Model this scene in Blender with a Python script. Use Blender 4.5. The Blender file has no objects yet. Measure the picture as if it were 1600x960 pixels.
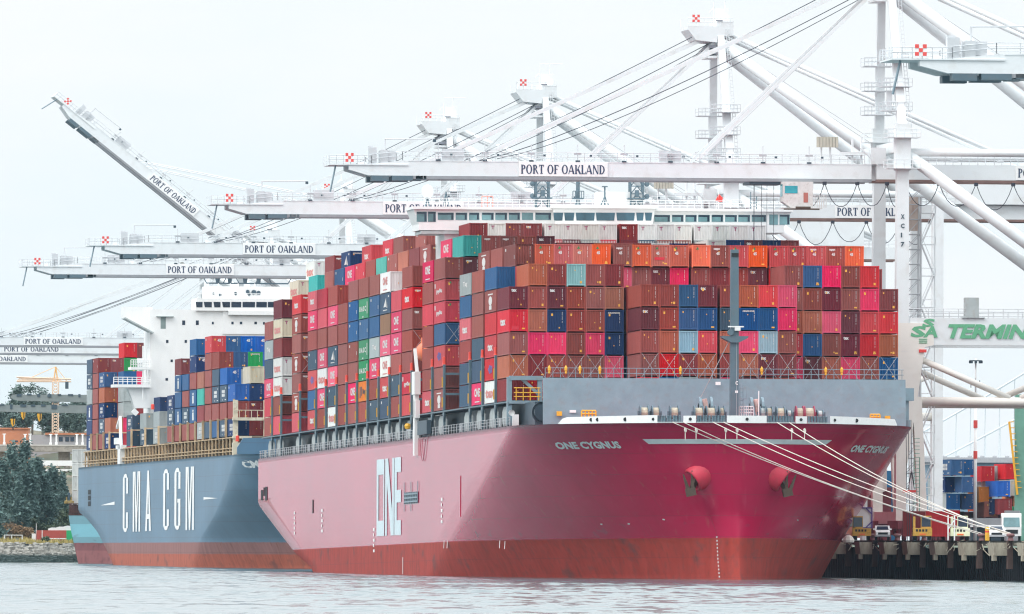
import bpy, math, random
from mathutils import Matrix, Vector
R = math.radians
sc = bpy.context.scene
COL = sc.collection
PI = math.pi
HAZE = 0.000016          # density of the air

# ------------------------------------------------------------------ camera
F, HY, ROLL, CAMZ = 18300.0, 847.0, 0.004, 4.6        # focal length and horizon in pixels of a 1600 px wide frame
cd = bpy.data.cameras.new('camera'); cam = bpy.data.objects.new('camera', cd); COL.objects.link(cam)
cr, sr = math.cos(ROLL), math.sin(ROLL)
cam.matrix_world = Matrix(((cr, -sr, 0, 0), (0, 0, -1, 0), (sr, cr, 0, CAMZ), (0, 0, 0, 1)))
cd.sensor_width = 36; cd.lens = 36 * F / 1600; cd.shift_y = (HY - 480) / 1600
cd.clip_start = 5; cd.clip_end = 40000
sc.camera = cam
# ------------------------------------------------------------------ sky, sun, exposure
SUN_EL, SUN_AZ = 42, 236          # degrees; azimuth measured from +Y clockwise (behind the camera, to its left)
w = bpy.data.worlds.new('World'); sc.world = w; w.use_nodes = True
N, L = w.node_tree.nodes, w.node_tree.links
N.clear()
o_ = N.new('ShaderNodeOutputWorld'); bg = N.new('ShaderNodeBackground'); bg.inputs[1].default_value = 0.08
sky = N.new('ShaderNodeTexSky'); sky.sky_type = 'NISHITA'; sky.sun_disc = False
sky.sun_elevation = R(SUN_EL); sky.sun_rotation = R(SUN_AZ)
tc = N.new('ShaderNodeTexCoord'); sep = N.new('ShaderNodeSeparateXYZ'); L.new(tc.outputs['Generated'], sep.inputs[0])
mp = N.new('ShaderNodeMapping'); mp.inputs['Scale'].default_value = (9, 9, 34); L.new(tc.outputs['Generated'], mp.inputs[0])
nz = N.new('ShaderNodeTexNoise'); nz.inputs['Scale'].default_value = 1.6; nz.inputs['Detail'].default_value = 5; L.new(mp.outputs[0], nz.inputs['Vector'])
rp = N.new('ShaderNodeValToRGB'); e = rp.color_ramp.elements
e[0].position = 0.36; e[0].color = (0.86, 0.945, 0.985, 1); e[1].position = 0.64; e[1].color = (0.965, 0.98, 1.0, 1)
L.new(nz.outputs['Fac'], rp.inputs[0])
mr = N.new('ShaderNodeMapRange'); mr.inputs[1].default_value = 0.06; mr.inputs[2].default_value = 0.9   # overcast: brighter overhead than at the horizon
mr.inputs[3].default_value = 1.0; mr.inputs[4].default_value = 2.7; L.new(sep.outputs['Z'], mr.inputs[0])
cl = N.new('ShaderNodeBackground'); L.new(rp.outputs[0], cl.inputs[0]); L.new(mr.outputs[0], cl.inputs[1])
mx = N.new('ShaderNodeMixShader'); mx.inputs[0].default_value = 0.93
L.new(sky.outputs[0], bg.inputs[0]); L.new(bg.outputs[0], mx.inputs[1]); L.new(cl.outputs[0], mx.inputs[2]); L.new(mx.outputs[0], o_.inputs[0])
sd = bpy.data.lights.new('sun', 'SUN'); sd.energy = 1.25; sd.angle = R(16); sd.color = (1, 0.96, 0.9)
so = bpy.data.objects.new('sun', sd); COL.objects.link(so)
az = R(SUN_AZ); sdir = Vector((math.sin(az) * math.cos(R(SUN_EL)), math.cos(az) * math.cos(R(SUN_EL)), math.sin(R(SUN_EL))))
so.rotation_euler = sdir.to_track_quat('Z', 'Y').to_euler()
vs = sc.view_settings; vs.view_transform = 'Standard'; vs.look = 'None'; vs.gamma = 1; vs.use_curve_mapping = False; vs.exposure = 0.10
sc.render.engine = 'CYCLES'
cy = sc.cycles; cy.use_denoising = True; cy.max_bounces = 6; cy.diffuse_bounces = 3; cy.glossy_bounces = 3; cy.transparent_max_bounces = 8; cy.volume_bounces = 0
cy.use_adaptive_sampling = True; cy.adaptive_threshold = 0.02
sc.cycles.filter_width = 1.2

def P(px, py, Y):
    a, b = (px - 800) / F, (HY - py) / F
    return Vector((Y * (a * cr - b * sr), Y, CAMZ + Y * (a * sr + b * cr)))
CAM = Vector((0, 0, CAMZ))
def on_plane(Minv, px, py, axis, val):
    """where the sight line through a photo pixel meets a plane of a ship's or the quay's own frame"""
    a = Minv @ CAM; b = Minv @ P(px, py, 1000.0)
    k = (val - a[axis]) / (b[axis] - a[axis])
    return a + (b - a) * k

# ------------------------------------------------------------------ helpers
class MB:
    def __init__(s): s.v = []; s.f = []; s.c = []
    def add(s, vs, fs):
        n = len(s.v); s.v += [tuple(x) for x in vs]; s.f += [tuple(i + n for i in f) for f in fs]; return s
    def bx(s, x0, x1, y0, y1, z0, z1):
        return s.add([(x0, y0, z0), (x1, y0, z0), (x1, y1, z0), (x0, y1, z0), (x0, y0, z1), (x1, y0, z1), (x1, y1, z1), (x0, y1, z1)],
                     [(0, 3, 2, 1), (4, 5, 6, 7), (0, 1, 5, 4), (1, 2, 6, 5), (2, 3, 7, 6), (3, 0, 4, 7)])
    def tube(s, p, q, r, n=6, r2=None):
        p, q = Vector(p), Vector(q); d = (q - p)
        if d.length < 1e-6: return s
        d.normalize(); a = d.orthogonal().normalized(); b = d.cross(a); r2 = r if r2 is None else r2
        vs = []
        for c, rr in ((p, r), (q, r2)):
            for i in range(n):
                t = 2 * PI * (i + .5) / n; vs.append(c + a * math.cos(t) * rr + b * math.sin(t) * rr)
        return s.add(vs, [(i, (i + 1) % n, n + (i + 1) % n, n + i) for i in range(n)] + [tuple(range(n - 1, -1, -1)), tuple(range(n, 2 * n))])
    def line(s, pts, r, n=5):
        for a, b in zip(pts[:-1], pts[1:]): s.tube(a, b, r, n)
        return s
    def bar(s, p, q, wd, ht, up=(0, 0, 1), wd2=None, ht2=None):
        p, q = Vector(p), Vector(q); d = (q - p).normalized(); sd_ = d.cross(Vector(up))
        if sd_.length < 1e-4: sd_ = d.cross(Vector((0, 1, 0)))
        sd_.normalize(); u = sd_.cross(d); vs = []
        for c, W, H in ((p, wd, ht), (q, wd2 or wd, ht2 or ht)):
            for i, j in ((-1, -1), (1, -1), (1, 1), (-1, 1)): vs.append(c + sd_ * (i * W / 2) + u * (j * H / 2))
        return s.add(vs, [(0, 1, 2, 3), (7, 6, 5, 4), (0, 4, 5, 1), (1, 5, 6, 2), (2, 6, 7, 3), (3, 7, 4, 0)])
    def prism(s, poly, d0, d1, axis='y'):
        n = len(poly)
        f = {'y': lambda a, b, d: (a, d, b), 'x': lambda a, b, d: (d, a, b), 'z': lambda a, b, d: (a, b, d)}[axis]
        vs = [f(a, b, d0) for a, b in poly] + [f(a, b, d1) for a, b in poly]
        return s.add(vs, [tuple(range(n)), tuple(range(2 * n - 1, n - 1, -1))] + [(i, n + i, n + (i + 1) % n, (i + 1) % n) for i in range(n)])
    def lathe(s, prof, c=(0, 0, 0), ax=(0, 0, 1), n=12):
        ax = Vector(ax).normalized(); a = ax.orthogonal().normalized(); b = ax.cross(a); c = Vector(c); vs = []; fs = []
        for r, h in prof:
            for i in range(n):
                t = 2 * PI * i / n; vs.append(c + ax * h + a * (r * math.cos(t)) + b * (r * math.sin(t)))
        for k in range(len(prof) - 1):
            for i in range(n): fs.append((k * n + i, k * n + (i + 1) % n, (k + 1) * n + (i + 1) % n, (k + 1) * n + i))
        return s.add(vs, fs)
    def quad(s, a, b, c, d): return s.add([a, b, c, d], [(0, 1, 2, 3)])
    def build(s, name, m, parent=None, loc=None, smooth=False, mat=None):
        me = bpy.data.meshes.new(name); me.from_pydata(s.v, [], s.f); me.update()
        if smooth:
            for p in me.polygons: p.use_smooth = True
        me.materials.append(m); o = bpy.data.objects.new(name, me); COL.objects.link(o)
        if parent: o.parent = parent
        if loc is not None: o.location = loc
        if mat is not None: o.matrix_world = mat
        return o
def tag(o, label=None, cat=None, group=None, kind=None):
    if label: o['label'] = label
    if cat: o['category'] = cat
    if group: o['group'] = group
    if kind: o['kind'] = kind
    return o
def thing(name, label, cat, mat=None, group=None):
    o = bpy.data.objects.new(name, None); COL.objects.link(o); o.empty_display_size = 2
    if mat is not None: o.matrix_world = mat
    return tag(o, label, cat, group)
def copy_obj(o, parent=None):
    c = o.copy(); COL.objects.link(c)
    if parent: c.parent = parent
    return c
def copy_tree(o, parent=None):
    c = copy_obj(o, parent)
    for ch in list(o.children): copy_tree(ch, c)
    return c

# ------------------------------------------------------------------ materials
def mat(name, col, rough=.55, var=.18, scale=.6, stretch=(1, 1, 1), spec=.5, metal=0, dirt=None, dirt_amt=0., bump=0.):
    m = bpy.data.materials.new(name); m.use_nodes = True; n, l = m.node_tree.nodes, m.node_tree.links
    b = n['Principled BSDF']; b.inputs['Roughness'].default_value = rough; b.inputs['Metallic'].default_value = metal
    b.inputs['Specular IOR Level'].default_value = spec
    t = n.new('ShaderNodeTexCoord'); mp = n.new('ShaderNodeMapping'); mp.inputs['Scale'].default_value = stretch
    l.new(t.outputs['Object'], mp.inputs[0])
    z = n.new('ShaderNodeTexNoise'); z.inputs['Scale'].default_value = scale; z.inputs['Detail'].default_value = 6; z.inputs['Roughness'].default_value = .65
    l.new(mp.outputs[0], z.inputs['Vector'])
    r = n.new('ShaderNodeValToRGB'); e = r.color_ramp.elements
    e[0].position = .3; e[1].position = .7
    e[0].color = tuple(c * (1 - var) for c in col) + (1,); e[1].color = tuple(min(1, c * (1 + var)) for c in col) + (1,)
    l.new(z.outputs['Fac'], r.inputs[0]); out = r.outputs[0]
    if dirt:
        z2 = n.new('ShaderNodeTexNoise'); z2.inputs['Scale'].default_value = scale * 2.3; z2.inputs['Detail'].default_value = 8; l.new(mp.outputs[0], z2.inputs['Vector'])
        r2 = n.new('ShaderNodeMapRange'); r2.inputs[1].default_value = .52; r2.inputs[2].default_value = .75; r2.inputs[4].default_value = dirt_amt; l.new(z2.outputs['Fac'], r2.inputs[0])
        x = n.new('ShaderNodeMix'); x.data_type = 'RGBA'; l.new(r2.outputs[0], x.inputs[0]); l.new(out, x.inputs[6]); x.inputs[7].default_value = tuple(dirt) + (1,); out = x.outputs[2]
    l.new(out, b.inputs['Base Color'])
    if bump:
        bp = n.new('ShaderNodeBump'); bp.inputs['Strength'].default_value = bump; l.new(z.outputs['Fac'], bp.inputs['Height']); l.new(bp.outputs[0], b.inputs['Normal'])
    return m
M = {}
M['white'] = mat('white_paint', (.82, .82, .81), .45, .035, .5, (1, 1, .3), dirt=(.55, .47, .38), dirt_amt=.10)
M['crane_white'] = mat('crane_white_paint', (.77, .80, .81), .4, .03, .25, dirt=(.52, .47, .42), dirt_amt=.30)
M['crane_cream'] = mat('crane_lower_paint', (.80, .76, .70), .5, .05, .25, dirt=(.55, .48, .4), dirt_amt=.25)
M['steel'] = mat('ship_blue_grey_paint', (.21, .29, .34), .5, .1, .5, dirt=(.25, .16, .1), dirt_amt=.25)
M['steel_mid'] = mat('mid_blue_grey_paint', (.10, .155, .19), .5, .1, .6, dirt=(.2, .13, .09), dirt_amt=.25)
M['rail_pale'] = mat('pale_grey_rail_paint', (.60, .62, .64), .5, .08, 1)
M['steel_dark'] = mat('dark_steel_paint', (.045, .075, .10), .5, .15, .8)
M['steel_light'] = mat('light_grey_paint', (.42, .46, .46), .5, .1, .7, dirt=(.3, .2, .12), dirt_amt=.3)
M['rail_grey'] = mat('rail_galvanised', (.42, .43, .45), .4, .1, 2)
M['rust'] = mat('rust', (.085, .055, .038), .8, .35, 1.2, dirt=(.10, .05, .03), dirt_amt=.6)
M['rusty_frame'] = mat('rust_streaked_frame', (.52, .38, .23), .75, .3, .5, (1, 1, .35), dirt=(.20, .085, .03), dirt_amt=.85)
M['machine_yellow'] = mat('worn_machine_yellow', (.62, .34, .05), .5, .2, 1.2, dirt=(.1, .07, .04), dirt_amt=.5)
M['yellow'] = mat('yellow_paint', (.80, .42, .03), .45, .1, 2)
M['orange'] = mat('orange_paint', (.85, .16, .04), .4, .08, 2)
M['red'] = mat('red_paint', (.75, .05, .04), .45, .08, 2)
M['signal_red'] = mat('signal_red', (.80, .09, .08), .5, .06, 2)
M['black'] = mat('black_rubber', (.012, .013, .016), .7, .2, 2)
M['navy_ink'] = mat('navy_lettering', (.03, .05, .11), .5, .05, 3)
M['green_ink'] = mat('green_lettering', (.13, .42, .23), .5, .08, 3)
M['white_ink'] = mat('white_lettering', (.88, .88, .87), .5, .06, 3)
M['stencil'] = mat('worn_white_stencil', (.66, .63, .61), .6, .12, 2)
M['pale_ink'] = mat('pale_blue_lettering', (.60, .71, .75), .5, .06, 1)
M['silver_ink'] = mat('silver_grey_lettering', (.62, .68, .69), .5, .08, 1)
M['red_ink'] = mat('faded_red_lettering', (.62, .22, .2), .6, .1, 3)
M['purple_ink'] = mat('purple_lettering', (.30, .03, .12), .6, .1, 3)
M['black_ink'] = mat('black_lettering', (.03, .03, .04), .6, .1, 3)
M['label_orange'] = mat('orange_sticker', (.85, .42, .06), .6, .12, 3)
M['label_red'] = mat('red_patch', (.62, .02, .04), .6, .1, 3)
M['emblem_green'] = mat('green_emblem', (.03, .22, .07), .6, .1, 3)
M['violet'] = mat('violet_emblem', (.13, .08, .30), .6, .1, 3)
M['glass'] = mat('bridge_window_glass', (.13, .26, .28), .08, .7, .12, spec=.8)
M['glass_dark'] = mat('dark_window_glass', (.012, .025, .05), .1, .4, .3, spec=.7)
M['glass_teal'] = mat('teal_cab_glass', (.02, .32, .38), .1, .2, 1, spec=.7)
M['rope'] = mat('mooring_rope', (.72, .66, .60), .8, .12, 2)
M['wire'] = mat('wire_rope', (.035, .04, .06), .6, .2, 1)
M['rope_coil'] = mat('coiled_rope', (.45, .40, .31), .9, .25, 3)
M['concrete'] = mat('weathered_concrete', (.34, .31, .27), .9, .2, .6, dirt=(.12, .10, .08), dirt_amt=.6, bump=.2)
M['fender_concrete'] = mat('fender_concrete', (.36, .32, .25), .9, .22, .9, (1, 1, .4), dirt=(.12, .07, .05), dirt_amt=.6, bump=.2)
M['asphalt'] = mat('quay_asphalt', (.06, .06, .062), .9, .25, .3)
M['pile'] = mat('dark_piles', (.005, .008, .013), .7, .3, .6)  # near-black navy tone over the whole quay wall and its ribs
M['timber'] = mat('tarred_timber', (.11, .065, .055), .85, .3, 1.2, (1, 1, .3))
M['maroon'] = mat('maroon_paint', (.24, .045, .06), .5, .12, .8, dirt=(.09, .04, .03), dirt_amt=.4)
M['dull_grey'] = mat('grey_boom_paint', (.20, .23, .23), .6, .15, .4)
M['far_green'] = mat('green_crane_paint', (.15, .34, .26), .5, .15, .5)
M['tower_yellow'] = mat('yellow_crane_paint', (.80, .48, .18), .5, .1, 1)
M['brick_orange'] = mat('terracotta_cladding', (.52, .20, .10), .8, .15, .2)
M['barn_red'] = mat('red_cladding', (.42, .07, .05), .7, .12, .6)
M['barn_green'] = mat('green_cladding', (.02, .38, .14), .7, .12, .6)
M['lamp_red'] = mat('red_lamp_cap', (.85, .07, .04), .4, .05, 3)
M['hose'] = mat('dull_hose', (.30, .05, .09), .7, .1, 2)

def container_mat():
    m = bpy.data.materials.new('container_paint'); m.use_nodes = True; n, l = m.node_tree.nodes, m.node_tree.links; b = n['Principled BSDF']
    oi = n.new('ShaderNodeObjectInfo'); t = n.new('ShaderNodeTexCoord')
    add = n.new('ShaderNodeVectorMath'); add.operation = 'ADD'; l.new(t.outputs['Object'], add.inputs[0])
    sc_ = n.new('ShaderNodeVectorMath'); sc_.operation = 'SCALE'; sc_.inputs[0].default_value = (90, 40, 70); l.new(oi.outputs['Random'], sc_.inputs['Scale']); l.new(sc_.outputs[0], add.inputs[1])
    mp = n.new('ShaderNodeMapping'); mp.inputs['Scale'].default_value = (1, 1, .3); l.new(add.outputs[0], mp.inputs[0])
    z = n.new('ShaderNodeTexNoise'); z.inputs['Scale'].default_value = 1.1; z.inputs['Detail'].default_value = 7; z.inputs['Roughness'].default_value = .7; l.new(mp.outputs[0], z.inputs['Vector'])
    mr_ = n.new('ShaderNodeMapRange'); mr_.inputs[1].default_value = .3; mr_.inputs[2].default_value = .7; mr_.inputs[3].default_value = .84; mr_.inputs[4].default_value = 1.14; l.new(z.outputs['Fac'], mr_.inputs[0])
    hv = n.new('ShaderNodeHueSaturation'); l.new(oi.outputs['Color'], hv.inputs['Color']); l.new(mr_.outputs[0], hv.inputs['Value'])
    rv = n.new('ShaderNodeMapRange'); rv.inputs[3].default_value = .86; rv.inputs[4].default_value = 1.05; l.new(oi.outputs['Random'], rv.inputs[0]); l.new(rv.outputs[0], hv.inputs['Saturation'])
    z2 = n.new('ShaderNodeTexNoise'); z2.inputs['Scale'].default_value = 2.2; z2.inputs['Detail'].default_value = 9; l.new(mp.outputs[0], z2.inputs['Vector'])
    r2 = n.new('ShaderNodeMapRange'); r2.inputs[1].default_value = .6; r2.inputs[2].default_value = .76; r2.inputs[4].default_value = .3; l.new(z2.outputs['Fac'], r2.inputs[0])
    x = n.new('ShaderNodeMix'); x.data_type = 'RGBA'; l.new(r2.outputs[0], x.inputs[0]); l.new(hv.outputs[0], x.inputs[6]); x.inputs[7].default_value = (.17, .085, .05, 1)
    l.new(x.outputs[2], b.inputs['Base Color']); b.inputs['Roughness'].default_value = .55; b.inputs['Specular IOR Level'].default_value = .16
    return m
M['container'] = container_mat()

def hull_mat(name, up, boot, zl, zl2=None, boot2=None, rust=.35, rough=.27, coat=.5, stain=.0, spec=.10):
    m = bpy.data.materials.new(name); m.use_nodes = True; n, l = m.node_tree.nodes, m.node_tree.links; b = n['Principled BSDF']
    t = n.new('ShaderNodeTexCoord'); sp = n.new('ShaderNodeSeparateXYZ'); l.new(t.outputs['Object'], sp.inputs[0])
    def noise(scale, st, det=6):
        mp = n.new('ShaderNodeMapping'); mp.inputs['Scale'].default_value = st; l.new(t.outputs['Object'], mp.inputs[0])
        z = n.new('ShaderNodeTexNoise'); z.inputs['Scale'].default_value = scale; z.inputs['Detail'].default_value = det; l.new(mp.outputs[0], z.inputs['Vector']); return z.outputs['Fac']
    def rng(v, a, b_, c, d):
        r = n.new('ShaderNodeMapRange'); r.inputs[1].default_value = a; r.inputs[2].default_value = b_; r.inputs[3].default_value = c; r.inputs[4].default_value = d; l.new(v, r.inputs[0]); return r.outputs[0]
    def mixc(f, a, b_):
        x = n.new('ShaderNodeMix'); x.data_type = 'RGBA'; l.new(f, x.inputs[0])
        for s_, v in ((6, a), (7, b_)):
            if isinstance(v, tuple): x.inputs[s_].default_value = v + (1,)
            else: l.new(v, x.inputs[s_])
        return x.outputs[2]
    def mul(a, b_):
        x = n.new('ShaderNodeMath'); x.operation = 'MULTIPLY'; l.new(a, x.inputs[0])
        if isinstance(b_, float): x.inputs[1].default_value = b_
        else: l.new(b_, x.inputs[1])
        return x.outputs[0]
    streak = noise(.5, (1, 1, .06)); broad = noise(.05, (1, 1, 1.6)); fine = noise(1.3, (1, 1, .5), 8)
    dk = lambda c, k: tuple(x * k for x in c)
    upc = mixc(rng(broad, .35, .65, 0, 1), dk(up, .88), dk(up, 1.1)); upc = mixc(rng(streak, .5, .72, 0, .30), upc, dk(up, .66))
    upc = mixc(rng(fine, .66, .8, 0, stain), upc, (.16, .12, .11))
    run = noise(.8, (1, 1, .035), 4); upc = mixc(rng(run, .66, .78, 0, .30), upc, (.30, .15, .10)); upc = mixc(rng(noise(.6, (1, 1, .05), 3), .68, .8, 0, .05), upc, (.75, .62, .64))
    scf = mul(rng(sp.outputs['Z'], zl + 4, zl, 0, 1), rng(noise(.35, (1, 1, 2.2), 7), .60, .68, 0, .5)); upc = mixc(scf, upc, (.13, .07, .09))
    bt = mixc(rng(streak, .35, .65, 0, 1), dk(boot, .88), dk(boot, 1.1)); bt = mixc(mul(rng(fine, .5, .68, 0, 1), rust), bt, (.07, .05, .045))
    bt = mixc(rng(noise(.16, (1, 1, 2), 7), .58, .68, 0, .55), bt, (.09, .06, .06))
    wob = n.new('ShaderNodeMath'); wob.operation = 'MULTIPLY_ADD'; l.new(fine, wob.inputs[0]); wob.inputs[1].default_value = .25; l.new(sp.outputs['Z'], wob.inputs[2])
    if zl2 is not None:
        b2c = mixc(rng(streak, .3, .7, 0, 1), dk(boot2, .8), dk(boot2, 1.15)); b2c = mixc(rng(run, .6, .7, 0, .55), b2c, (.20, .075, .035))
        upc = mixc(rng(wob.outputs[0], zl2 + .1, zl2 + .2, 0, 1), b2c, upc)
    colr = mixc(rng(wob.outputs[0], zl + .1, zl + .17, 0, 1), bt, upc)
    scum = n.new('ShaderNodeMath'); scum.operation = 'MULTIPLY_ADD'; l.new(fine, scum.inputs[0]); scum.inputs[1].default_value = .9; l.new(sp.outputs['Z'], scum.inputs[2])
    br = n.new('ShaderNodeTexBrick'); mpb = n.new('ShaderNodeMapping'); mpb.inputs['Rotation'].default_value = (R(90), 0, R(90)); l.new(t.outputs['Object'], mpb.inputs[0])
    cb = n.new('ShaderNodeCombineXYZ'); l.new(sp.outputs['Y'], cb.inputs[0]); l.new(sp.outputs['Z'], cb.inputs[1]); l.new(cb.outputs[0], br.inputs['Vector'])
    br.inputs['Scale'].default_value = 1; br.inputs['Mortar Size'].default_value = .045; br.inputs['Brick Width'].default_value = 12; br.inputs['Row Height'].default_value = 2.6
    colr = mixc(mul(br.outputs['Fac'], .30), colr, (.10, .05, .06))
    l.new(colr, b.inputs['Base Color']); b.inputs['Roughness'].default_value = rough
    up_ = rng(wob.outputs[0], (zl2 or zl) + .1, (zl2 or zl) + .2, 0, 1); l.new(rng(up_, 0, 1, .62, rough), b.inputs['Roughness']); l.new(rng(up_, 0, 1, .0, coat), b.inputs['Coat Weight']); l.new(rng(up_, 0, 1, .1, spec), b.inputs['Specular IOR Level'])
    bp = n.new('ShaderNodeBump'); bp.inputs['Strength'].default_value = .05; bp.inputs['Distance'].default_value = .12; l.new(noise(.28, (1, .5, 1), 2), bp.inputs['Height']); l.new(bp.outputs[0], b.inputs['Normal'])
    b.inputs['Coat Roughness'].default_value = .1
    return m

# ------------------------------------------------------------------ lettering
_tc = {}
def text2d(s):
    """flat outlines of a word, scaled to height 1 and width in proportion: (verts, faces, width)"""
    if s not in _tc:
        cu = bpy.data.curves.new('t', 'FONT'); cu.body = s; cu.offset = .045; cu.resolution_u = 2
        ob = bpy.data.objects.new('t', cu); COL.objects.link(ob)
        me = bpy.data.meshes.new_from_object(ob)
        v = [tuple(x.co) for x in me.vertices]; f = [tuple(p.vertices) for p in me.polygons]
        bpy.data.objects.remove(ob); bpy.data.curves.remove(cu); bpy.data.meshes.remove(me)
        x0, x1 = min(a[0] for a in v), max(a[0] for a in v); y0, y1 = min(a[1] for a in v), max(a[1] for a in v)
        h = y1 - y0
        _tc[s] = ([((a[0] - x0) / h, (a[1] - y0) / h) for a in v], f, (x1 - x0) / h)
    return _tc[s]
def put_text(mb, s, fn, wd=None, ht=1.0):
    """fn(u,v) -> 3D; the word spans u in [0,wd], v in [0,ht]"""
    v, f, W = text2d(s); kx = (wd / W) if wd else ht
    return mb.add([fn(a * kx, b * ht) for a, b in v], f)
def _ring(cx, cy, rx, ry, tx, ty, a0, a1, n=14):
    q = []
    for i in range(n):
        t0, t1 = a0 + (a1 - a0) * i / n, a0 + (a1 - a0) * (i + 1) / n
        g = lambda t, x, y: (cx + x * math.cos(t), cy + y * math.sin(t))
        q.append([g(t0, rx, ry), g(t1, rx, ry), g(t1, rx - tx, ry - ty), g(t0, rx - tx, ry - ty)])
    return q
def _rc(x0, x1, y0, y1): return [[(x0, y0), (x1, y0), (x1, y1), (x0, y1)]]
def _st(x): return _rc(x - .02, x + .18, 0, 1) + _rc(x - .08, x - .02, 0, .07) + _rc(x + .18, x + .24, 0, .07) + _rc(x - .08, x - .02, .93, 1)
SERIF = {
 'P': (.66, _st(.09) + _ring(.27, .735, .36, .265, .19, .09, -PI / 2, PI / 2)),
 'O': (.86, _ring(.42, .5, .42, .52, .20, .08, 0, 2 * PI, 26)),
 'R': (.78, _st(.09) + _ring(.27, .745, .33, .255, .19, .09, -PI / 2, PI / 2) + [[(.30, .49), (.47, .49), (.80, 0), (.61, 0)]]),
 'T': (.72, _rc(.26, .46, 0, .91) + _rc(.02, .70, .91, 1) + _rc(.02, .09, .74, .91) + _rc(.63, .70, .74, .91) + _rc(.18, .26, 0, .07) + _rc(.46, .54, 0, .07)),
 'F': (.62, _st(.09) + _rc(.27, .62, .91, 1) + _rc(.55, .62, .76, .91) + _rc(.27, .48, .47, .56)),
 'A': (.82, [[(-.02, 0), (.09, 0), (.43, 1), (.34, 1)], [(.34, 1), (.5, 1), (.84, 0), (.60, 0)]] + _rc(.17, .58, .27, .36)),
 'K': (.82, _st(.09) + [[(.27, .38), (.37, .38), (.76, 1), (.64, 1)], [(.34, .5), (.48, .68), (.88, 0), (.64, 0)]]),
 'L': (.64, _st(.09) + _rc(.27, .63, 0, .09) + _rc(.55, .63, .09, .27)),
 'N': (.86, _rc(.08, .17, 0, .93) + _rc(.71, .80, .07, 1) + [[(.02, 1), (.25, 1), (.80, 0), (.64, 0)]] + _rc(.02, .24, 0, .05) + _rc(.62, .86, .95, 1)),
 'D': (.82, _st(.09) + _ring(.27, .5, .50, .5, .20, .09, -PI / 2, PI / 2, 18)),
 ' ': (.34, [])}
def put_serif(mb, s, fn, wd, ht):
    tot = sum(SERIF[c][0] + .06 for c in s); k = wd / tot; x = 0; i = 0
    for c in s:
        for q in SERIF[c][1]:
            i += 1
            mb.add([fn((x + a) * k, b * ht, i % 7 * .002) for a, b in q], [(0, 1, 2, 3)])
        x += SERIF[c][0] + .06
    return mb

# ================================================================== frames
def ship_frame(vx, vy, corner_px, corner_local):
    dx = (vx - 800) - ROLL * (HY - vy); dy = (HY - vy) + ROLL * (vx - 800)
    u = Vector((dx, F, dy)).normalized(); v = Vector((u.y, -u.x, 0)).normalized(); wv = v.cross(u)
    m3 = Matrix((v, u, wv)).transposed(); o = P(*corner_px) - m3 @ Vector(corner_local)
    return Matrix.Translation(o) @ m3.to_4x4()
SHIP = ship_frame(-1470, 962, (794.5, 591, 1494), (-25.2, 0, 25.5))     # magenta ship: x to the quay side, y aft, z up; origin under the first stack's face
SHIPI = SHIP.inverted()
YAW = math.atan2(2269.5, F)
VQ = Vector((math.cos(YAW), math.sin(YAW), 0)); UQ = Vector((-math.sin(YAW), math.cos(YAW), 0))
QUAY = Matrix.Rotation(YAW, 4, 'Z'); QUAYI = QUAY.inverted()            # x across the quay, y along it
def Q(l, d, z): return VQ * l + UQ * d + Vector((0, 0, z))
SH2 = ship_frame(-1380, 857, (366.6, 681.8, 1953), (-23.4, 0, 22.0))
SH2I = SH2.inverted()

# ================================================================== water and land
WAVE = .88
def water_mat():
    m = bpy.data.materials.new('harbour_water'); m.use_nodes = True; n, l = m.node_tree.nodes, m.node_tree.links; b = n['Principled BSDF']
    b.inputs['Base Color'].default_value = (.085, .125, .135, 1); b.inputs['Roughness'].default_value = .12; b.inputs['IOR'].default_value = 1.36
    t = n.new('ShaderNodeTexCoord')
    def nz_(scale, st, det, off=0):
        mp = n.new('ShaderNodeMapping'); mp.inputs['Scale'].default_value = st; mp.inputs['Location'].default_value = (off, off * 2, 0); l.new(t.outputs['Object'], mp.inputs[0])
        z = n.new('ShaderNodeTexNoise'); z.inputs['Scale'].default_value = scale; z.inputs['Detail'].default_value = det; z.inputs['Roughness'].default_value = .6; l.new(mp.outputs[0], z.inputs['Vector']); return z.outputs['Fac']
    def mth(op, a, b_):
        x = n.new('ShaderNodeMath'); x.operation = op
        for k, v in enumerate((a, b_)):
            if isinstance(v, (int, float)): x.inputs[k].default_value = v
            else: l.new(v, x.inputs[k])
        return x.outputs[0]
    rip1 = nz_(1.0, (.55, .05, 1), 4); rip2 = nz_(1.0, (.14, .016, 1), 2, 11); ripple = mth('ADD', mth('MULTIPLY', rip1, .62), mth('MULTIPLY', rip2, .38)); side_ = nz_(1.0, (.4, .06, 1), 3, 7); calm = nz_(1.0, (.012, .006, 1), 3, 3)
    cm = n.new('ShaderNodeMapRange'); cm.inputs[1].default_value = .38; cm.inputs[2].default_value = .62; cm.inputs[3].default_value = .35; cm.inputs[4].default_value = 1; l.new(calm, cm.inputs[0])
    ny = mth('MULTIPLY', mth('SUBTRACT', ripple, .585), cm.outputs[0]); ny = mth('MULTIPLY', ny, WAVE * 1.35); nx = mth('MULTIPLY', mth('SUBTRACT', side_, .5), WAVE * .4)
    cb = n.new('ShaderNodeCombineXYZ'); l.new(nx, cb.inputs[0]); l.new(ny, cb.inputs[1]); cb.inputs[2].default_value = 1
    nn = n.new('ShaderNodeVectorMath'); nn.operation = 'NORMALIZE'; l.new(cb.outputs[0], nn.inputs[0]); l.new(nn.outputs[0], b.inputs['Normal'])
    return m
wm = MB().add([(-9000, -600, 0), (9000, -600, 0), (9000, 16000, 0), (-9000, 16000, 0)], [(0, 1, 2, 3)])
tag(wm.build('water', water_mat()), kind='structure')

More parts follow.
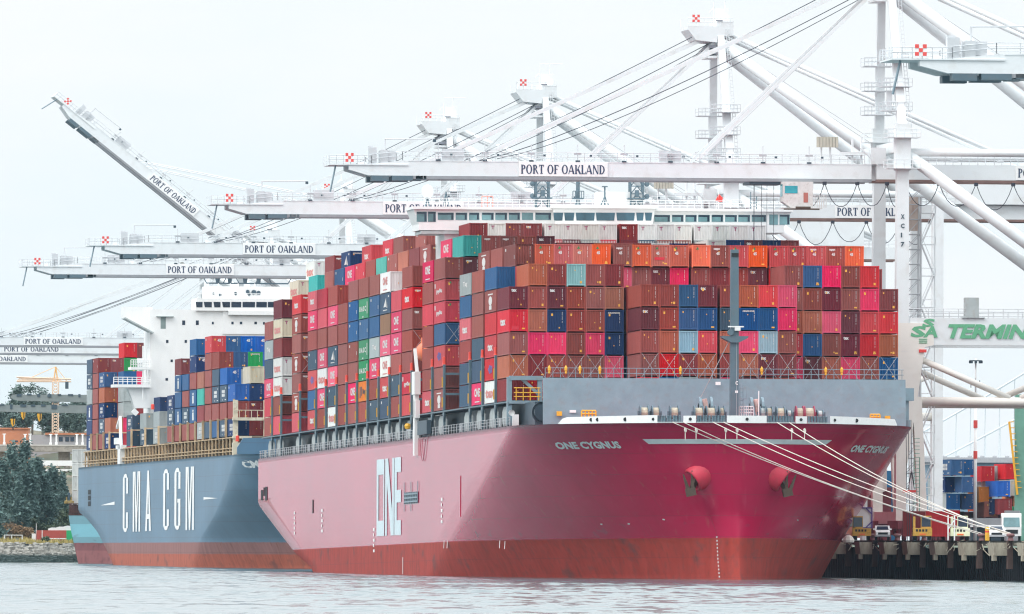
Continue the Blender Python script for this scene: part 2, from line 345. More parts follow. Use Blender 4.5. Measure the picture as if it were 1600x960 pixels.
QZ = 5.0
M['edge_concrete'] = mat('stained_edge_concrete', (.15, .13, .11), .9, .25, .7, dirt=(.05, .045, .04), dirt_amt=.7)
q = MB(); q.add([Q(238, 700, QZ), Q(900, 700, QZ), Q(900, 4600, QZ), Q(238, 4600, QZ)], [(0, 1, 2, 3)])
tag(q.build('quay_ground', M['asphalt']), kind='structure')
q = MB()
q.bx(238.6, 243.2, 700, 4600, 4.35, QZ - .004)
tag(q.build('quay_edge_beam', M['edge_concrete'], mat=QUAY), kind='structure')
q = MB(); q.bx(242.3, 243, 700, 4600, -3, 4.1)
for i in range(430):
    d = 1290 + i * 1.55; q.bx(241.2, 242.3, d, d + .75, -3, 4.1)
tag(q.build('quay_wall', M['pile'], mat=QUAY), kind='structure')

def ground_mat(name, c1, c2, scale):
    m = bpy.data.materials.new(name); m.use_nodes = True; n, l = m.node_tree.nodes, m.node_tree.links; b = n['Principled BSDF']; b.inputs['Roughness'].default_value = .95
    t = n.new('ShaderNodeTexCoord'); z = n.new('ShaderNodeTexNoise'); z.inputs['Scale'].default_value = scale; z.inputs['Detail'].default_value = 8; l.new(t.outputs['Object'], z.inputs['Vector'])
    r = n.new('ShaderNodeValToRGB'); r.color_ramp.elements[0].position = .4; r.color_ramp.elements[1].position = .6
    r.color_ramp.elements[0].color = c1 + (1,); r.color_ramp.elements[1].color = c2 + (1,); l.new(z.outputs['Fac'], r.inputs[0]); l.new(r.outputs[0], b.inputs['Base Color']); return m
rng = random.Random(4)
# island shore behind the ships: riprap bank, low terrace, hillside
YS = 2420
def px_at(px, py, Y): return P(px, py, Y)
hill = MB(); nx_, ny_ = 60, 40
prof = [(0, 3.6), (22, 4.2), (60, 5.5), (95, 8), (150, 13), (250, 18), (320, 20.5), (420, 23), (520, 29), (900, 33)]
def hz(y):
    for (a, za), (b_, zb) in zip(prof[:-1], prof[1:]):
        if a <= y <= b_: return za + (zb - za) * (y - a) / (b_ - a)
    return prof[-1][1]
hv = []
for j in range(ny_ + 1):
    y = 8 + 892 * (j / ny_) ** 1.5
    for i in range(nx_ + 1):
        x = -190 + 170 * i / nx_
        z = hz(y) + math.sin(x * .05 + y * .03) * min(2.5, y * .02) + rng.uniform(-.4, .4) * min(1, y * .02)
        if y < 60: z = hz(y) + rng.uniform(-.15, .15)
        hv.append((x, YS + y, z))
hill.add(hv, [(j * (nx_ + 1) + i, j * (nx_ + 1) + i + 1, (j + 1) * (nx_ + 1) + i + 1, (j + 1) * (nx_ + 1) + i) for j in range(ny_) for i in range(nx_)])
tag(hill.build('hill', ground_mat('dry_hillside', (.07, .08, .05), (.22, .165, .115), .045), smooth=True), kind='structure')
rip = MB()
for k in range(2600):
    x = rng.uniform(-175, -60); f = rng.random(); y = YS - 8 + f * 17; z = -.3 + f * 4.0; s = rng.uniform(.35, .95)
    pts = [(x + s * rng.uniform(.6, 1) * a, y + s * b_, z + s * c * .8) for a, b_, c in ((-1, -1, -1), (1, -1, -1), (1, 1, -1), (-1, 1, -1), (-.7, -.7, .8), (.7, -.8, .7), (.6, .7, .9), (-.7, .6, .8))]
    rip.add(pts, [(4, 5, 6, 7), (0, 1, 5, 4), (1, 2, 6, 5), (2, 3, 7, 6), (3, 0, 4, 7)])
rip.add([(-190, YS - 9, -.6), (-20, YS - 9, -.6), (-20, YS + 9, 3.65), (-190, YS + 9, 3.65)], [(0, 1, 2, 3)])
def rip_mat():
    m = ground_mat('riprap', (.14, .135, .12), (.42, .40, .36), .9); n, l = m.node_tree.nodes, m.node_tree.links
    t = n.new('ShaderNodeTexCoord'); s = n.new('ShaderNodeSeparateXYZ'); l.new(t.outputs['Object'], s.inputs[0])
    r = n.new('ShaderNodeMapRange'); r.inputs[1].default_value = 1.3; r.inputs[2].default_value = 1.9; r.inputs[3].default_value = 1; r.inputs[4].default_value = 0; l.new(s.outputs['Z'], r.inputs[0])
    x = n.new('ShaderNodeMix'); x.data_type = 'RGBA'; b = n['Principled BSDF']; src = b.inputs['Base Color'].links[0].from_socket
    l.new(r.outputs[0], x.inputs[0]); l.new(src, x.inputs[6]); x.inputs[7].default_value = (.035, .055, .05, 1); l.new(x.outputs[2], b.inputs['Base Color']); return m
tag(rip.build('riprap_bank_rubble', rip_mat()), kind='stuff')
gr = MB()
for k in range(5200):
    x = rng.uniform(-160, -70); y = YS + rng.uniform(9, 34); z = hz(y - YS) - .1; a = rng.uniform(0, PI); h = rng.uniform(.3, 1.0)
    gr.add([(x - .3 * math.cos(a), y - .3 * math.sin(a), z), (x + .3 * math.cos(a), y + .3 * math.sin(a), z), (x + rng.uniform(-.2, .2), y, z + h)], [(0, 1, 2)])
tag(gr.build('dry_grass', mat('dry_grass_blades', (.42, .34, .12), .9, .3, .3)), kind='stuff')
# far ridge across the bay, right of the frame and behind everything
fr = MB(); fv = []
for j in range(12):
    for i in range(60):
        x = -1400 + 50 * i; fv.append((x, 9000 + 160 * j, 0 if j == 0 else (30 + 26 * math.sin(i * .31) + 14 * math.sin(i * .83 + 1)) * min(1, j / 6) + (j - 5) * 2))
fr.add(fv, [(j * 60 + i, j * 60 + i + 1, (j + 1) * 60 + i + 1, (j + 1) * 60 + i) for j in range(11) for i in range(59)])
tag(fr.build('far_hills', ground_mat('far_wooded_hills', (.05, .09, .06), (.11, .13, .07), .004), smooth=True), kind='structure')

# ================================================================== ships
def lerp_tab(t, x):
    if x <= t[0][0]: return t[0][1]
    for (a, va), (b, vb) in zip(t[:-1], t[1:]):
        if x <= b: return va + (vb - va) * (x - a) / (b - a)
    return t[-1][1]
class Hull:
    def __init__(s, B, L, top, stem, full, run, nt, mt): s.B, s.L, s.top, s.stem, s.full, s.run, s.nt, s.mt = B, L, top, stem, full, run, nt, mt
    def b(s, y, z):
        st, fu, ra = lerp_tab(s.stem, z), lerp_tab(s.full, z), lerp_tab(s.run, z); r = s.B
        if y < fu:
            x = max(0, min(1, (y - st) / (fu - st))); n, m = lerp_tab(s.nt, z), lerp_tab(s.mt, z)
            r = s.B * max(0, 1 - (1 - x) ** n) ** (1 / m)
        if y > ra and ra < s.L - .1: r *= max(.12, 1 - .95 * ((y - ra) / (s.L - ra + 22)) ** 1.35)
        return r
    def s_of(s, t, z):
        a, b = lerp_tab(s.stem, z), lerp_tab(s.full, z)
        for _ in range(40):
            m = (a + b) / 2
            if s.b(m, z) < abs(t): a = m
            else: b = m
        return (a + b) / 2
    def mesh(s, zs):
        mb = MB(); nb, nm, na = 60, 14, 18; nrow = nb + nm + na + 1
        for sg in (-1, 1):
            vs = []
            for z in zs:
                st, fu, ra = lerp_tab(s.stem, z), lerp_tab(s.full, z), lerp_tab(s.run, z)
                ys = [st + (fu - st) * (i / nb) ** 2 for i in range(nb)] + [fu + (ra - fu) * i / nm for i in range(nm)] + [ra + (s.L - ra) * i / na for i in range(na + 1)]
                vs += [(sg * s.b(y, z), y, z) for y in ys]
            fs = []
            for j in range(len(zs) - 1):
                for i in range(nrow - 1):
                    q = (j * nrow + i, j * nrow + i + 1, (j + 1) * nrow + i + 1, (j + 1) * nrow + i); fs.append(q if sg > 0 else q[::-1])
            mb.add(vs, fs)
        H = len(zs) * nrow; o = (len(zs) - 1) * nrow
        mb.f += [(o + i, o + i + 1, H + o + i + 1, H + o + i) for i in range(nrow - 1)]                       # deck
        mb.f += [(j * nrow + nrow - 1, (j + 1) * nrow + nrow - 1, H + (j + 1) * nrow + nrow - 1, H + j * nrow + nrow - 1) for j in range(len(zs) - 1)]   # transom
        return mb
    def edge(s, t, z, off=0):
        return (t, s.s_of(t, z) - off, z)
ZS = [-3, -1.5] + [.6 * i for i in range(31)]
H1 = Hull(25.6, 310, 19.3, [(-3, -34.5), (0, -32.8), (2.5, -32.1), (8, -32), (17, -34.5), (19.5, -36.5)],
          [(-3, 95), (0, 88), (4.8, 64), (12, 28), (19.3, -5)],
          [(-3, 205), (2.4, 233), (4.5, 255), (7, 273), (9, 287), (11, 301), (12.4, 309.9)],
          [(0, 1.62), (6, 1.62), (12, 1.66), (19.3, 2.0)], [(0, 1.32), (5, 1.42), (9, 1.68), (13, 1.88), (19, 2)])
ship = thing('container_ship', 'huge magenta container ship with bow towards us, red waterline band and pale side lettering', 'ship', SHIP)
M['hull1'] = hull_mat('magenta_hull_paint', (.47, .006, .060), (.36, .052, .040), 5.0)
H1.mesh(ZS + [18.6, 19.3]).build('hull', M['hull1'], ship, smooth=True)

# --- deck structure, all parts of the magenta ship
ZD, Z0, TP = 19.3, 22.57, 2.93
PX0 = [795, 775, 754.5, 735, 694.5, 676, 643.8, 626.5, 609, 592, 575, 558.5, 542.5, 526.5, 510, 494.5, 469.5, 440, 426]
BAY = {-1: -13.4}
for j_, x_ in enumerate(PX0): BAY[j_] = on_plane(SHIPI, x_, 590, 0, -25.2).y
CW, CLEN, CH = 2.438, 12.19, 2.896
def tcol(c):
    c -= 1; g = .33 * (c >= 6) + .33 * (c >= 10) + .25 * (c >= 14)
    return -25.2 + 2.467 * c + g + CW / 2
# side passage: coaming wall, stanchions with flared heads, pale access panels
mb = MB(); mb.bx(-23.3, 23.3, -12, 306, ZD - .2, 22.3); mb.build('hatch_coaming', M['steel_dark'], ship)
mb = MB()
for j in range(-1, 19):
    y = BAY[j]
    if j < 0: continue
    for yy in (y - .9,):
        mb.bx(-25.45, -25.15, yy - .28, yy + .28, ZD, 21.9); mb.prism([(yy - .28, 21.0), (yy + .28, 21.0), (yy + 1.0, 22.34), (yy - 1.0, 22.34)], -25.45, -25.2, 'x')
mb.bx(-25.5, -23.3, -1, 306, 22.35, 22.52)
mb.build('deck_stanchions', M['steel_mid'], ship)
for j in range(0, 19):
    y = BAY[j]; a, b = y + 1.6, y + 10.4
    mb = MB().prism([(a + 1.3, 19.5), (b - 1.3, 19.5), (b, 20.1), (b, 21.3), (b - 1.5, 21.95), (a + 1.5, 21.95), (a, 21.3), (a, 20.1)], -24.75, -24.6, 'x'); mb.build('access_panel', M['steel_light'], ship)
mb = MB()
for k in range(105):
    y = -4 + k * 3; mb.tube((-25.5, y, ZD), (-25.5, y, ZD + 1.15), .06, 4)
    if k % 7 == 3: mb.bx(-25.6, -25.4, y + .5, y + 1.2, ZD + .1, ZD + 1.2)
for z in (.4, .78, 1.15): mb.tube((-25.5, -4, ZD + z), (-25.5, 309, ZD + z), .035, 4)
mb.build('deck_railing', M['rail_grey'], ship)
# lashing bridges between the stacks
for j in range(0, 19):
    y = BAY[j] - .75; root = MB()
    tops = 28.7
    if j == 0: continue
    for t in (-25.33, 25.3): root.bx(t - .15, t + .15, y - .3, y + .3, 22.5, tops)
    for z in (24.6, 27.3): root.bx(-25.1, 25.05, y - .45, y + .45, z, z + .3)
    for t in [-25.2 + 2.467 * 2 * k for k in range(1, 10)]: root.bx(t - .12, t + .12, y - .12, y + .12, 22.5, 27.3)
    lb = root.build('lashing_bridge', M['steel_mid'], ship)
    MB().lathe([(.01, 29.75), (.2, 29.7), (.22, 28.8), (.3, 28.7)], (-25.35, y, 0), n=6).build('lamp', M['lamp_red'], lb)
    g = MB()
    for s_ in (-.35, .35):
        for z in (23.0, 25.7): g.bx(-25.55, -25.45, y + .5 + s_, y + .56 + s_, z, z + 1.3)
    g.build('ladder', M['yellow'], lb)
# front lashing frame beside the breakwater
mb = MB(); y = -1.6
for t in (-25.3, -21.4): mb.bx(t - .3, t + .3, y - .4, y + .4, ZD + .2, 25.6)
mb.bx(-25.3, -21, y - .5, y + .5, 25.2, 25.75); mb.bar((-23.6, y, 25.3), (-21.4, y, 23.3), .5, .4); mb.bx(-25.4, -20.6, y - .8, y + .6, 22.2, 22.6)
lf = mb.build('front_lashing_frame', M['steel'], ship)
mb = MB()
for t in (-24.5, -23.6, -22.7, -21.6):
    mb.tube((t, y - .85, 22.6), (t, y - .85, 24.2), .06, 4)
for z in (23.1, 23.6, 24.2): mb.tube((-24.8, y - .85, z), (-21.4, y - .85, z), .06, 4)
mb.build('guard_rail', M['yellow'], lf)
# breakwater
mb = MB(); mb.prism([(-16.0, ZD - .3), (-15.3, ZD - .3), (-15.0, 25.25), (-15.5, 25.25)], -22.7, 23.6, 'x')
bw = mb.build('breakwater', M['steel'], ship)
mb = MB()
for k in range(48): t = -22.4 + k * .97; mb.tube((t, -15.2, 25.25), (t, -15.2, 26.5), .045, 4)
for z in (25.85, 26.5): mb.tube((-22.4, -15.2, z), (23.4, -15.2, z), .04, 4)
mb.build('guard_rail', M['steel'], bw)
for px in (858, 884, 906, 937, 1063, 1190, 1290, 1315):
    p = on_plane(SHIPI, px, 590, 1, -15.3); mb = MB(); mb.lathe([(.13, .5), (.13, .8), (.19, .9), (.19, 1.25), (.02, 1.55)], (p.x, -15.4, 25.3), n=6); mb.build('yellow_vent_cap', M['yellow'], bw)
mb = MB()
for a, b, c, d_, z0_, z1_ in ((1118, 1126, 597, 602, 0, 0), (890, 900, 641, 645, 0, 0)):
    p, q_ = on_plane(SHIPI, a, d_, 1, -16.05), on_plane(SHIPI, b, c, 1, -16.05); mb.bx(p.x, q_.x, -16.06, -16.0, p.z, q_.z)
mb.build('notice_plate', M['white_ink'], bw)
mb = MB()
for a, b, c, d_ in ((870, 878, 643, 650), (1143, 1150, 640, 646), (1383, 1391, 650, 656)):
    p, q_ = on_plane(SHIPI, a, d_, 1, -16.4), on_plane(SHIPI, b, c, 1, -16.4); mb.bx(p.x, q_.x, -16.5, -16.1, p.z, q_.z)
mb.build('yellow_locker', M['yellow'], ship)
# lashing rods crossed over the lowest visible tiers
def rods(t, y, zb, zt):
    mb = MB()
    h = CW / 2 - .15
    mb.tube((t - h, y, zb), (t + h, y, zt), .024, 4); mb.tube((t + h, y, zb), (t - h, y, zt), .024, 4); mb.build('lashing_rod', M['rail_grey'], ship)
for c in range(1, 21):
    rods(tcol(c), (BAY[-1] if 7 <= c <= 14 else BAY[0]) - .25, 25.4, 28.5)
for j in (4, 6, 16): rods(tcol(1), BAY[j] - .2, 31.4, 34.2)
# white bulwark segments along the forecastle edge
def edge_t(px):
    best = None
    for i in range(-2550, 2551, 10):
        t = i / 100; p = SHIP @ Vector(H1.edge(t, ZD)); x = 800 + F * (p.x * cr + (p.z - CAMZ) * sr) / p.y
        if best is None or abs(x - px) < best[0]: best = (abs(x - px), t)
    return best[1]
def bulwark(p0, p1, h0, h1, ramp0=0, ramp1=0):
    t0, t1 = edge_t(p0), edge_t(p1); mb = MB(); n = 24; vs = []
    for i in range(n + 1):
        f = i / n; t = t0 + (t1 - t0) * f; h = h0 + (h1 - h0) * f
        if ramp0 and f < ramp0: h = .08 + h * f / ramp0
        if ramp1 and f > 1 - ramp1: h = .08 + h * (1 - f) / ramp1
        s = H1.s_of(t, ZD)
        for yo, z in ((-.02, ZD), (-.12, ZD + h), (.12, ZD + h), (.2, ZD)): vs.append((t, s + yo, z))
    mb.add(vs, [(4 * i + k, 4 * i + 4 + k, 4 * i + 4 + (k + 1) % 4, 4 * i + (k + 1) % 4) for i in range(n) for k in range(4)])
    mb.add(vs[:4], [(0, 1, 2, 3)]); mb.add(vs[-4:], [(3, 2, 1, 0)])
    return mb.build('bulwark', M['white_ink'], ship)
bulwark(872, 1027, .82, .98, .06)
bulwark(1068, 1088, .9, .9); bulwark(1136, 1197.5, .93, .93); bulwark(1243, 1261, .9, .9); bulwark(1297, 1402, .98, .8, 0, .04)
bulwark(1027.5, 1067.5, .14, .14); bulwark(1088.5, 1135.5, .14, .14); bulwark(1198, 1242.5, .14, .14); bulwark(1261.5, 1296.5, .14, .14)
for px, py, r in ((923, 659.5, .24), (933, 659.5, .24), (977, 660, .26), (1020, 658, .18), (1079, 656, .2), (1167, 656.5, .2), (1251, 657, .2), (1304, 659, .2), (1338, 662.5, .26)):
    t = edge_t(px); s = H1.s_of(t, ZD); mb = MB(); mb.lathe([(.02, -.16), (r, -.15), (r, 0)], (t, s, ZD + .48), (0, 1, 0), 8); mb.build('fairlead_hole', M['black'], ship)
mb = MB()
for a, b in ((1028, 1067), (1089, 1135), (1199, 1242), (1262, 1296)):
    n = int((b - a) / 4.6)
    for i in range(n):
        t = edge_t(a + 2 + i * 4.6); s = H1.s_of(t, ZD) + .35; mb = MB(); mb.lathe([(.16, 0), (.16, .85), (.2, .9), (.02, .95)], (t, s, ZD), n=8); mb.build('roller_fairlead', M['steel_mid'], ship)
# winches: drums of rope on blue-grey frames
def winch(px, wt, coil=True, rad=1.0, red=False):
    p = on_plane(SHIPI, px, 640, 1, -25.5); t = p.x; wn = MB()
    wn.bx(t - wt / 2 - .25, t + wt / 2 + .25, -26.4, -24.8, ZD, ZD + .5)
    for sx in (-1, 1):
        wn.lathe([(.02, 0), (rad, 0), (rad, .12), (.02, .12)], (t + sx * wt / 2 - .06, -25.6, ZD + 1.35), (1, 0, 0), 14)
        wn.bar((t + sx * (wt / 2 + .2), -25.6, ZD + .3), (t + sx * (wt / 2 + .2), -25.6, ZD + 1.6), .22, .7)
    o = wn.build('mooring_winch', M['hose'] if red else M['steel_mid'], ship)
    MB().lathe([(.02, 0), (rad * .72, 0), (rad * .72, wt - .2), (.02, wt - .2)], (t - wt / 2 + .1, -25.6, ZD + 1.35), (1, 0, 0), 14).build('rope_drum', M['rope_coil'] if coil else M['steel_light'], o)
for a in ((1006, 1.0), (1024, .9), (1053, 1.0), (1091, 1.1), (1110, 1.1), (1127, .6), (1192, .8, False), (1200, .9), (1219, 1.0), (1249, .9, True, 1.05, True), (1264, 1.2, True, 1.05, True), (1233, .6, False, .6), (1281, .7, False, .6)): winch(*a)
for px in (1100, 1180):
    p = on_plane(SHIPI, px, 640, 1, -23.5); t = p.x; mb = MB()
    for sx in (-.7, .7): mb.lathe([(.5, 0), (1.3, 0), (1.3, .3), (.5, .3)], (t + sx, -23.5, ZD + 2.2), (1, 0, 0), 14)
    mb.bx(t - .8, t + .8, -24.2, -22.8, ZD, ZD + 1.2); o = mb.build('anchor_windlass', M['steel'], ship)
    MB().bar((t - .1, -24.6, ZD + 3.2), (t + .25, -24.5, ZD + 1.3), .45, .5).build('chain_cover', mat('flaked_red_white_paint', (.62, .42, .38), .6, .5, 1.2), o)
for px in (936, 943, 970, 1035, 1046, 1140, 1207, 1211):
    p = on_plane(SHIPI, px, 650, 1, -27.0); mb = MB(); mb.lathe([(.22, 0), (.22, .7), (.35, .75), (.02, .8)], (p.x, -24, ZD), n=8); mb.build('bollard', M['steel'], ship)
mb = MB()
def railbox(x0, x1, y0, y1, yy, nrail=3, npost=6, r=.06):
    a, b = on_plane(SHIPI, x0, y1, 1, yy), on_plane(SHIPI, x1, y0, 1, yy)
    for i in range(npost + 1): t = a.x + (b.x - a.x) * i / npost; mb.tube((t, yy, a.z), (t, yy, b.z), r, 4)
    for i in range(nrail): z = a.z + (b.z - a.z) * (i + 1) / nrail; mb.tube((a.x, yy, z), (b.x, yy, z), r, 4)
railbox(1155, 1177, 635.5, 650, -27)
mb.tube((*on_plane(SHIPI, 1185.5, 650, 1, -30).xy, ZD), on_plane(SHIPI, 1185.5, 611, 1, -30), .07, 5)
mb.build('pulpit_rail', M['white'], ship)
mb = MB(); railbox(909, 931, 642, 652, -17.5, 2, 4, .1); railbox(1360, 1375, 648, 656, -17.5, 2, 3, .1); mb.build('yellow_guard_rail', M['yellow'], ship)
# foremast with platform, radar bar and stays
mt = -28.0; p = on_plane(SHIPI, 1147, 600, 1, mt); tm = p.x
mb = MB().bar((tm, mt, ZD), (tm, mt, 41.2), 1.05, 1.05, (0, 1, 0), .95, .95)
fm = mb.build('foremast', M['steel_mid'], ship)
mb = MB(); a = on_plane(SHIPI, 1147, 530, 1, mt)
mb.prism([(tm - 1.7, a.z + .35), (tm + 1.7, a.z + .35), (tm + 1.6, a.z + .1), (tm + .5, a.z - .45), (tm - .5, a.z - .45), (tm - 1.6, a.z + .1)], mt - .9, mt + .9); mb.tube((tm - .6, mt - .55, a.z + .8), (tm - .6, mt - 1.1, a.z + .8), .38, 10); mb.build('mast_platform', M['steel_mid'], fm)
a = on_plane(SHIPI, 1151, 511, 1, mt); mb = MB().bx(tm - .9, tm + 1.1, mt - .9, mt - .7, a.z - .08, a.z + .08); mb.bx(a.x - .35, a.x + .35, mt - 1, mt - .55, a.z - .5, a.z - .1); mb.build('radar_scanner', M['white'], fm)
mb = MB().bx(tm - .45, tm + .45, mt - .56, mt - .5, 40.3, 40.75); mb.build('mast_light', M['black'], fm)
mb = MB(); put_text(mb, 'C', lambda u, v: (tm + .1 + u, mt - .56, 24.2 + v), .3, .5); mb.bx(tm + .05, tm + .4, mt - .57, mt - .56, 23.2, 23.5); mb.build('mast_marking', M['white_ink'], fm)
mb = MB()
for sx in (.75, 1.15): mb.tube((tm + sx, mt, ZD), (tm + sx, mt, 24.3), .04, 4)
for i in range(10): mb.tube((tm + .75, mt, ZD + i * .5), (tm + 1.15, mt, ZD + i * .5), .03, 4)
for sx in (.6, 1.5):
    mb.tube((tm + sx, mt - .5, 22.6), (tm + sx, mt - .5, 23.9), .04, 4)
mb.bx(tm + .5, tm + 1.6, mt - .5, mt + .5, 22.45, 22.6); mb.tube((tm + .6, mt - .5, 23.9), (tm + 1.5, mt - .5, 23.9), .04, 4); mb.build('ladder', M['steel'], fm)
mb = MB(); mb.tube((tm - .5, mt, 30.0), tuple(on_plane(SHIPI, 1093, 625, 1, -24)), .05, 4); mb.tube((tm + .2, mt, 40.8), (tm + .2, mt - 1, ZD), .02, 4); mb.build('stay_wire', M['rail_grey'], fm)
# corner gear either side of the breakwater
mb = MB(); mb.bx(22.9, 25.0, -9.5, -8, ZD, ZD + 3.6); mb.bx(23.4, 25.6, -9.8, -8, ZD + 3.4, ZD + 5.0); mb.lathe([(1.5, 0), (1.5, .5), (1.2, .5), (1.2, 0)], (22.2, -9.6, ZD + 1.9), (0, 1, 0), 16)
for k in range(4): mb.lathe([(.35, 0), (.35, .9), (.02, .95)], (22.3 + .75 * k, -11.5, ZD), n=8)
mb.build('corner_fairlead_frame', M['steel'], ship)
mb = MB()
for k in range(3): mb.bar((-21.8 + k * .9, -13.5, ZD + .3), (-21.4 + k * .9, -13.5, ZD + 1.2), .7, .9)
mb.lathe([(1.35, 0), (1.35, .4), (1.05, .4), (1.05, 0)], (-22.6, -14, ZD + 1.6), (0, 1, 0), 16); mb.build('side_roller', M['steel_dark'], ship)
mb = MB(); mb.bx(-25.1, -24.3, -3.6, -3.0, ZD, ZD + 1.5); mb.lathe([(.4, 0), (.4, .3), (.02, .3)], (-25.2, -3.6, ZD + 1.7), (0, 1, 0), 8); mb.build('inflatable_raft_canister', M['white'], ship)
# anchor pockets and anchors
for sg in (-1, 1):
    z = 12.2; t = sg * 5.6; s = H1.s_of(t, z); ax = Vector((sg * -.42, 1, .30)).normalized(); ax = -ax
    ax = Vector((sg * .80, -.42, -.42)).normalized()
    ax = Vector((sg * .80, -.22, -.56)).normalized(); c = Vector((t + sg * .25, s - .15, z - .1)) - ax * 2.0
    mb = MB().lathe([(2.1, -2.5), (2.0, -.5), (1.8, 1.0), (1.62, 1.8), (1.5, 1.95), (1.3, 1.95), (1.2, 1.7), (.02, 1.4)], c, ax, 20)
    bo = mb.build('anchor_pocket', mat('bright_pocket_paint', (.60, .028, .065), .5, .1, .8, dirt=(.25, .08, .06), dirt_amt=.3), ship, smooth=True)
    tip = c + ax * 2.0; an = MB(); d = Vector((sg * .05, -.35, -1)).normalized(); cr_ = tip + ax * .25 + d * 1.35
    an.bar(tip - ax * .8, cr_, .5, .55); an.bar(cr_ + Vector((-.55, 0, -.1)), cr_ + Vector((.6, 0, .15)), 1.0, 1.0)
    for k, dx, dz_ in ((-.2, .1, 2.7), (.25, .75, 2.2)): an.bar(cr_ + Vector((sg * k, -.15, .1)), cr_ + Vector((sg * (k + dx), -.6, dz_)), .5, .6, (0, 1, 0), .15, .2)
    an.build('anchor', M['rust'], ship)

# --- lettering on the hull
def on_flare(mb, word, t0, t1, z0, z1, lean, sgn):
    def fn(u, v):
        z = z0 + (z1 - z0) * v; t = t0 + (t1 - t0) * u + lean * (v - .5) * (z1 - z0); return (t, H1.s_of(t, z) - .14, z)
    v, f, W = text2d(word); mb.add([fn(a / W, b) for a, b in v], f)
mb = MB(); on_flare(mb, 'ONE CYGNUS', -21.1, -14.4, 16.2, 17.1, -.75, -1)
mb.build('bow_name', M['silver_ink'], ship)
mb = MB(); on_flare(mb, 'ONE CYGNUS', 15.2, 21.6, 15.9, 16.8, .6, 1); mb.build('bow_name', M['silver_ink'], ship)
mb = MB(); n = 60; vs = []
for i in range(n + 1):
    f = i / n
    for z, e_ in ((16.72, 11.2), (17.32, 12.0)): t = -e_ + 2 * e_ * f; vs.append((t, H1.s_of(t, z) - .10, z))
mb.add(vs, [(2 * i, 2 * i + 2, 2 * i + 3, 2 * i + 1) for i in range(n)]); mb.build('bow_stripe', M['silver_ink'], ship)
TS = -25.66
def side(px, py): p = on_plane(SHIPI, px, py, 0, TS); return p.y, p.z
mb = MB()
def sbox(x0, x1, ya, yb):        # rectangle on the ship's flat side, corners given where they show
    s0, s1 = side(x0, 760)[0], side(x1, 760)[0]; z0_, z1_ = side((x0 + x1) / 2, yb)[1], side((x0 + x1) / 2, ya)[1]
    mb.quad((TS, s0, z0_), (TS, s1, z0_), (TS, s1, z1_), (TS, s0, z1_))
sO, sO2, sN, sN2, sE, sE2 = (side(x, 760)[0] for x in (588.5, 600.5, 601.8, 615.5, 616.3, 626.5)); zt, zb = 17.0, 6.3
def sq(a, b, c, d, k=0): mb.quad((TS - k, a, c), (TS - k, b, c), (TS - k, b, d), (TS - k, a, d))
h_ = zt - zb; st_ = (sO - sO2) * .24
sq(sO, sO2, zt - .2 * h_, zt); sq(sO, sO2, zb, zb + .2 * h_); sq(sO, sO - st_, zb + .2 * h_, zt - .2 * h_); sq(sO2 + st_ * .5, sO2, zb + .2 * h_, zt - .2 * h_)
w_ = sN - sN2
sq(sN, sN - .2 * w_, zb, zt); sq(sN2 + .2 * w_, sN2, zb, zt); mb.quad((TS - .01, sN, zt), (TS - .01, sN - .34 * w_, zt), (TS - .01, sN2, zb), (TS - .01, sN2 + .34 * w_, zb))
w_ = sE - sE2
sq(sE, sE - .36 * w_, zb, zt); sq(sE - .36 * w_, sE2, zt - .19 * h_, zt); sq(sE - .36 * w_, sE2, zb, zb + .19 * h_); sq(sE - .36 * w_, sE2, zb + .42 * h_, zb + .58 * h_)
mb.build('side_lettering', M['pale_ink'], ship)
mb = MB()
for x, y in ((690, 785), (460, 806), (503, 802), (584, 832)):
    s0, z0_ = side(x, y)
    for k in range(5):
        mb.quad((TS, s0 + .8, z0_ + .6 - .75 * k), (TS, s0 - 1.0 + .5 * (k % 2), z0_ + .6 - .75 * k), (TS, s0 - 1.0 + .5 * (k % 2), z0_ + .2 - .75 * k), (TS, s0 + .8, z0_ + .2 - .75 * k))
for x, y in ((780, 857), (788, 858), (693, 857), (698, 857)): s0, z0_ = side(x, y); mb.quad((TS, s0, z0_), (TS, s0 - .5, z0_), (TS, s0 - .9, z0_ + 1), (TS, s0 - .4, z0_ + 1))
s0, z0_ = side(629, 880); mb.quad((TS, s0, .9), (TS, s0 - .5, .9), (TS, s0 - .5, 3.2), (TS, s0, 3.2)); mb.build('draught_marks', M['white_ink'], ship)
mb = MB()
for a, b in ((-8.5, 7.4), (8.7, 7.4), (-14.5, 6.9), (-11.9, 6.9)):
    s_ = H1.s_of(a, b); mb.quad((a - .3, H1.s_of(a - .3, b) - .05, b + .12), (a + .3, H1.s_of(a + .3, b) - .05, b - .02), (a + .3, H1.s_of(a + .3, b - .15) - .05, b - .17), (a - .3, H1.s_of(a - .3, b - .15) - .05, b - .03))
for k in range(14): z = 5 - .45 * k; t = -2.6 + .03 * k; mb.quad((t, H1.s_of(t, z) - .06, z), (t + .12, H1.s_of(t + .12, z) - .06, z), (t + .12, H1.s_of(t + .12, z + .2) - .06, z + .2), (t, H1.s_of(t, z + .2) - .06, z + .2))
mb.build('bow_marks', M['silver_ink'], ship)
mb = MB(); s0, s1 = side(632, 777)[0], side(653, 777)[0]; z0_, z1_ = side(643, 787)[1], side(643, 769)[1]
mb.quad((TS, s0, z0_), (TS, s1, z0_), (TS, s1, z1_), (TS, s0, z1_)); sdp = mb.build('side_port', M['steel_dark'], ship)
mb = MB()
for k in range(9): y = s0 + (s1 - s0) * k / 8; mb.bx(TS - .08, TS - .02, y - .12, y + .12, z0_ - (1 if k in (0, 4) else 0), z1_ + (1.4 if k in (0, 4, 8) else 0))
for k in range(3): z = z0_ + (z1_ - z0_) * (k + .5) / 3; mb.bx(TS - .1, TS - .03, s1, s0, z - .1, z + .1)
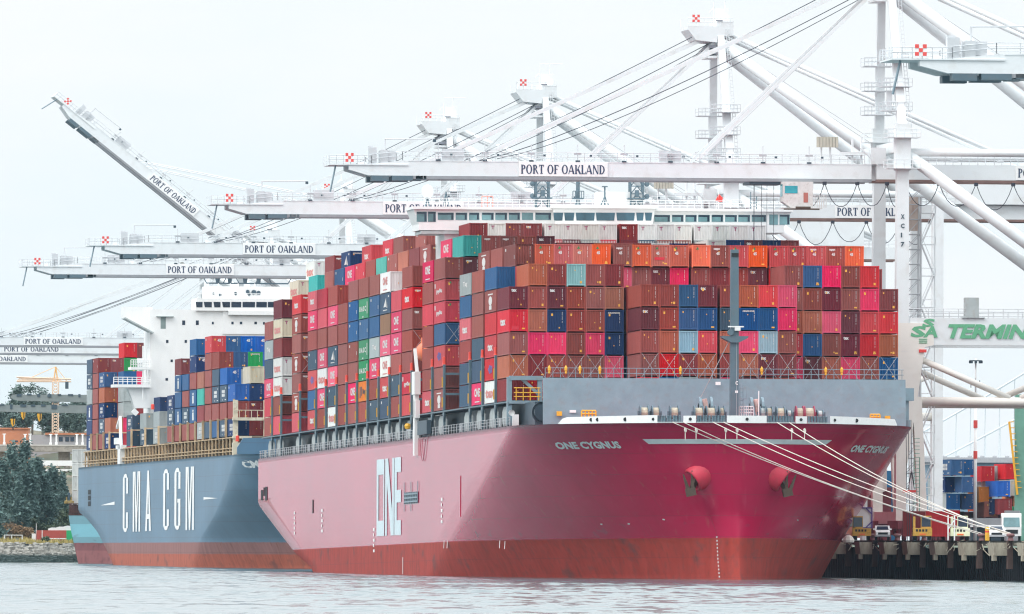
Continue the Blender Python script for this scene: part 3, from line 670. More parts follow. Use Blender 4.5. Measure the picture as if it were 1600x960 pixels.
mb.build('port_grille', M['steel'], sdp)
mb = MB()
for a, b, c, d in ((407.5, 410.5, 766, 782), (411.5, 413.5, 762, 775), (414.3, 417.5, 761, 782), (488, 489.5, 781, 802)):
    y0_, z1_ = side(a, c); y1_, z0_ = side(b, d); mb = MB(); mb.quad((TS, y0_, z0_), (TS, y1_, z0_), (TS, y1_, z1_), (TS, y0_, z1_)); mb.build('mooring_port', M['black'], ship)
mb = MB(); s0 = side(660, 680)[0]; mb.line([(-25.75, s0 + 2 - 4 * k / 12 * 1.6, 19.0 - 2.9 * (1 - ((k - 6) / 6) ** 2)) for k in range(13)], .045, 4); mb.build('hanging_hose', M['hose'], ship)
mb = MB(); s0, s1 = side(718, 742)[0], side(719, 742)[0]; mb.bx(TS - .02, TS + .1, s1 - .2, s0 + .2, 8.2, 13.6); mb.build('fender_strip', M['hull1'], ship)
# accommodation ladder davit amidships
y = BAY[5] + 17; p = on_plane(SHIPI, 650, 640, 0, -25.8); y = p.y
mb = MB(); mb.bx(-26.1, -25.5, y - .9, y + .9, ZD - 2.4, 26.5); mb.bx(-26.2, -25.4, y - 1.8, y + 1.8, 25.2, 28.3); mb.bar((-25.8, y - 1.4, 28), (-25.9, y + .6, 31.4), .4, .4); mb.bx(-26.1, -25.5, y - 2, y + 1, 22, 24.4)
dv = mb.build('gangway_davit', M['white'], ship)
mb = MB(); mb.bx(-26.2, -25.6, y - 16, y - 5, ZD + .3, ZD + 2.2); mb.build('stowed_gangway', M['steel_dark'], ship)
mb = MB(); mb.lathe([(.02, 0), (.4, .1), (.5, .5), (.3, .8), (.02, .85)], (-25.3, y + 14, ZD + 1.4), n=10); mb.build('coiled_pilot_ladder', M['yellow'], ship)

# --- bridge house
M['glass_blue'] = mat('deep_teal_window_glass', (.035, .10, .14), .1, .5, .2, spec=.8)
SB = BAY[5] + 13.6
def bz(px, py, s=SB): p = on_plane(SHIPI, px, py, 1, s); return p.x, p.z
xl, zt_ = bz(646, 327); xr, _ = bz(1236, 327); _, zb_ = bz(800, 361)
mb = MB(); mb.bx(-22, 22, SB + .4, SB + 11, 22.3, zb_ + .02)
mb.prism([(xl, zt_), (xr, zt_), (xr - .9, bz(900, 352)[1]), (xr - .9, zb_), (xl + .75, zb_), (xl + .75, bz(900, 352)[1])], SB, SB + 8)
xc0, xc1 = bz(862, 340)[0], bz(1021, 340)[0]
mb.prism([(xc0, zt_ + .3), (xc1, zt_ + .3), (xc1 - .5, zb_ + .1), (xc0 + .5, zb_ + .1)], SB - 1.6, SB + .5)
mb.bx(xl - .2, xr + .2, SB - .5, SB + 8.3, zt_, zt_ + .35); mb.bx(xc0 - .2, xc1 + .4, SB - 2.1, SB - .4, zt_ + .25, zt_ + .62)
bh = mb.build('bridge_house', M['white'], ship)
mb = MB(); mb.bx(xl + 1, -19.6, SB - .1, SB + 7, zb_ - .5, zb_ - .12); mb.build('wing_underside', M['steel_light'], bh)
W1 = [(651, 667), (668.7, 681), (684, 709), (712, 730), (733, 749), (753, 771.5), (774, 792.5), (795, 812.5), (815.5, 833), (836.5, 861)]
W2 = [(864.5, 880), (881.5, 897.5), (899.5, 929.5), (931, 961), (963, 992), (994, 1006), (1007.5, 1019)]
W3 = [(1022.5, 1047), (1050, 1068), (1071, 1088.5), (1091, 1109), (1112, 1130), (1133, 1151.5), (1153.5, 1172), (1174.5, 1197), (1202, 1215.5), (1218, 1234)]
for g, sp_, y0, y1 in ((W1, SB - .05, 332.5, 344), (W2, SB - 1.66, 332.5, 345), (W3, SB - .05, 336, 347)):
    for i, (a, b) in enumerate(g):
        ya, yb = y0, y1
        if g is W1 and i < 2: ya, yb = 331, 347
        if g is W3 and i > 7: ya, yb = 335.5, 351.5
        x0, z1_ = bz(a, ya, sp_); x1, z0_ = bz(b, yb, sp_)
        mb = MB(); sl = .12 if g is W2 else 0
        cx_ = (xc0 + xc1) / 2; k = sl * (x0 - cx_) / 3 if sl else 0
        mb.prism([(x0 + sl, z0_), (x1 - sl, z0_), (x1, z1_), (x0, z1_)], sp_, sp_ + .04)
        wn = mb.build('window', M['glass'] if g is not W2 else M['glass_blue'], bh)
        if g is not W2 and i != 8:
            mb = MB(); mb.bx(x0 + .05, x1 - .05, sp_ - .012, sp_ - .006, z1_ - .28, z1_ - .04); mb.bx(x1 - .34, x1 - .08, sp_ - .016, sp_ - .013, z0_ + .05, z1_ - .04); mb.build('window_blind', M['glass_dark'], bh)
mb = MB()
for t in range(-25, 26, 1): mb.tube((t + .3, SB + .6, zt_ + .35), (t + .3, SB + .6, zt_ + 1.45), .035, 4)
for k in (.75, 1.1, 1.45): mb.tube((-25, SB + .6, zt_ + k), (25.5, SB + .6, zt_ + k), .03, 4)
mb.build('monkey_island_rail', M['white'], bh)
MR = M['steel_mid']
def lattice(x0, x1, ytop, ybot, s, name, pl=True, r=.13):
    a, zt1 = bz(x0, ytop, s); b, zb1 = bz(x1, ybot, s); zb1 = zt_ + .3; mb = MB(); n = 4
    for x in (a, b):
        for yy in (s, s + 1.6): mb.tube((x, yy, zb1), (x, yy, zt1), r, 5)
    for i in range(n + 1):
        z = zb1 + (zt1 - zb1) * i / n; mb.bar((a, s, z), (b, s, z), .14, .14)
        if i < n:
            z2 = zb1 + (zt1 - zb1) * (i + 1) / n; m_ = (a + b) / 2; mb.tube((a, s, z), (m_, s, z2), .07, 4); mb.tube((b, s, z), (m_, s, z2), .07, 4)
    if pl: mb.bx(a - .4, b + .4, s - .4, s + 2, zb1 + (zt1 - zb1) * .33, zb1 + (zt1 - zb1) * .37); mb.bx(a + .6, b - .6, s - .2, s + .4, zb1 + (zt1 - zb1) * .4, zb1 + (zt1 - zb1) * .62)
    sx = a - .5 if x0 < 900 else b + .5
    for k in (.42, .82): mb.lathe([(.02, 0), (.38, .1), (.3, .5), (.02, .5)], (sx, s, zb1 + (zt1 - zb1) * k), (0, 1, 0), 8)
    return mb.build(name, MR, bh)
lattice(838, 858, 279, 325, SB + 3, 'radar_mast'); lattice(985.5, 1005, 279, 325, SB + 3, 'radar_mast')
x, z = bz(903, 282, SB + 3); mb = MB(); mb.tube((x, SB + 3, zt_), (x, SB + 3, z), .28, 8); _, z2 = bz(903, 310, SB + 3); mb.bx(x - .75, x + .75, SB + 2.5, SB + 3.5, z2 - .15, z2 + .05)
for k in (-.75, -.4, .4, .75): mb.tube((x + k, SB + 2.5, z2), (x + k, SB + 2.5, z2 + .95), .06, 4)
mb.tube((x - .75, SB + 2.5, z2 + .95), (x + .75, SB + 2.5, z2 + .95), .06, 4)
for k in (-.6, .6): mb.tube((x, SB + 3, z2 - .2), (x + k, SB + 3, zt_ + .3), .09, 4)
mb.build('signal_mast', MR, bh)
x, z = bz(945, 291, SB + 3); mb = MB(); mb.tube((x, SB + 3, zt_), (x, SB + 3, z), .12, 6); mb.bx(x - .38, x + .38, SB + 2.8, SB + 3.2, z - .15, z)
for k in (-.75, .75): mb.tube((x, SB + 3, z - 1.4), (x + k, SB + 3, zt_ + .3), .08, 4)
mb.tube((x, SB + 2.4, zt_ + .3), (x, SB + 3, z - 1.4), .08, 4); mb.build('antenna_tripod', MR, bh)
x, z = bz(697, 300, SB + 3); mb = MB()
for k in (-.45, .45, 0): mb.tube((x, SB + 3, z), (x + k, SB + 3 + (k == 0) * .5, zt_ + .3), .06, 4)
mb.build('antenna_tripod', MR, bh)
x, z = bz(668, 301, SB + 3); mb = MB(); mb.lathe([(.02, 1.0)] + [(1.0 * math.sin(PI * (k + 1) / 10) * .82, math.cos(PI * (k + 1) / 10) * .95) for k in range(8)] + [(.02, -.95)], (x, SB + 3, z + .1), n=14); rd = mb.build('satellite_dome', M['white'], bh, smooth=True)
mb = MB()
for k in (-.3, .3): mb.tube((x, SB + 3, z - .7), (x + k, SB + 3, zt_ + .3), .1, 4)
mb.lathe([(.3, -.95), (.4, -.7)], (x, SB + 3, z + .1), n=8); mb.build('dome_pedestal', MR, bh)
mb = MB(); a, z1_ = bz(753, 307, SB + 2); b, z0_ = bz(770, 325, SB + 2)
for x in (a, (a + b) / 2, b): mb.tube((x, SB + 2, zt_), (x, SB + 2, z1_), .06, 4)
for z in (z0_, (z0_ + z1_) / 2, z1_): mb.tube((a, SB + 2, z), (b, SB + 2, z), .06, 4)
mb.build('whip_aerial_frame', mat('pale_red_paint', (.75, .30, .24), .5, .1, 2), bh)
mb = MB(); a, z1_ = bz(1173, 300, SB + 2); b, z0_ = bz(1182, 327, SB + 2)
for x in (a, b): mb.tube((x, SB + 2, zt_), (x, SB + 2, z1_ - (.6 if x == b else 0)), .07, 4)
for f in (.15, .35): mb.tube((a, SB + 2, z0_ + (z1_ - z0_) * f), (b, SB + 2, z0_ + (z1_ - z0_) * f), .07, 4)
mb.build('flag_halyard_post', MR, bh)
fx, fz = bz(1123, 303, SB + 2); mb = MB(); mb.tube((fx, SB + 2, zt_), (fx, SB + 2, fz + .3), .04, 4); fp = mb.build('flag_pole', M['white'], bh)
mb = MB(); mb.add([(fx, SB + 2, fz), (fx + .55, SB + 1.85, fz - .55), (fx + .5, SB + 2.1, fz - 1.15), (fx - .1, SB + 1.9, fz - 1.05), (fx - .45, SB + 2.1, fz - .95), (fx - .2, SB + 1.95, fz - .45)], [(0, 1, 2, 3), (0, 3, 4, 5)]); mb.build('red_flag', M['red'], bh)
mb = MB(); a, z1_ = bz(930, 301, SB + 7); b, z0_ = bz(1000, 327, SB + 7); mb.bx(a, b, SB + 4, SB + 8, zt_, z1_); mb.build('funnel_casing', M['white'], bh)
# lifeboat
p = on_plane(SHIPI, 655, 557, 1, BAY[5] + 14)
lb_ = thing('lifeboat', 'orange enclosed lifeboat hanging by the white davit at the magenta ship\'s side', 'lifeboat', SHIP @ Matrix.Translation((p.x + 1.7, p.y, p.z + .8)))
prof_ = [(0, .02), (.5, .7), (1.6, 1.25), (4.5, 1.5), (7.5, 1.35), (8.8, .8), (9.2, .02)]
mb = MB(); n = 14; vs = []
for y, r in prof_:
    for i in range(n): t = 2 * PI * i / n; vs.append((math.cos(t) * r, y, math.sin(t) * r * (.95 if math.sin(t) > 0 else 1.05)))
mb.add(vs, [(k * n + i, k * n + (i + 1) % n, (k + 1) * n + (i + 1) % n, (k + 1) * n + i) for k in range(len(prof_) - 1) for i in range(n)]); mb.build('hull', M['orange'], lb_, smooth=True)
MB().bx(-.6, .6, 5.5, 7.5, 1.2, 1.9).build('cabin', M['orange'], lb_); mb = MB(); mb.bx(-.05, .05, .8, 1, 1, 3.2); mb.bx(-.05, .05, 8, 8.2, 1, 3.2); mb.build('hoist_fall', M['wire'], lb_)

# ================================================================== containers
PAL = {'BR': ((.32, .068, .055), 'brown'), 'MB': ((.265, .038, .04), 'maroon-brown'), 'DM': ((.165, .026, .038), 'dark maroon'), 'OB': ((.44, .12, .065), 'orange-brown'),
       'OR': ((.78, .12, .03), 'bright orange'), 'OC': ((.56, .13, .08), 'salmon-orange'), 'CR_': ((.52, .075, .075), 'coral red'), 'RD': ((.58, .018, .026), 'red'), 'RP': ((.62, .05, .075), 'pinkish red'),
       'HP': ((.72, .03, .12), 'hot pink'), 'NV': ((.008, .038, .14), 'navy blue'), 'BL': ((.016, .095, .25), 'blue'), 'SL': ((.045, .085, .14), 'slate blue'), 'LB': ((.27, .44, .48), 'pale blue-grey'),
       'TE': ((.06, .42, .38), 'teal'), 'WH': ((.74, .74, .71), 'off-white'), 'CR': ((.66, .58, .44), 'cream'), 'GN': ((.03, .25, .11), 'dark green'), 'GB': ((.0, .36, .07), 'bright green'),
       'GY': ((.36, .40, .40), 'grey'), 'BB': ((.0, .11, .46), 'bright blue'), 'ON': ((.76, .22, .03), 'amber orange'), 'TN': ((.27, .14, .07), 'tan-brown')}
def container_mesh(half=False):
    mb = MB(); W, D, H = CW / 2, (CLEN if not half else 6.06), CH
    pw, tr, br = .15, .14, .20
    for sx in (-1, 1):
        for y0, y1 in ((0, .16), (D - .16, D)):
            x0, x1 = sorted((sx * W, sx * (W - pw))); mb.bx(x0, x1, y0, y1, .0, H)
            mb.bx(x0 - .004, x1 + .004, y0 - .006, y1 + .006, H - .11, H + .012)
    for y0, y1 in ((0.005, .12), (D - .12, D - .005)):
        mb.bx(-W + pw, W - pw, y0, y1, H - tr, H - .01); mb.bx(-W + pw, W - pw, y0, y1, .15, .30)
    a0, a1, z0, z1 = -W + pw, W - pw, .25, H - tr
    n = 10; pit = (a1 - a0) / n; xs = []
    for i in range(n):                               # corrugated end wall
        b = a0 + i * pit; xs += [(b, .05), (b + pit * .40, .05), (b + pit * .55, .125), (b + pit * .85, .125)]
    xs.append((a1, .05)); vs = []
    for x, y in xs: vs += [(x, y, z0), (x, y, z1)]
    mb.add(vs, [(2 * i, 2 * i + 2, 2 * i + 3, 2 * i + 1) for i in range(len(xs) - 1)])
    for sx in (-1, 1):                               # side walls: shallow corrugation between rails
        x0, x1 = sorted((sx * (W - .004), sx * (W - .07))); mb.bx(x0, x1, .16, D - .16, H - .09, H - .004); mb.bx(x0, x1, .16, D - .16, .10, .26)
        m = 40 if not half else 20; p_ = (D - .32) / m; ys = []
        for i in range(m): b = .16 + i * p_; ys += [(b, W - .012), (b + p_ * .5, W - .012), (b + p_ * .62, W - .034), (b + p_ * .88, W - .034)]
        ys.append((D - .16, W - .012)); vs = []
        for y, x in ys: vs += [(sx * x, y, .26), (sx * x, y, H - .09)]
        fs = [(2 * i, 2 * i + 2, 2 * i + 3, 2 * i + 1) for i in range(len(ys) - 1)]; mb.add(vs, fs if sx > 0 else [f[::-1] for f in fs])
    mb.quad((-W + .05, .1, H - .05), (W - .05, .1, H - .05), (W - .05, D - .1, H - .05), (-W + .05, D - .1, H - .05)); mb.quad((-W + .05, .1, .16), (-W + .05, D - .1, .16), (W - .05, D - .1, .16), (W - .05, .1, .16))
    mb.quad((-W + .16, D - .05, .2), (W - .16, D - .05, .2), (W - .16, D - .05, H - .1), (-W + .16, D - .05, H - .1))
    o = mb.build('shipping_container', M['container']); me = o.data; bpy.data.objects.remove(o); return me
CME = container_mesh()
_mk = {}
def mesh_of(key, make, m):
    if key not in _mk:
        mb = MB(); make(mb); o = mb.build(key, M[m]); _mk[key] = o.data; bpy.data.objects.remove(o)
    return _mk[key]
fr_ = lambda x0, z0, k=0: (lambda u, v: (x0 + u, .028 - k, z0 + v))
sd_ = lambda y0, z0: (lambda u, v: (-CW / 2 - .014, y0 - u, z0 + v))       # reads from aft to fore on the seaward side
def rect_f(mb, x0, x1, z0, z1, k=0.): mb.quad((x0, .032 - k, z0), (x1, .032 - k, z0), (x1, .032 - k, z1), (x0, .032 - k, z1))
def rect_s(mb, y0, y1, z0, z1, k=0.): X = -CW / 2 - .014 - k; mb.quad((X, y1, z0), (X, y0, z0), (X, y0, z1), (X, y1, z1))
def disc_s(mb, y, z, ry, rz, n=10): X = -CW / 2 - .014; mb.add([(X, y - ry * math.cos(2 * PI * i / n), z + rz * math.sin(2 * PI * i / n)) for i in range(n)], [tuple(range(n))])
def mk_code(mb):
    for i in range(12):
        if i not in (4, 9): rect_f(mb, .66, .73, 2.52 - i * .115, 2.59 - i * .115)
def mk_one(mb):
    put_text(mb, 'ONE', sd_(9.0, 1.12), 5.8, 1.15); rect_s(mb, 3.6, 8.6, .42, .56)
def mk_tex_s(mb): put_text(mb, 'tex', sd_(9.0, .95), 5.5, .95)
def mk_uasc(mb): put_text(mb, 'U A S C', sd_(11.2, 1.1), 8.4, .75); rect_s(mb, 1.0, 1.7, .7, 2.4); rect_s(mb, 6, 7.4, .25, .42)
def mk_crest(mb):
    disc_s(mb, 6.2, 1.55, 1.9, .62); rect_s(mb, 4.9, 7.5, .42, .95); rect_s(mb, 3.6, 8.8, 2.32, 2.48)
def mk_flower(mb):
    for a in range(5): disc_s(mb, 6.1 + 1.35 * math.cos(a * 1.257), 1.5 + .34 * math.sin(a * 1.257), 1.05, .27, 8)
def mk_sail(mb):
    X = -CW / 2 - .014; mb.add([(X, 8.0, 1.0), (X, 4.6, 1.0), (X, 4.8, 2.3)], [(0, 1, 2)]); mb.add([(X, 4.2, .85), (X, 3.2, .85), (X, 3.9, 1.8)], [(0, 1, 2)]); rect_s(mb, 3.4, 8.4, .5, .62); rect_s(mb, 1.2, 2.4, 2.3, 2.55)
def mk_script(mb): put_text(mb, 'tex', sd_(11.2, .75), 9.8, 1.15)
def mk_hapag(mb): rect_s(mb, 9.4, 10.6, .6, 2.2); rect_s(mb, 7.6, 8.6, .9, 2.2); put_text(mb, 'lloyd', sd_(6.8, .9), 5.2, .95)
def mk_block(mb):
    for i in range(2):
        for k in range(3): rect_s(mb, 3.6 + k * 1.8, 5.0 + k * 1.8, 1.0 + i * .62, 1.5 + i * .62)
    rect_s(mb, 1.3, 2.2, 2.3, 2.55); rect_s(mb, 1.3, 3.4, .4, .55); rect_s(mb, 7.4, 8.0, .35, .6)
def mk_vert(mb): rect_s(mb, 4.2, 6.8, .55, 1.9); disc_s(mb, 5.5, 2.2, 1.2, .22, 8)
def mk_tag(mb): put_text(mb, 'Tag', sd_(8.4, 1.1), 4.8, .8)
def mk_kline(mb): put_text(mb, 'py0u', sd_(9.4, 1.05), 6.4, .75); rect_s(mb, 10.4, 11.4, 1.9, 2.5)
def mk_mark(mb): rect_s(mb, 9.6, 10.6, 2.2, 2.55); rect_s(mb, 1.0, 1.4, 1.0, 1.5)
def mk_green(mb): rect_s(mb, 4, 8, 1.1, 1.7)
SIDE = {'O': ('emblem', mk_one, 'stencil', 'white-emblem'), 'X': ('lettering', mk_tex_s, 'stencil', 'white-script'), 'U': ('lettering', mk_uasc, 'stencil', 'white-lettered'),
        'E': ('emblem', mk_crest, 'stencil', 'white-crested'), 'F': ('emblem', mk_flower, 'violet', 'violet-flowered'), 'S': ('emblem', mk_sail, 'stencil', 'white-sail'), 'R': ('lettering', mk_script, 'red_ink', 'red-script'),
        'H': ('lettering', mk_hapag, 'black_ink', 'black-lettered'), 'B': ('block_lettering', mk_block, 'stencil', 'block-lettered'), 'V': ('block_lettering', mk_vert, 'stencil', 'white-striped'),
        'G': ('lettering', mk_tag, 'stencil', 'white-tagged'), 'K': ('lettering', mk_kline, 'stencil', 'white-lettered'), 'm': ('marking', mk_mark, 'stencil', ''), 'P': ('emblem', mk_one, 'red_ink', 'red-emblem')}
def emblem_tri(mb):
    mb.add([(-.72, .03, 2.32), (-.30, .03, 2.32), (-.44, .03, 2.66)], [(0, 1, 2)])
FRONT = {'t': [('lettering', lambda mb: put_text(mb, 'tex', fr_(-.92, 2.22), .68, .40), 'stencil', 'tex-lettered')],
         '5': [('number', lambda mb: put_text(mb, '45', fr_(-.62, 1.62), .46, .40), 'stencil', '45-marked'), ('emblem', emblem_tri, 'emblem_green', '')],
         '6': [('number', lambda mb: put_text(mb, '45', fr_(-.52, 1.62), .46, .40), 'stencil', '45-marked'), ('lettering', lambda mb: put_text(mb, 'capps', fr_(-.86, 2.22), .82, .3), 'stencil', '')],
         '4': [('number', lambda mb: put_text(mb, '45', fr_(-.2, 1.9), .62, .48), 'stencil', '45-marked')],
         'c': [('lettering', lambda mb: put_text(mb, 'CRONOS', fr_(-.82, 2.42), 1.5, .2), 'stencil', 'capital-lettered')],
         'T': [('lettering', lambda mb: put_text(mb, 'T', fr_(-.72, 2.05), .42, .5), 'purple_ink', 'purple-T')],
         'w': [('lettering', lambda mb: put_text(mb, 'capps', fr_(-.86, 2.22), .82, .3), 'stencil', 'white-tagged')],
         'g': [('emblem', emblem_tri, 'emblem_green', 'green-emblem')],
         'r': [('red_patch', lambda mb: rect_f(mb, -.85, .05, .35, .75, .004), 'label_red', 'red-patched')],
         'q': [('red_patch', lambda mb: rect_f(mb, -.8, .5, .95, 1.3, .004), 'label_red', 'red-patched')], '-': []}
crng = random.Random(11)
STICK = [(-.75, 2.25, .16, .2), (.5, .42, .26, .3), (.25, .5, .16, .18), (-.1, 1.2, .12, .14), (-.2, 2.0, .12, .14), (.45, .38, .38, .18), (-.72, 2.1, .22, .3)]
def container(matrix, col, label, side='', front=None, group=None, extra=''):
    o = bpy.data.objects.new('shipping_container', CME); COL.objects.link(o); o.matrix_world = matrix
    c = PAL[col][0]; lv = crng.uniform(.86, 1.1); j = (lambda: lv * crng.uniform(.985, 1.015)) if min(c) > .3 else (lambda: lv * crng.uniform(.93, 1.07)); o.color = (c[0] * j(), c[1] * j(), c[2] * j(), 1)
    tag(o, label, 'container', group)
    def part(nm, me):
        k = bpy.data.objects.new(nm, me); COL.objects.link(k); k.parent = o
    if side and side in SIDE: nm, f, m_, _ = SIDE[side]; part(nm, mesh_of('s' + side, f, m_))
    if front is not None:
        if 'T' not in front: part('code_marking', mesh_of('code', mk_code, 'stencil'))
        for ch in front:
            for nm, f, m_, _ in FRONT.get(ch, []): part(nm, mesh_of('f' + ch + nm, f, m_))
        if 'T' not in front and 'z' not in front:
            for q_ in crng.sample(range(len(STICK)), 1 + (crng.random() < .75)):
                x, z, a, b = STICK[q_]; part('warning_sticker', mesh_of('st%d' % q_, lambda mb: rect_f(mb, x, x + a, z, z + b, .006), 'label_orange'))
    return o
ORD = 'first second third fourth fifth sixth seventh eighth ninth tenth eleventh twelfth thirteenth fourteenth fifteenth sixteenth seventeenth eighteenth nineteenth twentieth'.split()
def desc(col, side, front):
    a = PAL[col][1]; ex = ''
    if front:
        for ch in front:
            for _, _, _, d in FRONT.get(ch, []): ex = ex or d
    if not ex and side in SIDE: ex = SIDE[side][3]
    return (ex + ' ' if ex else '') + a + ' container'
G1 = 'containers stacked on the magenta ship'
SPEC = {}
def ship_box(bay, c, t, col, side='', front=None, dz=0., dy=0., lab=None):
    SPEC[(bay, c, t)] = 1
    m = SHIP @ Matrix.Translation((tcol(c), BAY[bay] + dy, Z0 + TP * t + dz))
    return container(m, col, lab, side, front, G1)
# forward centre block: eight columns, four tiers seen above the breakwater (top to bottom)
FC = [['BR', 'BR', 'BL', 'DMt', 'BR', 'OB', 'RD', 'HP'], ['DMt', 'BR', 'BL', 'BL', 'SL', 'BLc', 'BL', 'HP'], ['BR', 'OB', 'LB', 'RP', 'OB', 'HP', 'LB', 'BR'], ['BR', 'RD', 'MB', 'OB', 'BR', 'OB', 'DMt', 'MB']]
def cf(s):
    k = s if s in PAL else s[:-1] if s[:-1] in PAL else s[:-2]
    return k, s[len(k):]
for r_, row in enumerate(FC):
    for i, s in enumerate(row):
        k, fr = cf(s); ship_box(-1, 7 + i, 4 - r_, k, '', fr or '-', lab='%s, %s row down of the forward centre block, %s from left' % (desc(k, '', fr), ORD[r_], ORD[i]))
FA = [[None, 'OB', 'BR', 'LB', 'BR', 'MB'], ['DMt', 'BR', 'DMt', 'BR', 'BR', 'OB'], ['RPr', 'OB', 'NV', 'BR', 'BR', 'NVc'], ['BR', 'HP', 'HP', 'BR', 'HP', 'NV'], ['OB', 'MB', 'BR', 'BR', 'BR', 'HP'], ['MB', 'RD', None, None, None, None]]
S0 = {4: '', 3: 'X', 2: '', 1: '', 0: ''}
for r_, row in enumerate(FA):
    for i, s in enumerate(row):
        if not s: continue
        k, fr = cf(s); t = 5 - r_
        ship_box(0, 1 + i, t, k, S0.get(t, '') if i == 0 else '', fr or '-', lab='%s, %s row down of the front six-column block, %s from left' % (desc(k, '', fr), ORD[r_], ORD[i]))
FB = [['BR', 'BL', 'HP', 'BR', 'RD', None], ['BR', 'BR', 'DMt', 'BR', 'HP', 'MB'], ['OB', 'OB', 'HP', 'DM', 'RD', 'RD'], ['RP', 'BL', 'BR', 'DMt', 'RD', 'OB'], ['HP', 'DMt', 'OB', 'HP', 'BR', 'BL']]
for r_, row in enumerate(FB):
    for i, s in enumerate(row):
        if not s: continue
        k, fr = cf(s); ship_box(0, 15 + i, 5 - r_, k, '', fr or '-', lab='%s, %s row down of the quay-side front block, %s from left' % (desc(k, '', fr), ORD[r_], ORD[i]))
for t, k in ((4, 'MB'), (3, 'BR'), (2, 'DM'), (1, 'SL')):
    ship_box(0, 7, t, k, '', '-', lab='%s glimpsed in the dark slot beside the front six-column block, %s one up' % (desc(k, '', ''), ORD[t]))
OROW = ['BR', 'OC5', 'CR_5', 'OC5', 'OR5', 'BR6', 'OR5', 'OC5q', 'OC5', 'ORg', 'BR6', 'RD5', 'OR5', 'CR_5', 'CR_5', 'CR_6', 'BR6', 'OR5']
for i, s in enumerate(OROW):
    k, fr = cf(s); ship_box(1, 2 + i, 6, k, '', fr or '-', dy=-.45 if i else 0, lab='%s, %s from the left in the long raised orange row' % (desc(k, '', fr), ORD[i]))
for i, s in enumerate(['HP', 'BR', 'DMt', 'HP', 'BR', 'MB', 'BR', 'DMt', 'RD']):
    k, fr = cf(s); ship_box(1, 7 + i, 5, k, '', fr or '-', lab='%s in shade under the raised orange row, %s from the left there' % (desc(k, '', fr), ORD[i]))
ship_box(1, 20, 5, 'MB', '', None, lab='maroon-brown container behind the red one at the quay-side end of the stacks')
ship_box(1, 2, 5, 'RD', '', '-', lab='red container showing as a sliver beside the blue end-on container near the front')
# seaward column of every stack, bottom to top
COLS = {1: ['WHR', 'RDF', 'RDX', 'RD', 'BRE', 'BL'], 2: ['HPO', 'SL', 'SL', 'BR', 'BR', 'BR'], 3: ['SL', 'SL', 'BR', 'RPX', 'BL', 'GYG'],
        4: ['BRE', 'BR', 'RDF-', 'BL-', 'RPK-g', 'RDK-g', 'BR-'], 5: ['RPX', 'BR', 'BR', 'BR', 'RP', 'BR', 'HPO'], 6: ['RD', 'RPK', 'BR', 'BR-', 'BR-t', 'RDX-w', 'BR-'],
        7: ['BR', 'SLm', 'BR', 'HPO', 'HPO', 'RP'], 8: ['SLm', 'RDX', 'WHP', 'HPO', 'TN', 'SLS', 'WHP-'], 9: ['SLm', 'BR', 'HPO', 'GYG', 'BL', 'BLm', 'BR'],
        10: ['BR', 'ONH', 'GNU', 'GNU', 'BLm', 'GNU', 'BR'], 11: ['BR', 'HPO', 'BR', 'BRm', 'BLm', 'BLm', 'BR'], 12: ['BR', 'BR', 'BR', 'BR', 'BR', 'BR'],
        13: ['WHR', 'SLm', 'HPO', 'SLS', 'BR', 'HPO', 'BR-'], 14: ['BR', 'HPO', 'WHR', 'HPO', 'BR', 'RP', 'RP'], 15: ['RDX', 'BL', 'RDF', 'SLm', 'BR', 'HPO', 'RPX'],
        16: ['RP', 'BRE', 'BR-w', 'BRE-w', 'BR-w', 'BRE-w', 'RDX-w'], 17: ['RP', 'BR', 'WHR-T', 'WHR-T', 'MB-', 'CRR-T', 'DM-'], 18: ['BR', 'RP', 'HPO', 'SL', 'GYG', 'BR']}
def split(s):
    k = next(x for x in sorted(PAL, key=len, reverse=True) if s.startswith(x)); s = s[len(k):]; fr = None
    if '-' in s: s, fr = s.split('-'); fr = fr or '-'
    return k, s, fr
for bay, st in COLS.items():
    for t, s in enumerate(st):
        k, sd, fr = split(s)
        ship_box(bay, 1, t, k, sd, fr, lab='%s, %s tier up in the %s seaward stack from the bow' % (desc(k, sd, '' if sd else fr), ORD[t], ORD[bay]))
# shoulders: second and third columns where they rise above the outer one
UP = [(1, 2, 6, 'BR', 'm', None), (2, 2, 6, 'BR', '', None), (3, 2, 6, 'BR', 'E', None), (4, 2, 6, 'DM', '', 'w'), (5, 2, 7, 'HP', 'O', None), (6, 2, 7, 'BR', 'E', 'w'), (7, 2, 7, 'MB', '', '-'), (7, 3, 7, 'MB', '', '-'), (8, 3, 8, 'BR', 'm', None),
      (8, 2, 7, 'OB', '', '-'), (9, 2, 7, 'BR', 'm', None), (10, 2, 7, 'TE', '', None), (11, 2, 7, 'BR', '', None), (12, 2, 7, 'RP', 'm', None), (13, 2, 7, 'HP', 'O', None), (14, 2, 7, 'BL', 'm', None), (15, 2, 7, 'BR', '', None), (16, 2, 7, 'TE', '', '-'), (17, 2, 7, 'CR', 'R', 'T'),
      (10, 3, 8, 'BR', '', '-'), (11, 3, 8, 'RP', 'X', None), (13, 3, 8, 'RD', 'X', '-'), (15, 3, 8, 'NV', 'S', 'c'), (16, 3, 8, 'MB', '', 'w'), (17, 3, 8, 'WH', 'R', 'T')]
for bay, c, t, k, sd, fr in UP:
    ship_box(bay, c, t, k, sd, fr, lab='%s high on the %s column in, %s stack from the bow' % (desc(k, sd, '' if sd else fr), ORD[c - 1], ORD[bay]))
for i, s in enumerate(['TE', 'BRw', 'BRw', 'BR', 'DMt']):
    k, fr = cf(s); ship_box(4, 2 + i, 7, k, '', fr or '-', lab='%s beneath the off-white top row, %s from the left' % (desc(k, '', fr), ORD[i]))
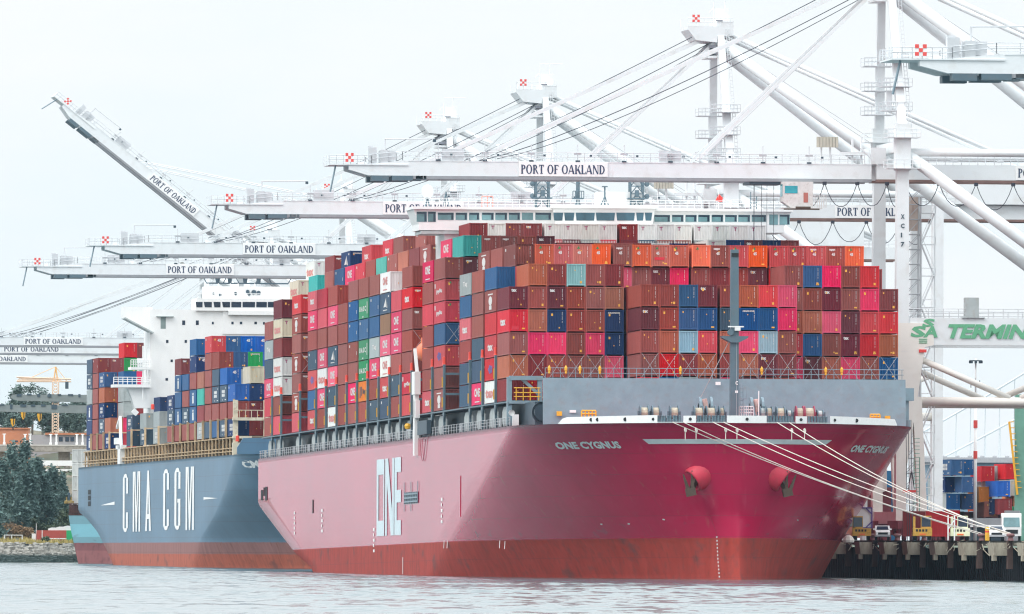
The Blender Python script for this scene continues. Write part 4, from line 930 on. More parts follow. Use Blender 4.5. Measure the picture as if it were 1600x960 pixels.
for i, s in enumerate(['BRw', 'DMt', 'OB', 'BR', 'BR', 'WHT', 'NV', 'BR']):
    k, fr = cf(s); ship_box(4, 7 + i, 7, k, '', fr or '-', dz=-.87, lab='%s peeping over the raised orange row, %s from the left' % (desc(k, '', fr), ORD[i]))
for i, s in enumerate(['WHT', 'NV', 'DMt', 'NV', 'MB']):
    k, fr = cf(s); ship_box(4, 15 + i, 7, k, '', fr or '-', dz=-.35, lab='%s under the quay end of the off-white row, %s from left' % (desc(k, '', fr), ORD[i]))
for i, s in enumerate(['MB', 'WHT', 'MB', 'MBt', 'WHT', 'WHT', 'WHT', 'WHT', 'MBt', 'WHT', 'WHT', 'WHT', 'WHT', 'WHT', 'WHT', 'WHT']):
    k, fr = cf(s); ship_box(5, 3 + i, 8, k, '', fr or '-', dz=-.80, lab='%s in the topmost row below the bridge windows, %s from the left' % (desc(k, '', fr), ORD[i]))
N_ONE = len(SPEC)

# ---- grey ship astern
B2 = {}
for n_, x in zip('abcdefghijklmno', (366.6, 354, 341.6, 330, 318, 306, 294.4, 282.5, 271, 248.8, 228, 206.6, 172, 162.6, 152.7)): B2[n_] = on_plane(SH2I, x, 680, 0, -23.4).y
B2['p'] = on_plane(SH2I, 143.4, 680, 0, -23.4).y
G2 = 'containers stacked on the grey ship'
SPEC2 = set()
REST = []          # what is left over goes into one mesh
def box2(bay, c, t, col, side='', front=None, lab=None):
    SPEC2.add((bay, c, t)); m = SH2 @ Matrix.Translation((-23.4 + 2.49 * (c - 1) + CW / 2, B2[bay], 22.0 + 2.92 * t))
    if lab is None: REST.append((m, PAL[col][0], side)); return
    container(m, col, lab, side, front, G2)
BIG2 = [('a', 1, 0, 'NV', 'B', 'z'), ('a', 2, 0, 'MB', '', '-'), ('a', 1, 1, 'BR', '', '-'), ('a', 2, 1, 'DM', '', 't'), ('a', 1, 2, 'BB', 'm', '-'), ('a', 2, 2, 'NV', '', '-'), ('a', 2, 3, 'CR', 'm', '-'), ('b', 1, 3, 'BB', '', '4'),
        ('c', 1, 4, 'BR', '', '-'), ('c', 2, 4, 'BL', '', '-'), ('c', 3, 4, 'GB', '', 'c'), ('c', 4, 4, 'BB', '', '-'), ('d', 1, 5, 'RD', 'm', '4'), ('d', 2, 5, 'BL', '', '4'), ('d', 3, 5, 'BB', '', '4'), ('d', 4, 5, 'BB', '', '4'),
        ('f', 1, 4, 'NV', 'm', '4c'), ('f', 1, 5, 'BL', '', '-'), ('h', 1, 4, 'MB', '', 't'), ('e', 1, 2, 'TE', '', '-'), ('e', 1, 3, 'OB', '', '-'), ('e', 1, 1, 'MB', '', 't'), ('e', 1, 0, 'GY', 'B', '-'),
        ('j', 1, 0, 'GY', 'B', '-'), ('j', 1, 1, 'GY', '', '-'), ('k', 1, 0, 'SL', 'B', '-'), ('k', 1, 1, 'GY', '', '-'), ('k', 2, 2, 'NV', '', '-'), ('j', 2, 2, 'NV', 'B', '-'), ('l', 1, 0, 'SL', '', '-'), ('l', 1, 1, 'SL', 'B', '-'),
        ('n', 1, 4, 'BL', 'B', '-'), ('n', 1, 3, 'OB', '', '-'), ('n', 1, 2, 'NV', 'B', '-'), ('m', 1, 1, 'OB', '', '-'), ('m', 1, 0, 'NV', 'B', '-'), ('o', 1, 5, 'MB', 'm', '-'), ('o', 2, 5, 'MB', '', 't'), ('o', 3, 5, 'GB', '', 'g'), ('n', 2, 4, 'MB', '', '-'), ('n', 3, 4, 'MB', '', '-'), ('n', 2, 3, 'RD', '', '-'), ('n', 2, 2, 'BR', '', '-'),
        ('o', 3, 6, 'RD', '', '-'), ('o', 4, 6, 'MB', '', '-'), ('o', 5, 6, 'GB', '', '-')]
nth2 = {b: i for i, b in enumerate('abcdefghijklmnop')}
for bay, c, t, k, sd, fr in BIG2:
    box2(bay, c, t, k, sd, fr, lab='%s on the grey ship, %s stack along, %s column, %s tier' % (desc(k, sd, fr), ORD[nth2[bay]], ORD[c - 1], ORD[t]))
C2 = {'b': ['SLB', 'BR', 'SLB'], 'c': ['BL', 'BR', 'SLB', 'SL'], 'd': ['SL', 'BR', 'BR', 'BR', 'BR'], 'f': ['BR', 'BLV', 'BLV', 'BR'], 'g': ['BR', 'SLB', 'BR', 'BL'], 'h': ['BR', 'BLV', 'BL', 'BLV'], 'i': ['BR', 'SLB'],
      'n': ['BR', 'SLB'], 'o': ['BR', 'BR', 'BR', 'BR', 'BR'], 'p': ['NVV', 'NV', 'NVV', 'GY', 'SLB', 'SL']}
for bay, st in C2.items():
    for t, s in enumerate(st): k, sd, fr = split(s); box2(bay, 1, t, k, sd)
# interior of both ships' stacks, closed in behind the ones above
def fill(bayset, tops):
    pass
irng = random.Random(5)
icol = ['BR', 'MB', 'BR', 'DM', 'RP', 'BL', 'SL', 'HP', 'GY']
top1 = lambda b, c: (4 if b == -1 else 4 if b == 0 else 5 if b == 1 else 6 if b < 4 else 6 if b == 4 else 7 if b == 5 else 6 if c < 18 else 4) - (1 if c == 20 and b > 0 else 0)
for b in range(-1, 19):
    for c in range(1, 21):
        if b == -1 and not 7 <= c <= 14: continue
        if c == 1 and b >= 1: continue
        for t in range(0, top1(b, c) + 1):
            if (b, c, t) in SPEC: continue
            if (c == 2 and b >= 6 and t > 5): continue
            if c > 6 and 1 < b < 18 and t < 5 and c < 18: continue
            REST.append((SHIP @ Matrix.Translation((tcol(c), BAY[b], Z0 + TP * t)), PAL[irng.choice(icol)][0], ''))
for b in 'abcdefgh':
    for c in (2, 3, 4, 5, 6):
        for t in range(0, {'a': 3, 'b': 3, 'c': 4}.get(b, 4)):
            if (b, c, t) not in SPEC2: REST.append((SH2 @ Matrix.Translation((-23.4 + 2.49 * (c - 1) + CW / 2, B2[b], 22.0 + 2.92 * t)), PAL[irng.choice(icol)][0], ''))
for b in 'mnop':
    for c in (2, 3, 4, 5):
        for t in range(0, 5):
            if (b, c, t) not in SPEC2: REST.append((SH2 @ Matrix.Translation((-23.4 + 2.49 * (c - 1) + CW / 2, B2[b], 22.0 + 2.92 * t)), PAL[irng.choice(icol)][0], ''))
def rest_mat():
    m = bpy.data.materials.new('container_paint_mixed'); m.use_nodes = True; n, l = m.node_tree.nodes, m.node_tree.links; b = n['Principled BSDF']; b.inputs['Roughness'].default_value = .55; b.inputs['Specular IOR Level'].default_value = .16
    a = n.new('ShaderNodeAttribute'); a.attribute_name = 'paint'; t = n.new('ShaderNodeTexCoord'); z = n.new('ShaderNodeTexNoise'); z.inputs['Scale'].default_value = .9; z.inputs['Detail'].default_value = 6; l.new(t.outputs['Object'], z.inputs['Vector'])
    r = n.new('ShaderNodeMapRange'); r.inputs[1].default_value = .3; r.inputs[2].default_value = .7; r.inputs[3].default_value = .8; r.inputs[4].default_value = 1.15; l.new(z.outputs['Fac'], r.inputs[0])
    h = n.new('ShaderNodeHueSaturation'); l.new(a.outputs['Color'], h.inputs['Color']); l.new(r.outputs[0], h.inputs['Value']); l.new(h.outputs[0], b.inputs['Base Color']); return m
M['rest'] = rest_mat()
mb = MB(); cols = []
for m, c, sd in REST:
    W = CW / 2; n0 = len(mb.f); pts = lambda x0, x1, y0, y1, z0, z1: [m @ Vector(p) for p in ((x0, y0, z0), (x1, y0, z0), (x1, y1, z0), (x0, y1, z0), (x0, y0, z1), (x1, y0, z1), (x1, y1, z1), (x0, y1, z1))]
    fc = [(0, 3, 2, 1), (4, 5, 6, 7), (0, 1, 5, 4), (1, 2, 6, 5), (2, 3, 7, 6), (3, 0, 4, 7)]
    mb.add(pts(-W, W, .06, CLEN, .12, CH - .02), fc)
    for x0, x1 in ((-W - .01, -W + .14), (W - .14, W + .01)): mb.add(pts(x0, x1, 0, .2, 0, CH), fc)
    mb.add(pts(-W + .14, W - .14, .01, .1, CH - .14, CH - .01), fc)
    cols += [c] * (len(mb.f) - n0)
    if sd in SIDE:
        s_ = MB(); SIDE[sd][1](s_); mb.add([m @ Vector(v) for v in s_.v], s_.f); cols += [(.78, .78, .76)] * len(s_.f)
o = mb.build('remaining_stacked_containers', M['rest']); at = o.data.attributes.new('paint', 'FLOAT_COLOR', 'FACE')
at.data.foreach_set('color', [x for c in cols for x in (*c, 1.0)]); tag(o, kind='stuff')

# ================================================================== grey ship astern
ship2 = thing('container_ship', 'grey-blue container ship with tall white capital lettering, moored astern of the magenta ship', 'ship', SH2)
Z2 = 18.9
H2 = Hull(23.8, B2['p'] + 26, Z2, [(-3, -34), (0, -31), (2.5, -30), (9, -30), (19, -36)], [(-3, 80), (0, 74), (5, 58), (9, 32), (13, 14), (18.9, -4)],
          [(-3, B2['p'] - 75), (.8, B2['p'] - 52), (4.6, B2['p'] - 30), (6.5, B2['p'] - 18), (9, B2['p'] + 6), (10.4, B2['p'] + 25.9)], [(0, 1.25), (10, 1.5), (19, 2)], [(0, 1.7), (10, 1.87), (19, 2)])
M['hull2'] = hull_mat('grey_blue_hull_paint', (.10, .195, .29), (.44, .12, .075), 2.3, 4.3, (.30, .15, .14), rust=.3, rough=.4, coat=0., stain=.35, spec=.3)
H2.mesh(ZS + [18.4, Z2]).build('hull', M['hull2'], ship2, smooth=True)
T2 = -23.87
def side2(px, py): p = on_plane(SH2I, px, py, 0, T2); return p.y, p.z
for ch, a, b, yt, yb in (('C', 192, 200, 740.5, 832), ('M', 207.5, 219, 737, 831), ('A', 227, 236, 735.5, 830), ('C', 255, 264, 733, 829), ('G', 272.5, 282, 731, 828.5), ('M', 290, 303, 729.5, 828.5)):
    (s0, _), (s1, _) = side2(a, 780), side2(b, 780); _, z0_ = side2((a + b) / 2, yb); _, z1_ = side2((a + b) / 2, yt)
    w_ = s0 - s1; h_ = z1_ - z0_; mb = MB()
    def S(u0, u1, v0, v1, k=0): mb.quad((T2 - k, s0 - u0 * w_, z0_ + v0 * h_), (T2 - k, s0 - u1 * w_, z0_ + v0 * h_), (T2 - k, s0 - u1 * w_, z0_ + v1 * h_), (T2 - k, s0 - u0 * w_, z0_ + v1 * h_))
    def Pq(pts, k=0): mb.add([(T2 - k, s0 - u * w_, z0_ + v * h_) for u, v in pts], [tuple(range(len(pts)))])
    if ch in 'CG':
        S(0, .34, .08, .92); Pq([(0, .92), (.34, .92), (.34, .93), (.85, .93), (.72, .985), (.5, 1), (.25, .985)]); Pq([(0, .08), (.25, .015), (.5, 0), (.72, .015), (.85, .07), (.34, .07), (.34, .08)])
        S(.66, 1, .66, .93, .01)
        if ch == 'C': S(.66, 1, .07, .34, .01)
        else: S(.66, 1, .07, .5, .01); S(.5, .66, .44, .5, .01)
    elif ch == 'M':
        S(0, .2, 0, 1); S(.8, 1, 0, 1); Pq([(.2, 1), (.36, 1), (.58, 0), (.42, 0)], .01); Pq([(.80, 1), (.64, 1), (.42, 0), (.58, 0)], .02)
    else:
        Pq([(0, 0), (.3, 0), (.58, 1), (.36, 1)]); Pq([(.42, 1), (.64, 1), (1, 0), (.7, 0)], .01); S(.28, .72, .2, .28, .02)
    mb.build('side_letter', M['white_ink'], ship2)
mb = MB(); (s0, z0_), (s1, z1_) = side2(157, 790), side2(179, 784); mb.add([(T2, s0, z0_), (T2, s1, z0_), (T2, s1, z1_)], [(0, 1, 2)]); mb.build('side_arrow', M['white_ink'], ship2)
mb = MB(); (s0, z0_), (s1, z1_) = side2(318, 781), side2(340, 775); mb.add([(T2, s0, z0_), (T2, s0, z1_ - .1), (T2, s1, z1_ - .4)], [(0, 1, 2)])
mb.build('side_arrow', M['white_ink'], ship2)
mb = MB()
def fn2(u, v): z = 16.6 + 1.25 * v; t = -22.9 + 6.6 * u - .6 * (v - .5) * 1.25; return (t, H2.s_of(t, z) - .06, z)
v_, f_, W_ = text2d('CMA CGM'); mb.add([fn2(a / W_, b) for a, b in v_], f_); mb.build('bow_name', M['white_ink'], ship2)
mb = MB(); (a, z1_), (b, z0_) = side2(137.5, 764), side2(141.5, 791)
for k in range(3): z = z0_ + (z1_ - z0_) * k / 3; mb.quad((T2, a, z), (T2, b, z), (T2, b, z + (z1_ - z0_) * .27), (T2, a, z + (z1_ - z0_) * .27))
mb.build('mooring_port', M['black'], ship2)
# rust-streaked coaming frames
mb = MB(); y = -2.0; yend = B2['p'] + 14
while y < yend:
    mb.bx(-23.85, -23.6, y - .25, y + .25, Z2, 21.9); mb.bar((-23.6, y, 21.6), (-22.5, y + 1.2, Z2 + .5), .25, .3); y += 6.4
for z in (Z2 + .55, Z2 + 1.1, 21.75): mb.bx(-23.85, -23.25, -2, yend, z - .07, z + .09)
mb.build('coaming_frames', M['rusty_frame'], ship2)
mb = MB(); mb.bx(-20.8, 20.8, -4, yend, Z2 - .2, 21.95); mb.build('hatch_coaming', mat('rust_dark_coaming', (.13, .09, .06), .85, .4, .5, (1, 1, .4), dirt=(.25, .12, .04), dirt_amt=.7), ship2)
for b in 'abcdefghijklmnop':
    y = B2[b] - .8; mb = MB()
    for t in (-23.6, 23.4): mb.bx(t - .17, t + .17, y - .25, y + .25, 21.9, 25.2 if b not in 'a' else 28.2)
    for z in (24.9,): mb.bx(-23.5, 23.3, y - .2, y + .2, z, z + .2)
    mb.build('lashing_bridge', M['rusty_frame'], ship2)
mb = MB(); y = B2['a'] - 2.4
for k in range(3): t = -23.5 + 2.55 * k * 2; mb.bx(t - .4, t + .4, y - .4, y + .4, Z2, 28.0)
mb.bx(-24, -11, y - .8, y + .6, 24.6, 25.1); mb.bx(-24, -11, y - .8, y + .6, 21.6, 22.0); mb.bx(-24, -14, y - 1, y + .6, Z2 - .1, Z2 + 2.0)
for k in range(14): mb.tube((-23.9 + k, y - .7, 25.1), (-23.9 + k, y - .7, 26.3), .05, 4)
mb.tube((-23.9, y - .7, 26.3), (-11, y - .7, 26.3), .05, 4); mb.build('front_lashing_frame', mat('cream_deck_paint', (.62, .55, .42), .7, .15, .7, dirt=(.3, .14, .05), dirt_amt=.6), ship2)
mb = MB()
for x_, y_ in ((371, 690), (216, 556 + 60), (238.5, 640)): p = on_plane(SH2I, x_, y_, 0, -23.6); mb.lathe([(.3, 0), (.3, .9), (.02, 1)], (-23.6, p.y, p.z), n=6)
mb.build('lamp', M['lamp_red'], ship2)
mb = MB(); mb.prism([(-24, Z2), (-24, 20), (-23, 21.6), (-8, 21.8), (-8, Z2)], B2['a'] - 11, B2['a'] - 10.4); mb.build('forecastle_bulwark', M['hull2'], ship2)
# deck house
SY = B2['k'] + 14.6
def dz2(px, py, s=SY): p = on_plane(SH2I, px, py, 1, s); return p.x, p.z
x0, zb0 = dz2(234, 600); xw, zw = dz2(194, 479); _, zr = dz2(300, 484); x1_, _ = dz2(305, 500)
mb = MB(); mb.bx(x0, 22, SY, SY + 13, 22, zr); mb.bx(dz2(348, 500)[0], 12, SY - .25, SY + .2, dz2(0, 520)[1], zr + .01)
mb.prism([(xw, dz2(0, 495)[1]), (xw, zw), (x0 + .5, zw - .1), (x0 + .5, dz2(0, 518.5)[1])], SY + 1, SY + 7)
wt = dz2(0, 464.5)[1]; mb.prism([(x1_, zr - .2), (x1_ + .2, wt), (14, wt), (14, zr - .2)], SY - .6, SY + 9)
mb.bx(x1_ + 6, 14, SY - 1.0, SY - .55, dz2(0, 490)[1], dz2(0, 484)[1]); mb.bx(x1_ + 2, 14, SY + 2, SY + 8, wt, dz2(0, 445)[1])
dh = mb.build('bridge_house', M['white'], ship2)
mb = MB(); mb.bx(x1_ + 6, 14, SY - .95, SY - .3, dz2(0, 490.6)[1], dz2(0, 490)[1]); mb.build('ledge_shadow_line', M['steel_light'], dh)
for a, b in ((305.5, 316.5), (318.5, 331), (333.5, 344.5), (347, 359.5), (361.5, 377), (379, 398.5), (400.5, 417), (418.5, 432)):
    u0, z1_ = dz2(a, 472, SY - .62); u1, z0_ = dz2(b, 480.5, SY - .62); mb = MB(); k = .18 * (1 if a < 360 else 0)
    mb.prism([(u0 + k, z0_), (u1 - .02, z0_), (u1, z1_), (u0, z1_)], SY - .64, SY - .61); mb.build('window', M['glass_dark'], dh)
for a, b, y0, y1 in ((284.7, 289.3, 501, 508), (306, 310.5, 501, 508), (331, 334, 503, 507), (361.5, 365, 503, 507), (374.7, 378.5, 503, 507), (397.5, 401.5, 503, 507), (411, 414, 503.5, 507.5), (259.5, 263.2, 531.5, 536), (288.5, 292, 531.5, 536), (266.5, 270, 562, 566), (258.5, 262.5, 591, 595)):
    s_ = SY - (.27 if a > 348 else .02); u0, z1_ = dz2(a, y0, s_); u1, z0_ = dz2(b, y1, s_); mb = MB(); mb.bx(u0, u1, s_ - .02, s_ + .02, z0_, z1_); mb.build('porthole_window', M['glass_dark'], dh)
mb = MB(); u0, z1_ = dz2(251, 496); u1, z0_ = dz2(259, 514); mb.bx(u0, u1, SY - .03, SY, z0_, z1_); u0, z1_ = dz2(244, 494.5); u1, z0_ = dz2(271, 495.5); mb.bx(u0, u1, SY - .6, SY, z0_, z1_); mb.build('wing_doorway', mat('grey_green_door', (.22, .28, .27), .5, .1, 1), dh)
mb = MB(); mb.bar((xw - .05, SY + .95, dz2(0, 495)[1] - .1), (x0 + .5, SY + .95, dz2(0, 518.5)[1] - .1), 6, .25); mb.build('wing_bracket_edge', M['steel_light'], dh)
mb = MB(); p0, p1 = dz2(176, 600), dz2(234, 612)
for ya, yb, xa in ((574, 578, 203), (601, 606, 176)):
    u0, z1_ = dz2(xa, ya); u1, z0_ = dz2(234, yb); mb.bx(u0, u1, SY - 2, SY + 4, z0_, z1_)
    for k in range(9): t = u0 + (u1 - u0) * k / 8; mb.tube((t, SY - 2, z1_), (t, SY - 2, z1_ + 1.3), .07, 4)
    for h in (.5, .9, 1.3): mb.tube((u0, SY - 2, z1_ + h), (u1, SY - 2, z1_ + h), .06, 4)
u, z0_ = dz2(222, 625); _, z1_ = dz2(222, 541); mb.tube((u, SY - 1.5, z0_), (u, SY - 1.5, z1_), .14, 5); u2, _ = dz2(228, 600); mb.tube((u2, SY - 1, z0_), (u2, SY - 1, z1_), .1, 5)
mb.prism([dz2(198, 606), dz2(234, 606), dz2(234, 638), dz2(210, 638), dz2(205, 622)], SY - 1, SY + 3); mb.build('side_balconies', M['white'], dh)
mb = MB(); a, zt2 = dz2(323, 443, SY + 4); b, _ = dz2(450, 443, SY + 4); mb.bx(a, b, SY + 3.8, SY + 4.2, zt2 - .1, zt2 + .15)
for k in range(6): t = a + (b - a) * k / 5; mb.bar((t, SY + 4, zt2), (t + (.9 if k % 2 else -.9), SY + 4, zt2 + 1.6), .16, .16)
for px in (340, 359, 383, 404):
    t, zz = dz2(px, 432, SY + 4); mb.lathe([(.3, zt2), (.5, zz - .3), (.3, zz), (.02, zz)], (t, SY + 4, 0), n=7)
mb.build('mast_platform', M['steel_dark'], dh)
mb = MB()
for px in (325, 341, 360, 372, 398): t, z0_ = dz2(px, 466, SY + 3); mb.tube((t, SY + 3, z0_), (t, SY + 3, zt2), .08, 4)
for k in range(24): t = x1_ + .3 + k * .62; mb.tube((t, SY - .4, wt), (t, SY - .4, wt + .9), .035, 4)
mb.tube((x1_ + .3, SY - .4, wt + .9), (14, SY - .4, wt + .9), .04, 4); mb.build('monkey_island_rail', M['white'], dh)
mb = MB()
for px, py, r in ((387, 456, .35), (389, 460, .3), (396.5, 457, .45), (404, 458, .4), (368, 459, .3), (344, 461, .25), (333.5, 459, .2)): t, z = dz2(px, py, SY + 1.9); mb.lathe([(.02, 0), (r, 0), (r, .3), (.02, .3)], (t, SY + 1.7, z), (0, 1, 0), 8)
mb.build('searchlights', M['steel_dark'], dh)
# white crane on its deck amidships
p = on_plane(SH2I, 190, 690, 0, -23.7); mb = MB(); y = p.y; zz = lambda py: on_plane(SH2I, 190, py, 0, -23.7).z
mb.bx(-24.2, -23.1, y - 2.5, y + 3, Z2, zz(696)); mb.bx(-24.2, -23.2, y - 5, y + 7, zz(702), zz(696)); mb.bar((-23.8, y, zz(698)), (-23.8, y + 2.4, zz(652)), .5, .9)
mb.bar((-23.8, y + 2.4, zz(652)), (-23.8, y + 9, zz(668)), .4, .5); mb.bx(-24.2, -23.4, y + 6, y + 11, zz(694), zz(684)); mb.build('stores_crane', M['white'], ship2)
mb = MB(); u, z0_ = dz2(205, 655); mb.bar((*dz2(203, 642), SY - 6)[:1] + (SY - 6,) + (dz2(203, 642)[1],), (dz2(210, 646)[0], SY - 6, dz2(210, 648)[1]), .9, .9); mb.build('raft_canister', M['white'], ship2)

# ================================================================== pale blue ship, only its end shows
S3Y = 2300
def W3(px, py, Y=S3Y): return P(px, py, Y)
s3 = thing('container_ship', 'pale blue hull with rusty rail showing beyond the end of the grey ship', 'ship', Matrix.Translation(Vector((W3(150, 880).x, S3Y, 0))))
def L3(px, py): v = W3(px, py); return v.x - s3.matrix_world.translation.x, v.z
def hull3(levels):
    mb = MB(); vs = []
    for py, pxl in levels:
        x, z = L3(pxl, py); vs += [(x, 0, z), (x + 40, 0, z), (x + 40, 170, z), (x - 2, 170, z)]
    n = len(levels); mb.add(vs, [(4 * j + k, 4 * j + (k + 1) % 4, 4 * j + 4 + (k + 1) % 4, 4 * j + 4 + k) for j in range(n - 1) for k in range(4)] + [tuple(range(4 * n - 4, 4 * n))]); return mb
hull3([(890, 124), (880, 122), (866, 119), (850, 115.5), (830, 111), (805, 107)]).build('hull', hull_mat('pale_blue_hull_paint', (.24, .52, .60), (.36, .15, .15), L3(0, 848)[1]), s3)
x, z = L3(107, 805); xe, zt3 = L3(106, 787); mb = MB(); mb.bx(x, x + 30, .4, 160, z, z + .5); mb.bx(x, x + 30, 6, 160, z, zt3)
for k in range(26): mb.bx(x + .2 + k * .35 - .03, x + .2 + k * .35 + .05, -.02, .1, z, zt3)
for k in range(5): mb.bx(x, x + 10, -.05, .06, z + (zt3 - z) * k / 4 - .06, z + (zt3 - z) * k / 4 + .06)
mb.build('rusty_rail', mat('dark_rusty_rail', (.10, .045, .04), .9, .5, 1.5), s3)
mb = MB()
for px, py in ((108, 780), (103.5, 783), (111, 777)): x, z = L3(px, py); mb.lathe([(.5, 0), (.5, .5), (.15, .6), (.15, 1.3), (.02, 1.3)], (x, 2, L3(px, 787)[1]), n=8)
mb.build('mooring_gear', mat('ochre_deck_gear', (.28, .20, .07), .8, .4, 2), s3)
mb = MB(); a, z1_ = L3(106.5, 770); mb.tube((a + .1, 2, L3(0, 787)[1]), (a + .1, 2, z1_), .25, 6); mb.build('deck_post', M['steel_dark'], s3)
x, zb3 = L3(116, 788.5)
for c in range(2):
    for t in range(4):
        px0 = 115.8 + c * 7.8; X = L3(px0, 788)[0]; hgt = 21.6
        m = Matrix.Translation((s3.matrix_world.translation.x + X + CW / 2 - .8, S3Y + 3, L3(0, 788.5 - 0)[1] + t * 2.73))
        container(m @ Matrix.Diagonal((.8, 1, .94, 1)), 'WH', 'off-white container, %s tier up in the %s stack on the pale blue ship' % (ORD[t], ('outer', 'inner')[c]), '', None, 'off-white containers on the pale blue ship')

# ================================================================== quay cranes
CQ = lambda d, z=QZ, k=1.0: Matrix.Translation(Q(242, d, z)) @ Matrix.Rotation(YAW, 4, 'Z') @ Matrix.Diagonal((1, 1, k, 1))
CW_, CC = M['crane_white'], M['crane_cream']
HB = 49.0                                     # rail-to-boom height, boom centre line
def loop_pts(x0, x1, y, z, sag, n=9): return [(x0 + (x1 - x0) * i / n, y, z - sag * (1 - abs(2 * i / n - 1) ** 2.2)) for i in range(n + 1)]
def make_boom():
    """boom with its origin at the hinge, reaching out over the water along -x"""
    br = bpy.data.objects.new('boom', None)
    mb = MB()
    for y in (-2.9, 2.9):
        mb.prism([(0, 1.0), (0, -1.0), (-67.3, -1.0), (-69.9, -.25), (-69.9, .34), (-66.9, .53), (-62.8, 1.0)], y - .55, y + .55)
    for k in range(15): x = -2 - 4.7 * k; mb.bx(x - .35, x + .35, -2.4, 2.4, .2, .8)
    for k in range(7): x = -9 - 8.6 * k; mb.bx(x - .09, x + .09, -3.47, -3.44, -.98, .98)
    mb.bx(-62, 0, -3.5, -3.44, .9, 1.03)
    b = mb.build('boom', CW_)
    mb = MB()
    for y in (-2.9, 2.9): mb.bx(-62, 0, y - .7, y + .7, -1.42, -1.02)
    for k in range(30): x = -60 + 2 * k; mb.bx(x - .05, x + .05, -3.62, -3.5, -1.42, -1.02)
    mb.build('trolley_rail', mat('grey_rail_beam', (.30, .31, .33), .5, .1, .6), b)
    mb = MB()
    for y in (-2.9, 2.9): mb = MB(); mb.bx(-66.9, -64.6, y - .8, y + .8, -1.75, -1.02); mb.bx(-64.2, -61.4, y - .8, y + .8, -1.65, -1.02); mb.bx(-61, -59.6, y - .7, y + .7, -1.5, -1.02); mb.build('end_buffer', M['steel_mid'], b)
    mb = MB(); mb.bx(-72.5, -62, -3.6, 3.6, .34, .5); mb.build('tip_platform', CW_, b)
    mb = MB()
    for k in (0, 1): mb.bx(-67.2 + k * 1.5, -66.2 + k * 1.5, -3.4, -2.6, .5, 2.7 - .3 * k)
    mb.build('tip_cabinet', M['rail_pale'], b)
    mb = MB()
    def rail(x0, x1, y, z0_, z1_=None, st=2.2):
        n = max(1, int(abs(x1 - x0) / st)); z1_ = z0_ if z1_ is None else z1_
        for i in range(n + 1): x = x0 + (x1 - x0) * i / n; zz_ = z0_ + (z1_ - z0_) * i / n; mb.tube((x, y, zz_), (x, y, zz_ + 1.15), .05, 4)
        for h in (.6, 1.15): mb.tube((x0, y, z0_ + h), (x1, y, z1_ + h), .045, 4)
    for y in (-3.6, 3.6): rail(-72.5, -66.9, y, .5, None, .8); rail(-66.9, -62.8, y, .6, 1.05); rail(-62.8, -1, y, 1.05)
    for y in (-2, 0, 2): mb.tube((-72.5, y, .5), (-72.5, y, 1.7), .05, 4)
    mb.bx(-67.3, -66.6, -3.2, -2.2, .5, 2.9); mb.bx(-65.8, -63.6, -3.2, -1.6, .5, 2.3); mb.tube((-65, -2.5, 2), (-65, -2.5, 3.9), .1, 5); mb.tube((-65, -2.5, 3.85), (-58.5, -2.5, 3.95), .09, 5)
    for k in range(9): x = -58 + 6.2 * k; mb.tube((x, -3.4, 1.05), (x, -3.4, 3.3), .06, 4); mb.bx(x - .5, x + .5, -3.5, -3.3, 1.9, 2.15)
    mb.bx(-57.5, -54.5, -3.2, -2.2, 1.0, 2.6); mb.bx(-28.5, -25.5, -3.2, -2.2, 1.0, 2.6); mb.build('walkway_rails', M['rail_pale'], b)
    mb = MB()
    for k in range(9): x = -58 + 6.2 * k; mb.bx(x - .3, x + .3, -3.62, -3.5, 1.0, 1.2); mb.bx(x + 1.6, x + 1.9, -3.62, -3.4, 1.7, 1.95)
    mb.bx(-64.8, -62.4, -3.3, -2.5, .5, .85); mb.bx(-58.6, -58.2, -2.6, -2.4, 3.5, 3.9); mb.build('floodlights', M['steel_dark'], b)
    mb = MB(); mb.tube((-71.6, -2.8, .3), (-72.3, -2.8, -3.2), .12, 5); mb.build('buffer_arm', M['steel'], b)
    mb = MB(); mb.bx(-70.4, -69.3, -3.75, -3.68, .75, 1.95); s = mb.build('checker_board', M['white_ink'], b)
    mb = MB()
    for i in range(3):
        for k in range(3):
            if (i + k) % 2 == 0: mb.bx(-70.4 + i * .367, -70.4 + i * .367 + .36, -3.79, -3.755, .75 + k * .4, .75 + k * .4 + .39)
    mb.build('checker_squares', M['signal_red'], b)
    mb = MB(); mb.bx(-47.3, -35.4, -3.6, -3.5, -.95, .95); mb.build('name_board', M['white_ink'], b)
    mb = MB(); put_serif(mb, 'PORT OF OAKLAND', lambda u, v, k: (-47.0 + u, -3.63 - k, -.62 + v), 11.3, 1.2); mb.build('board_lettering', M['navy_ink'], b)
    return b
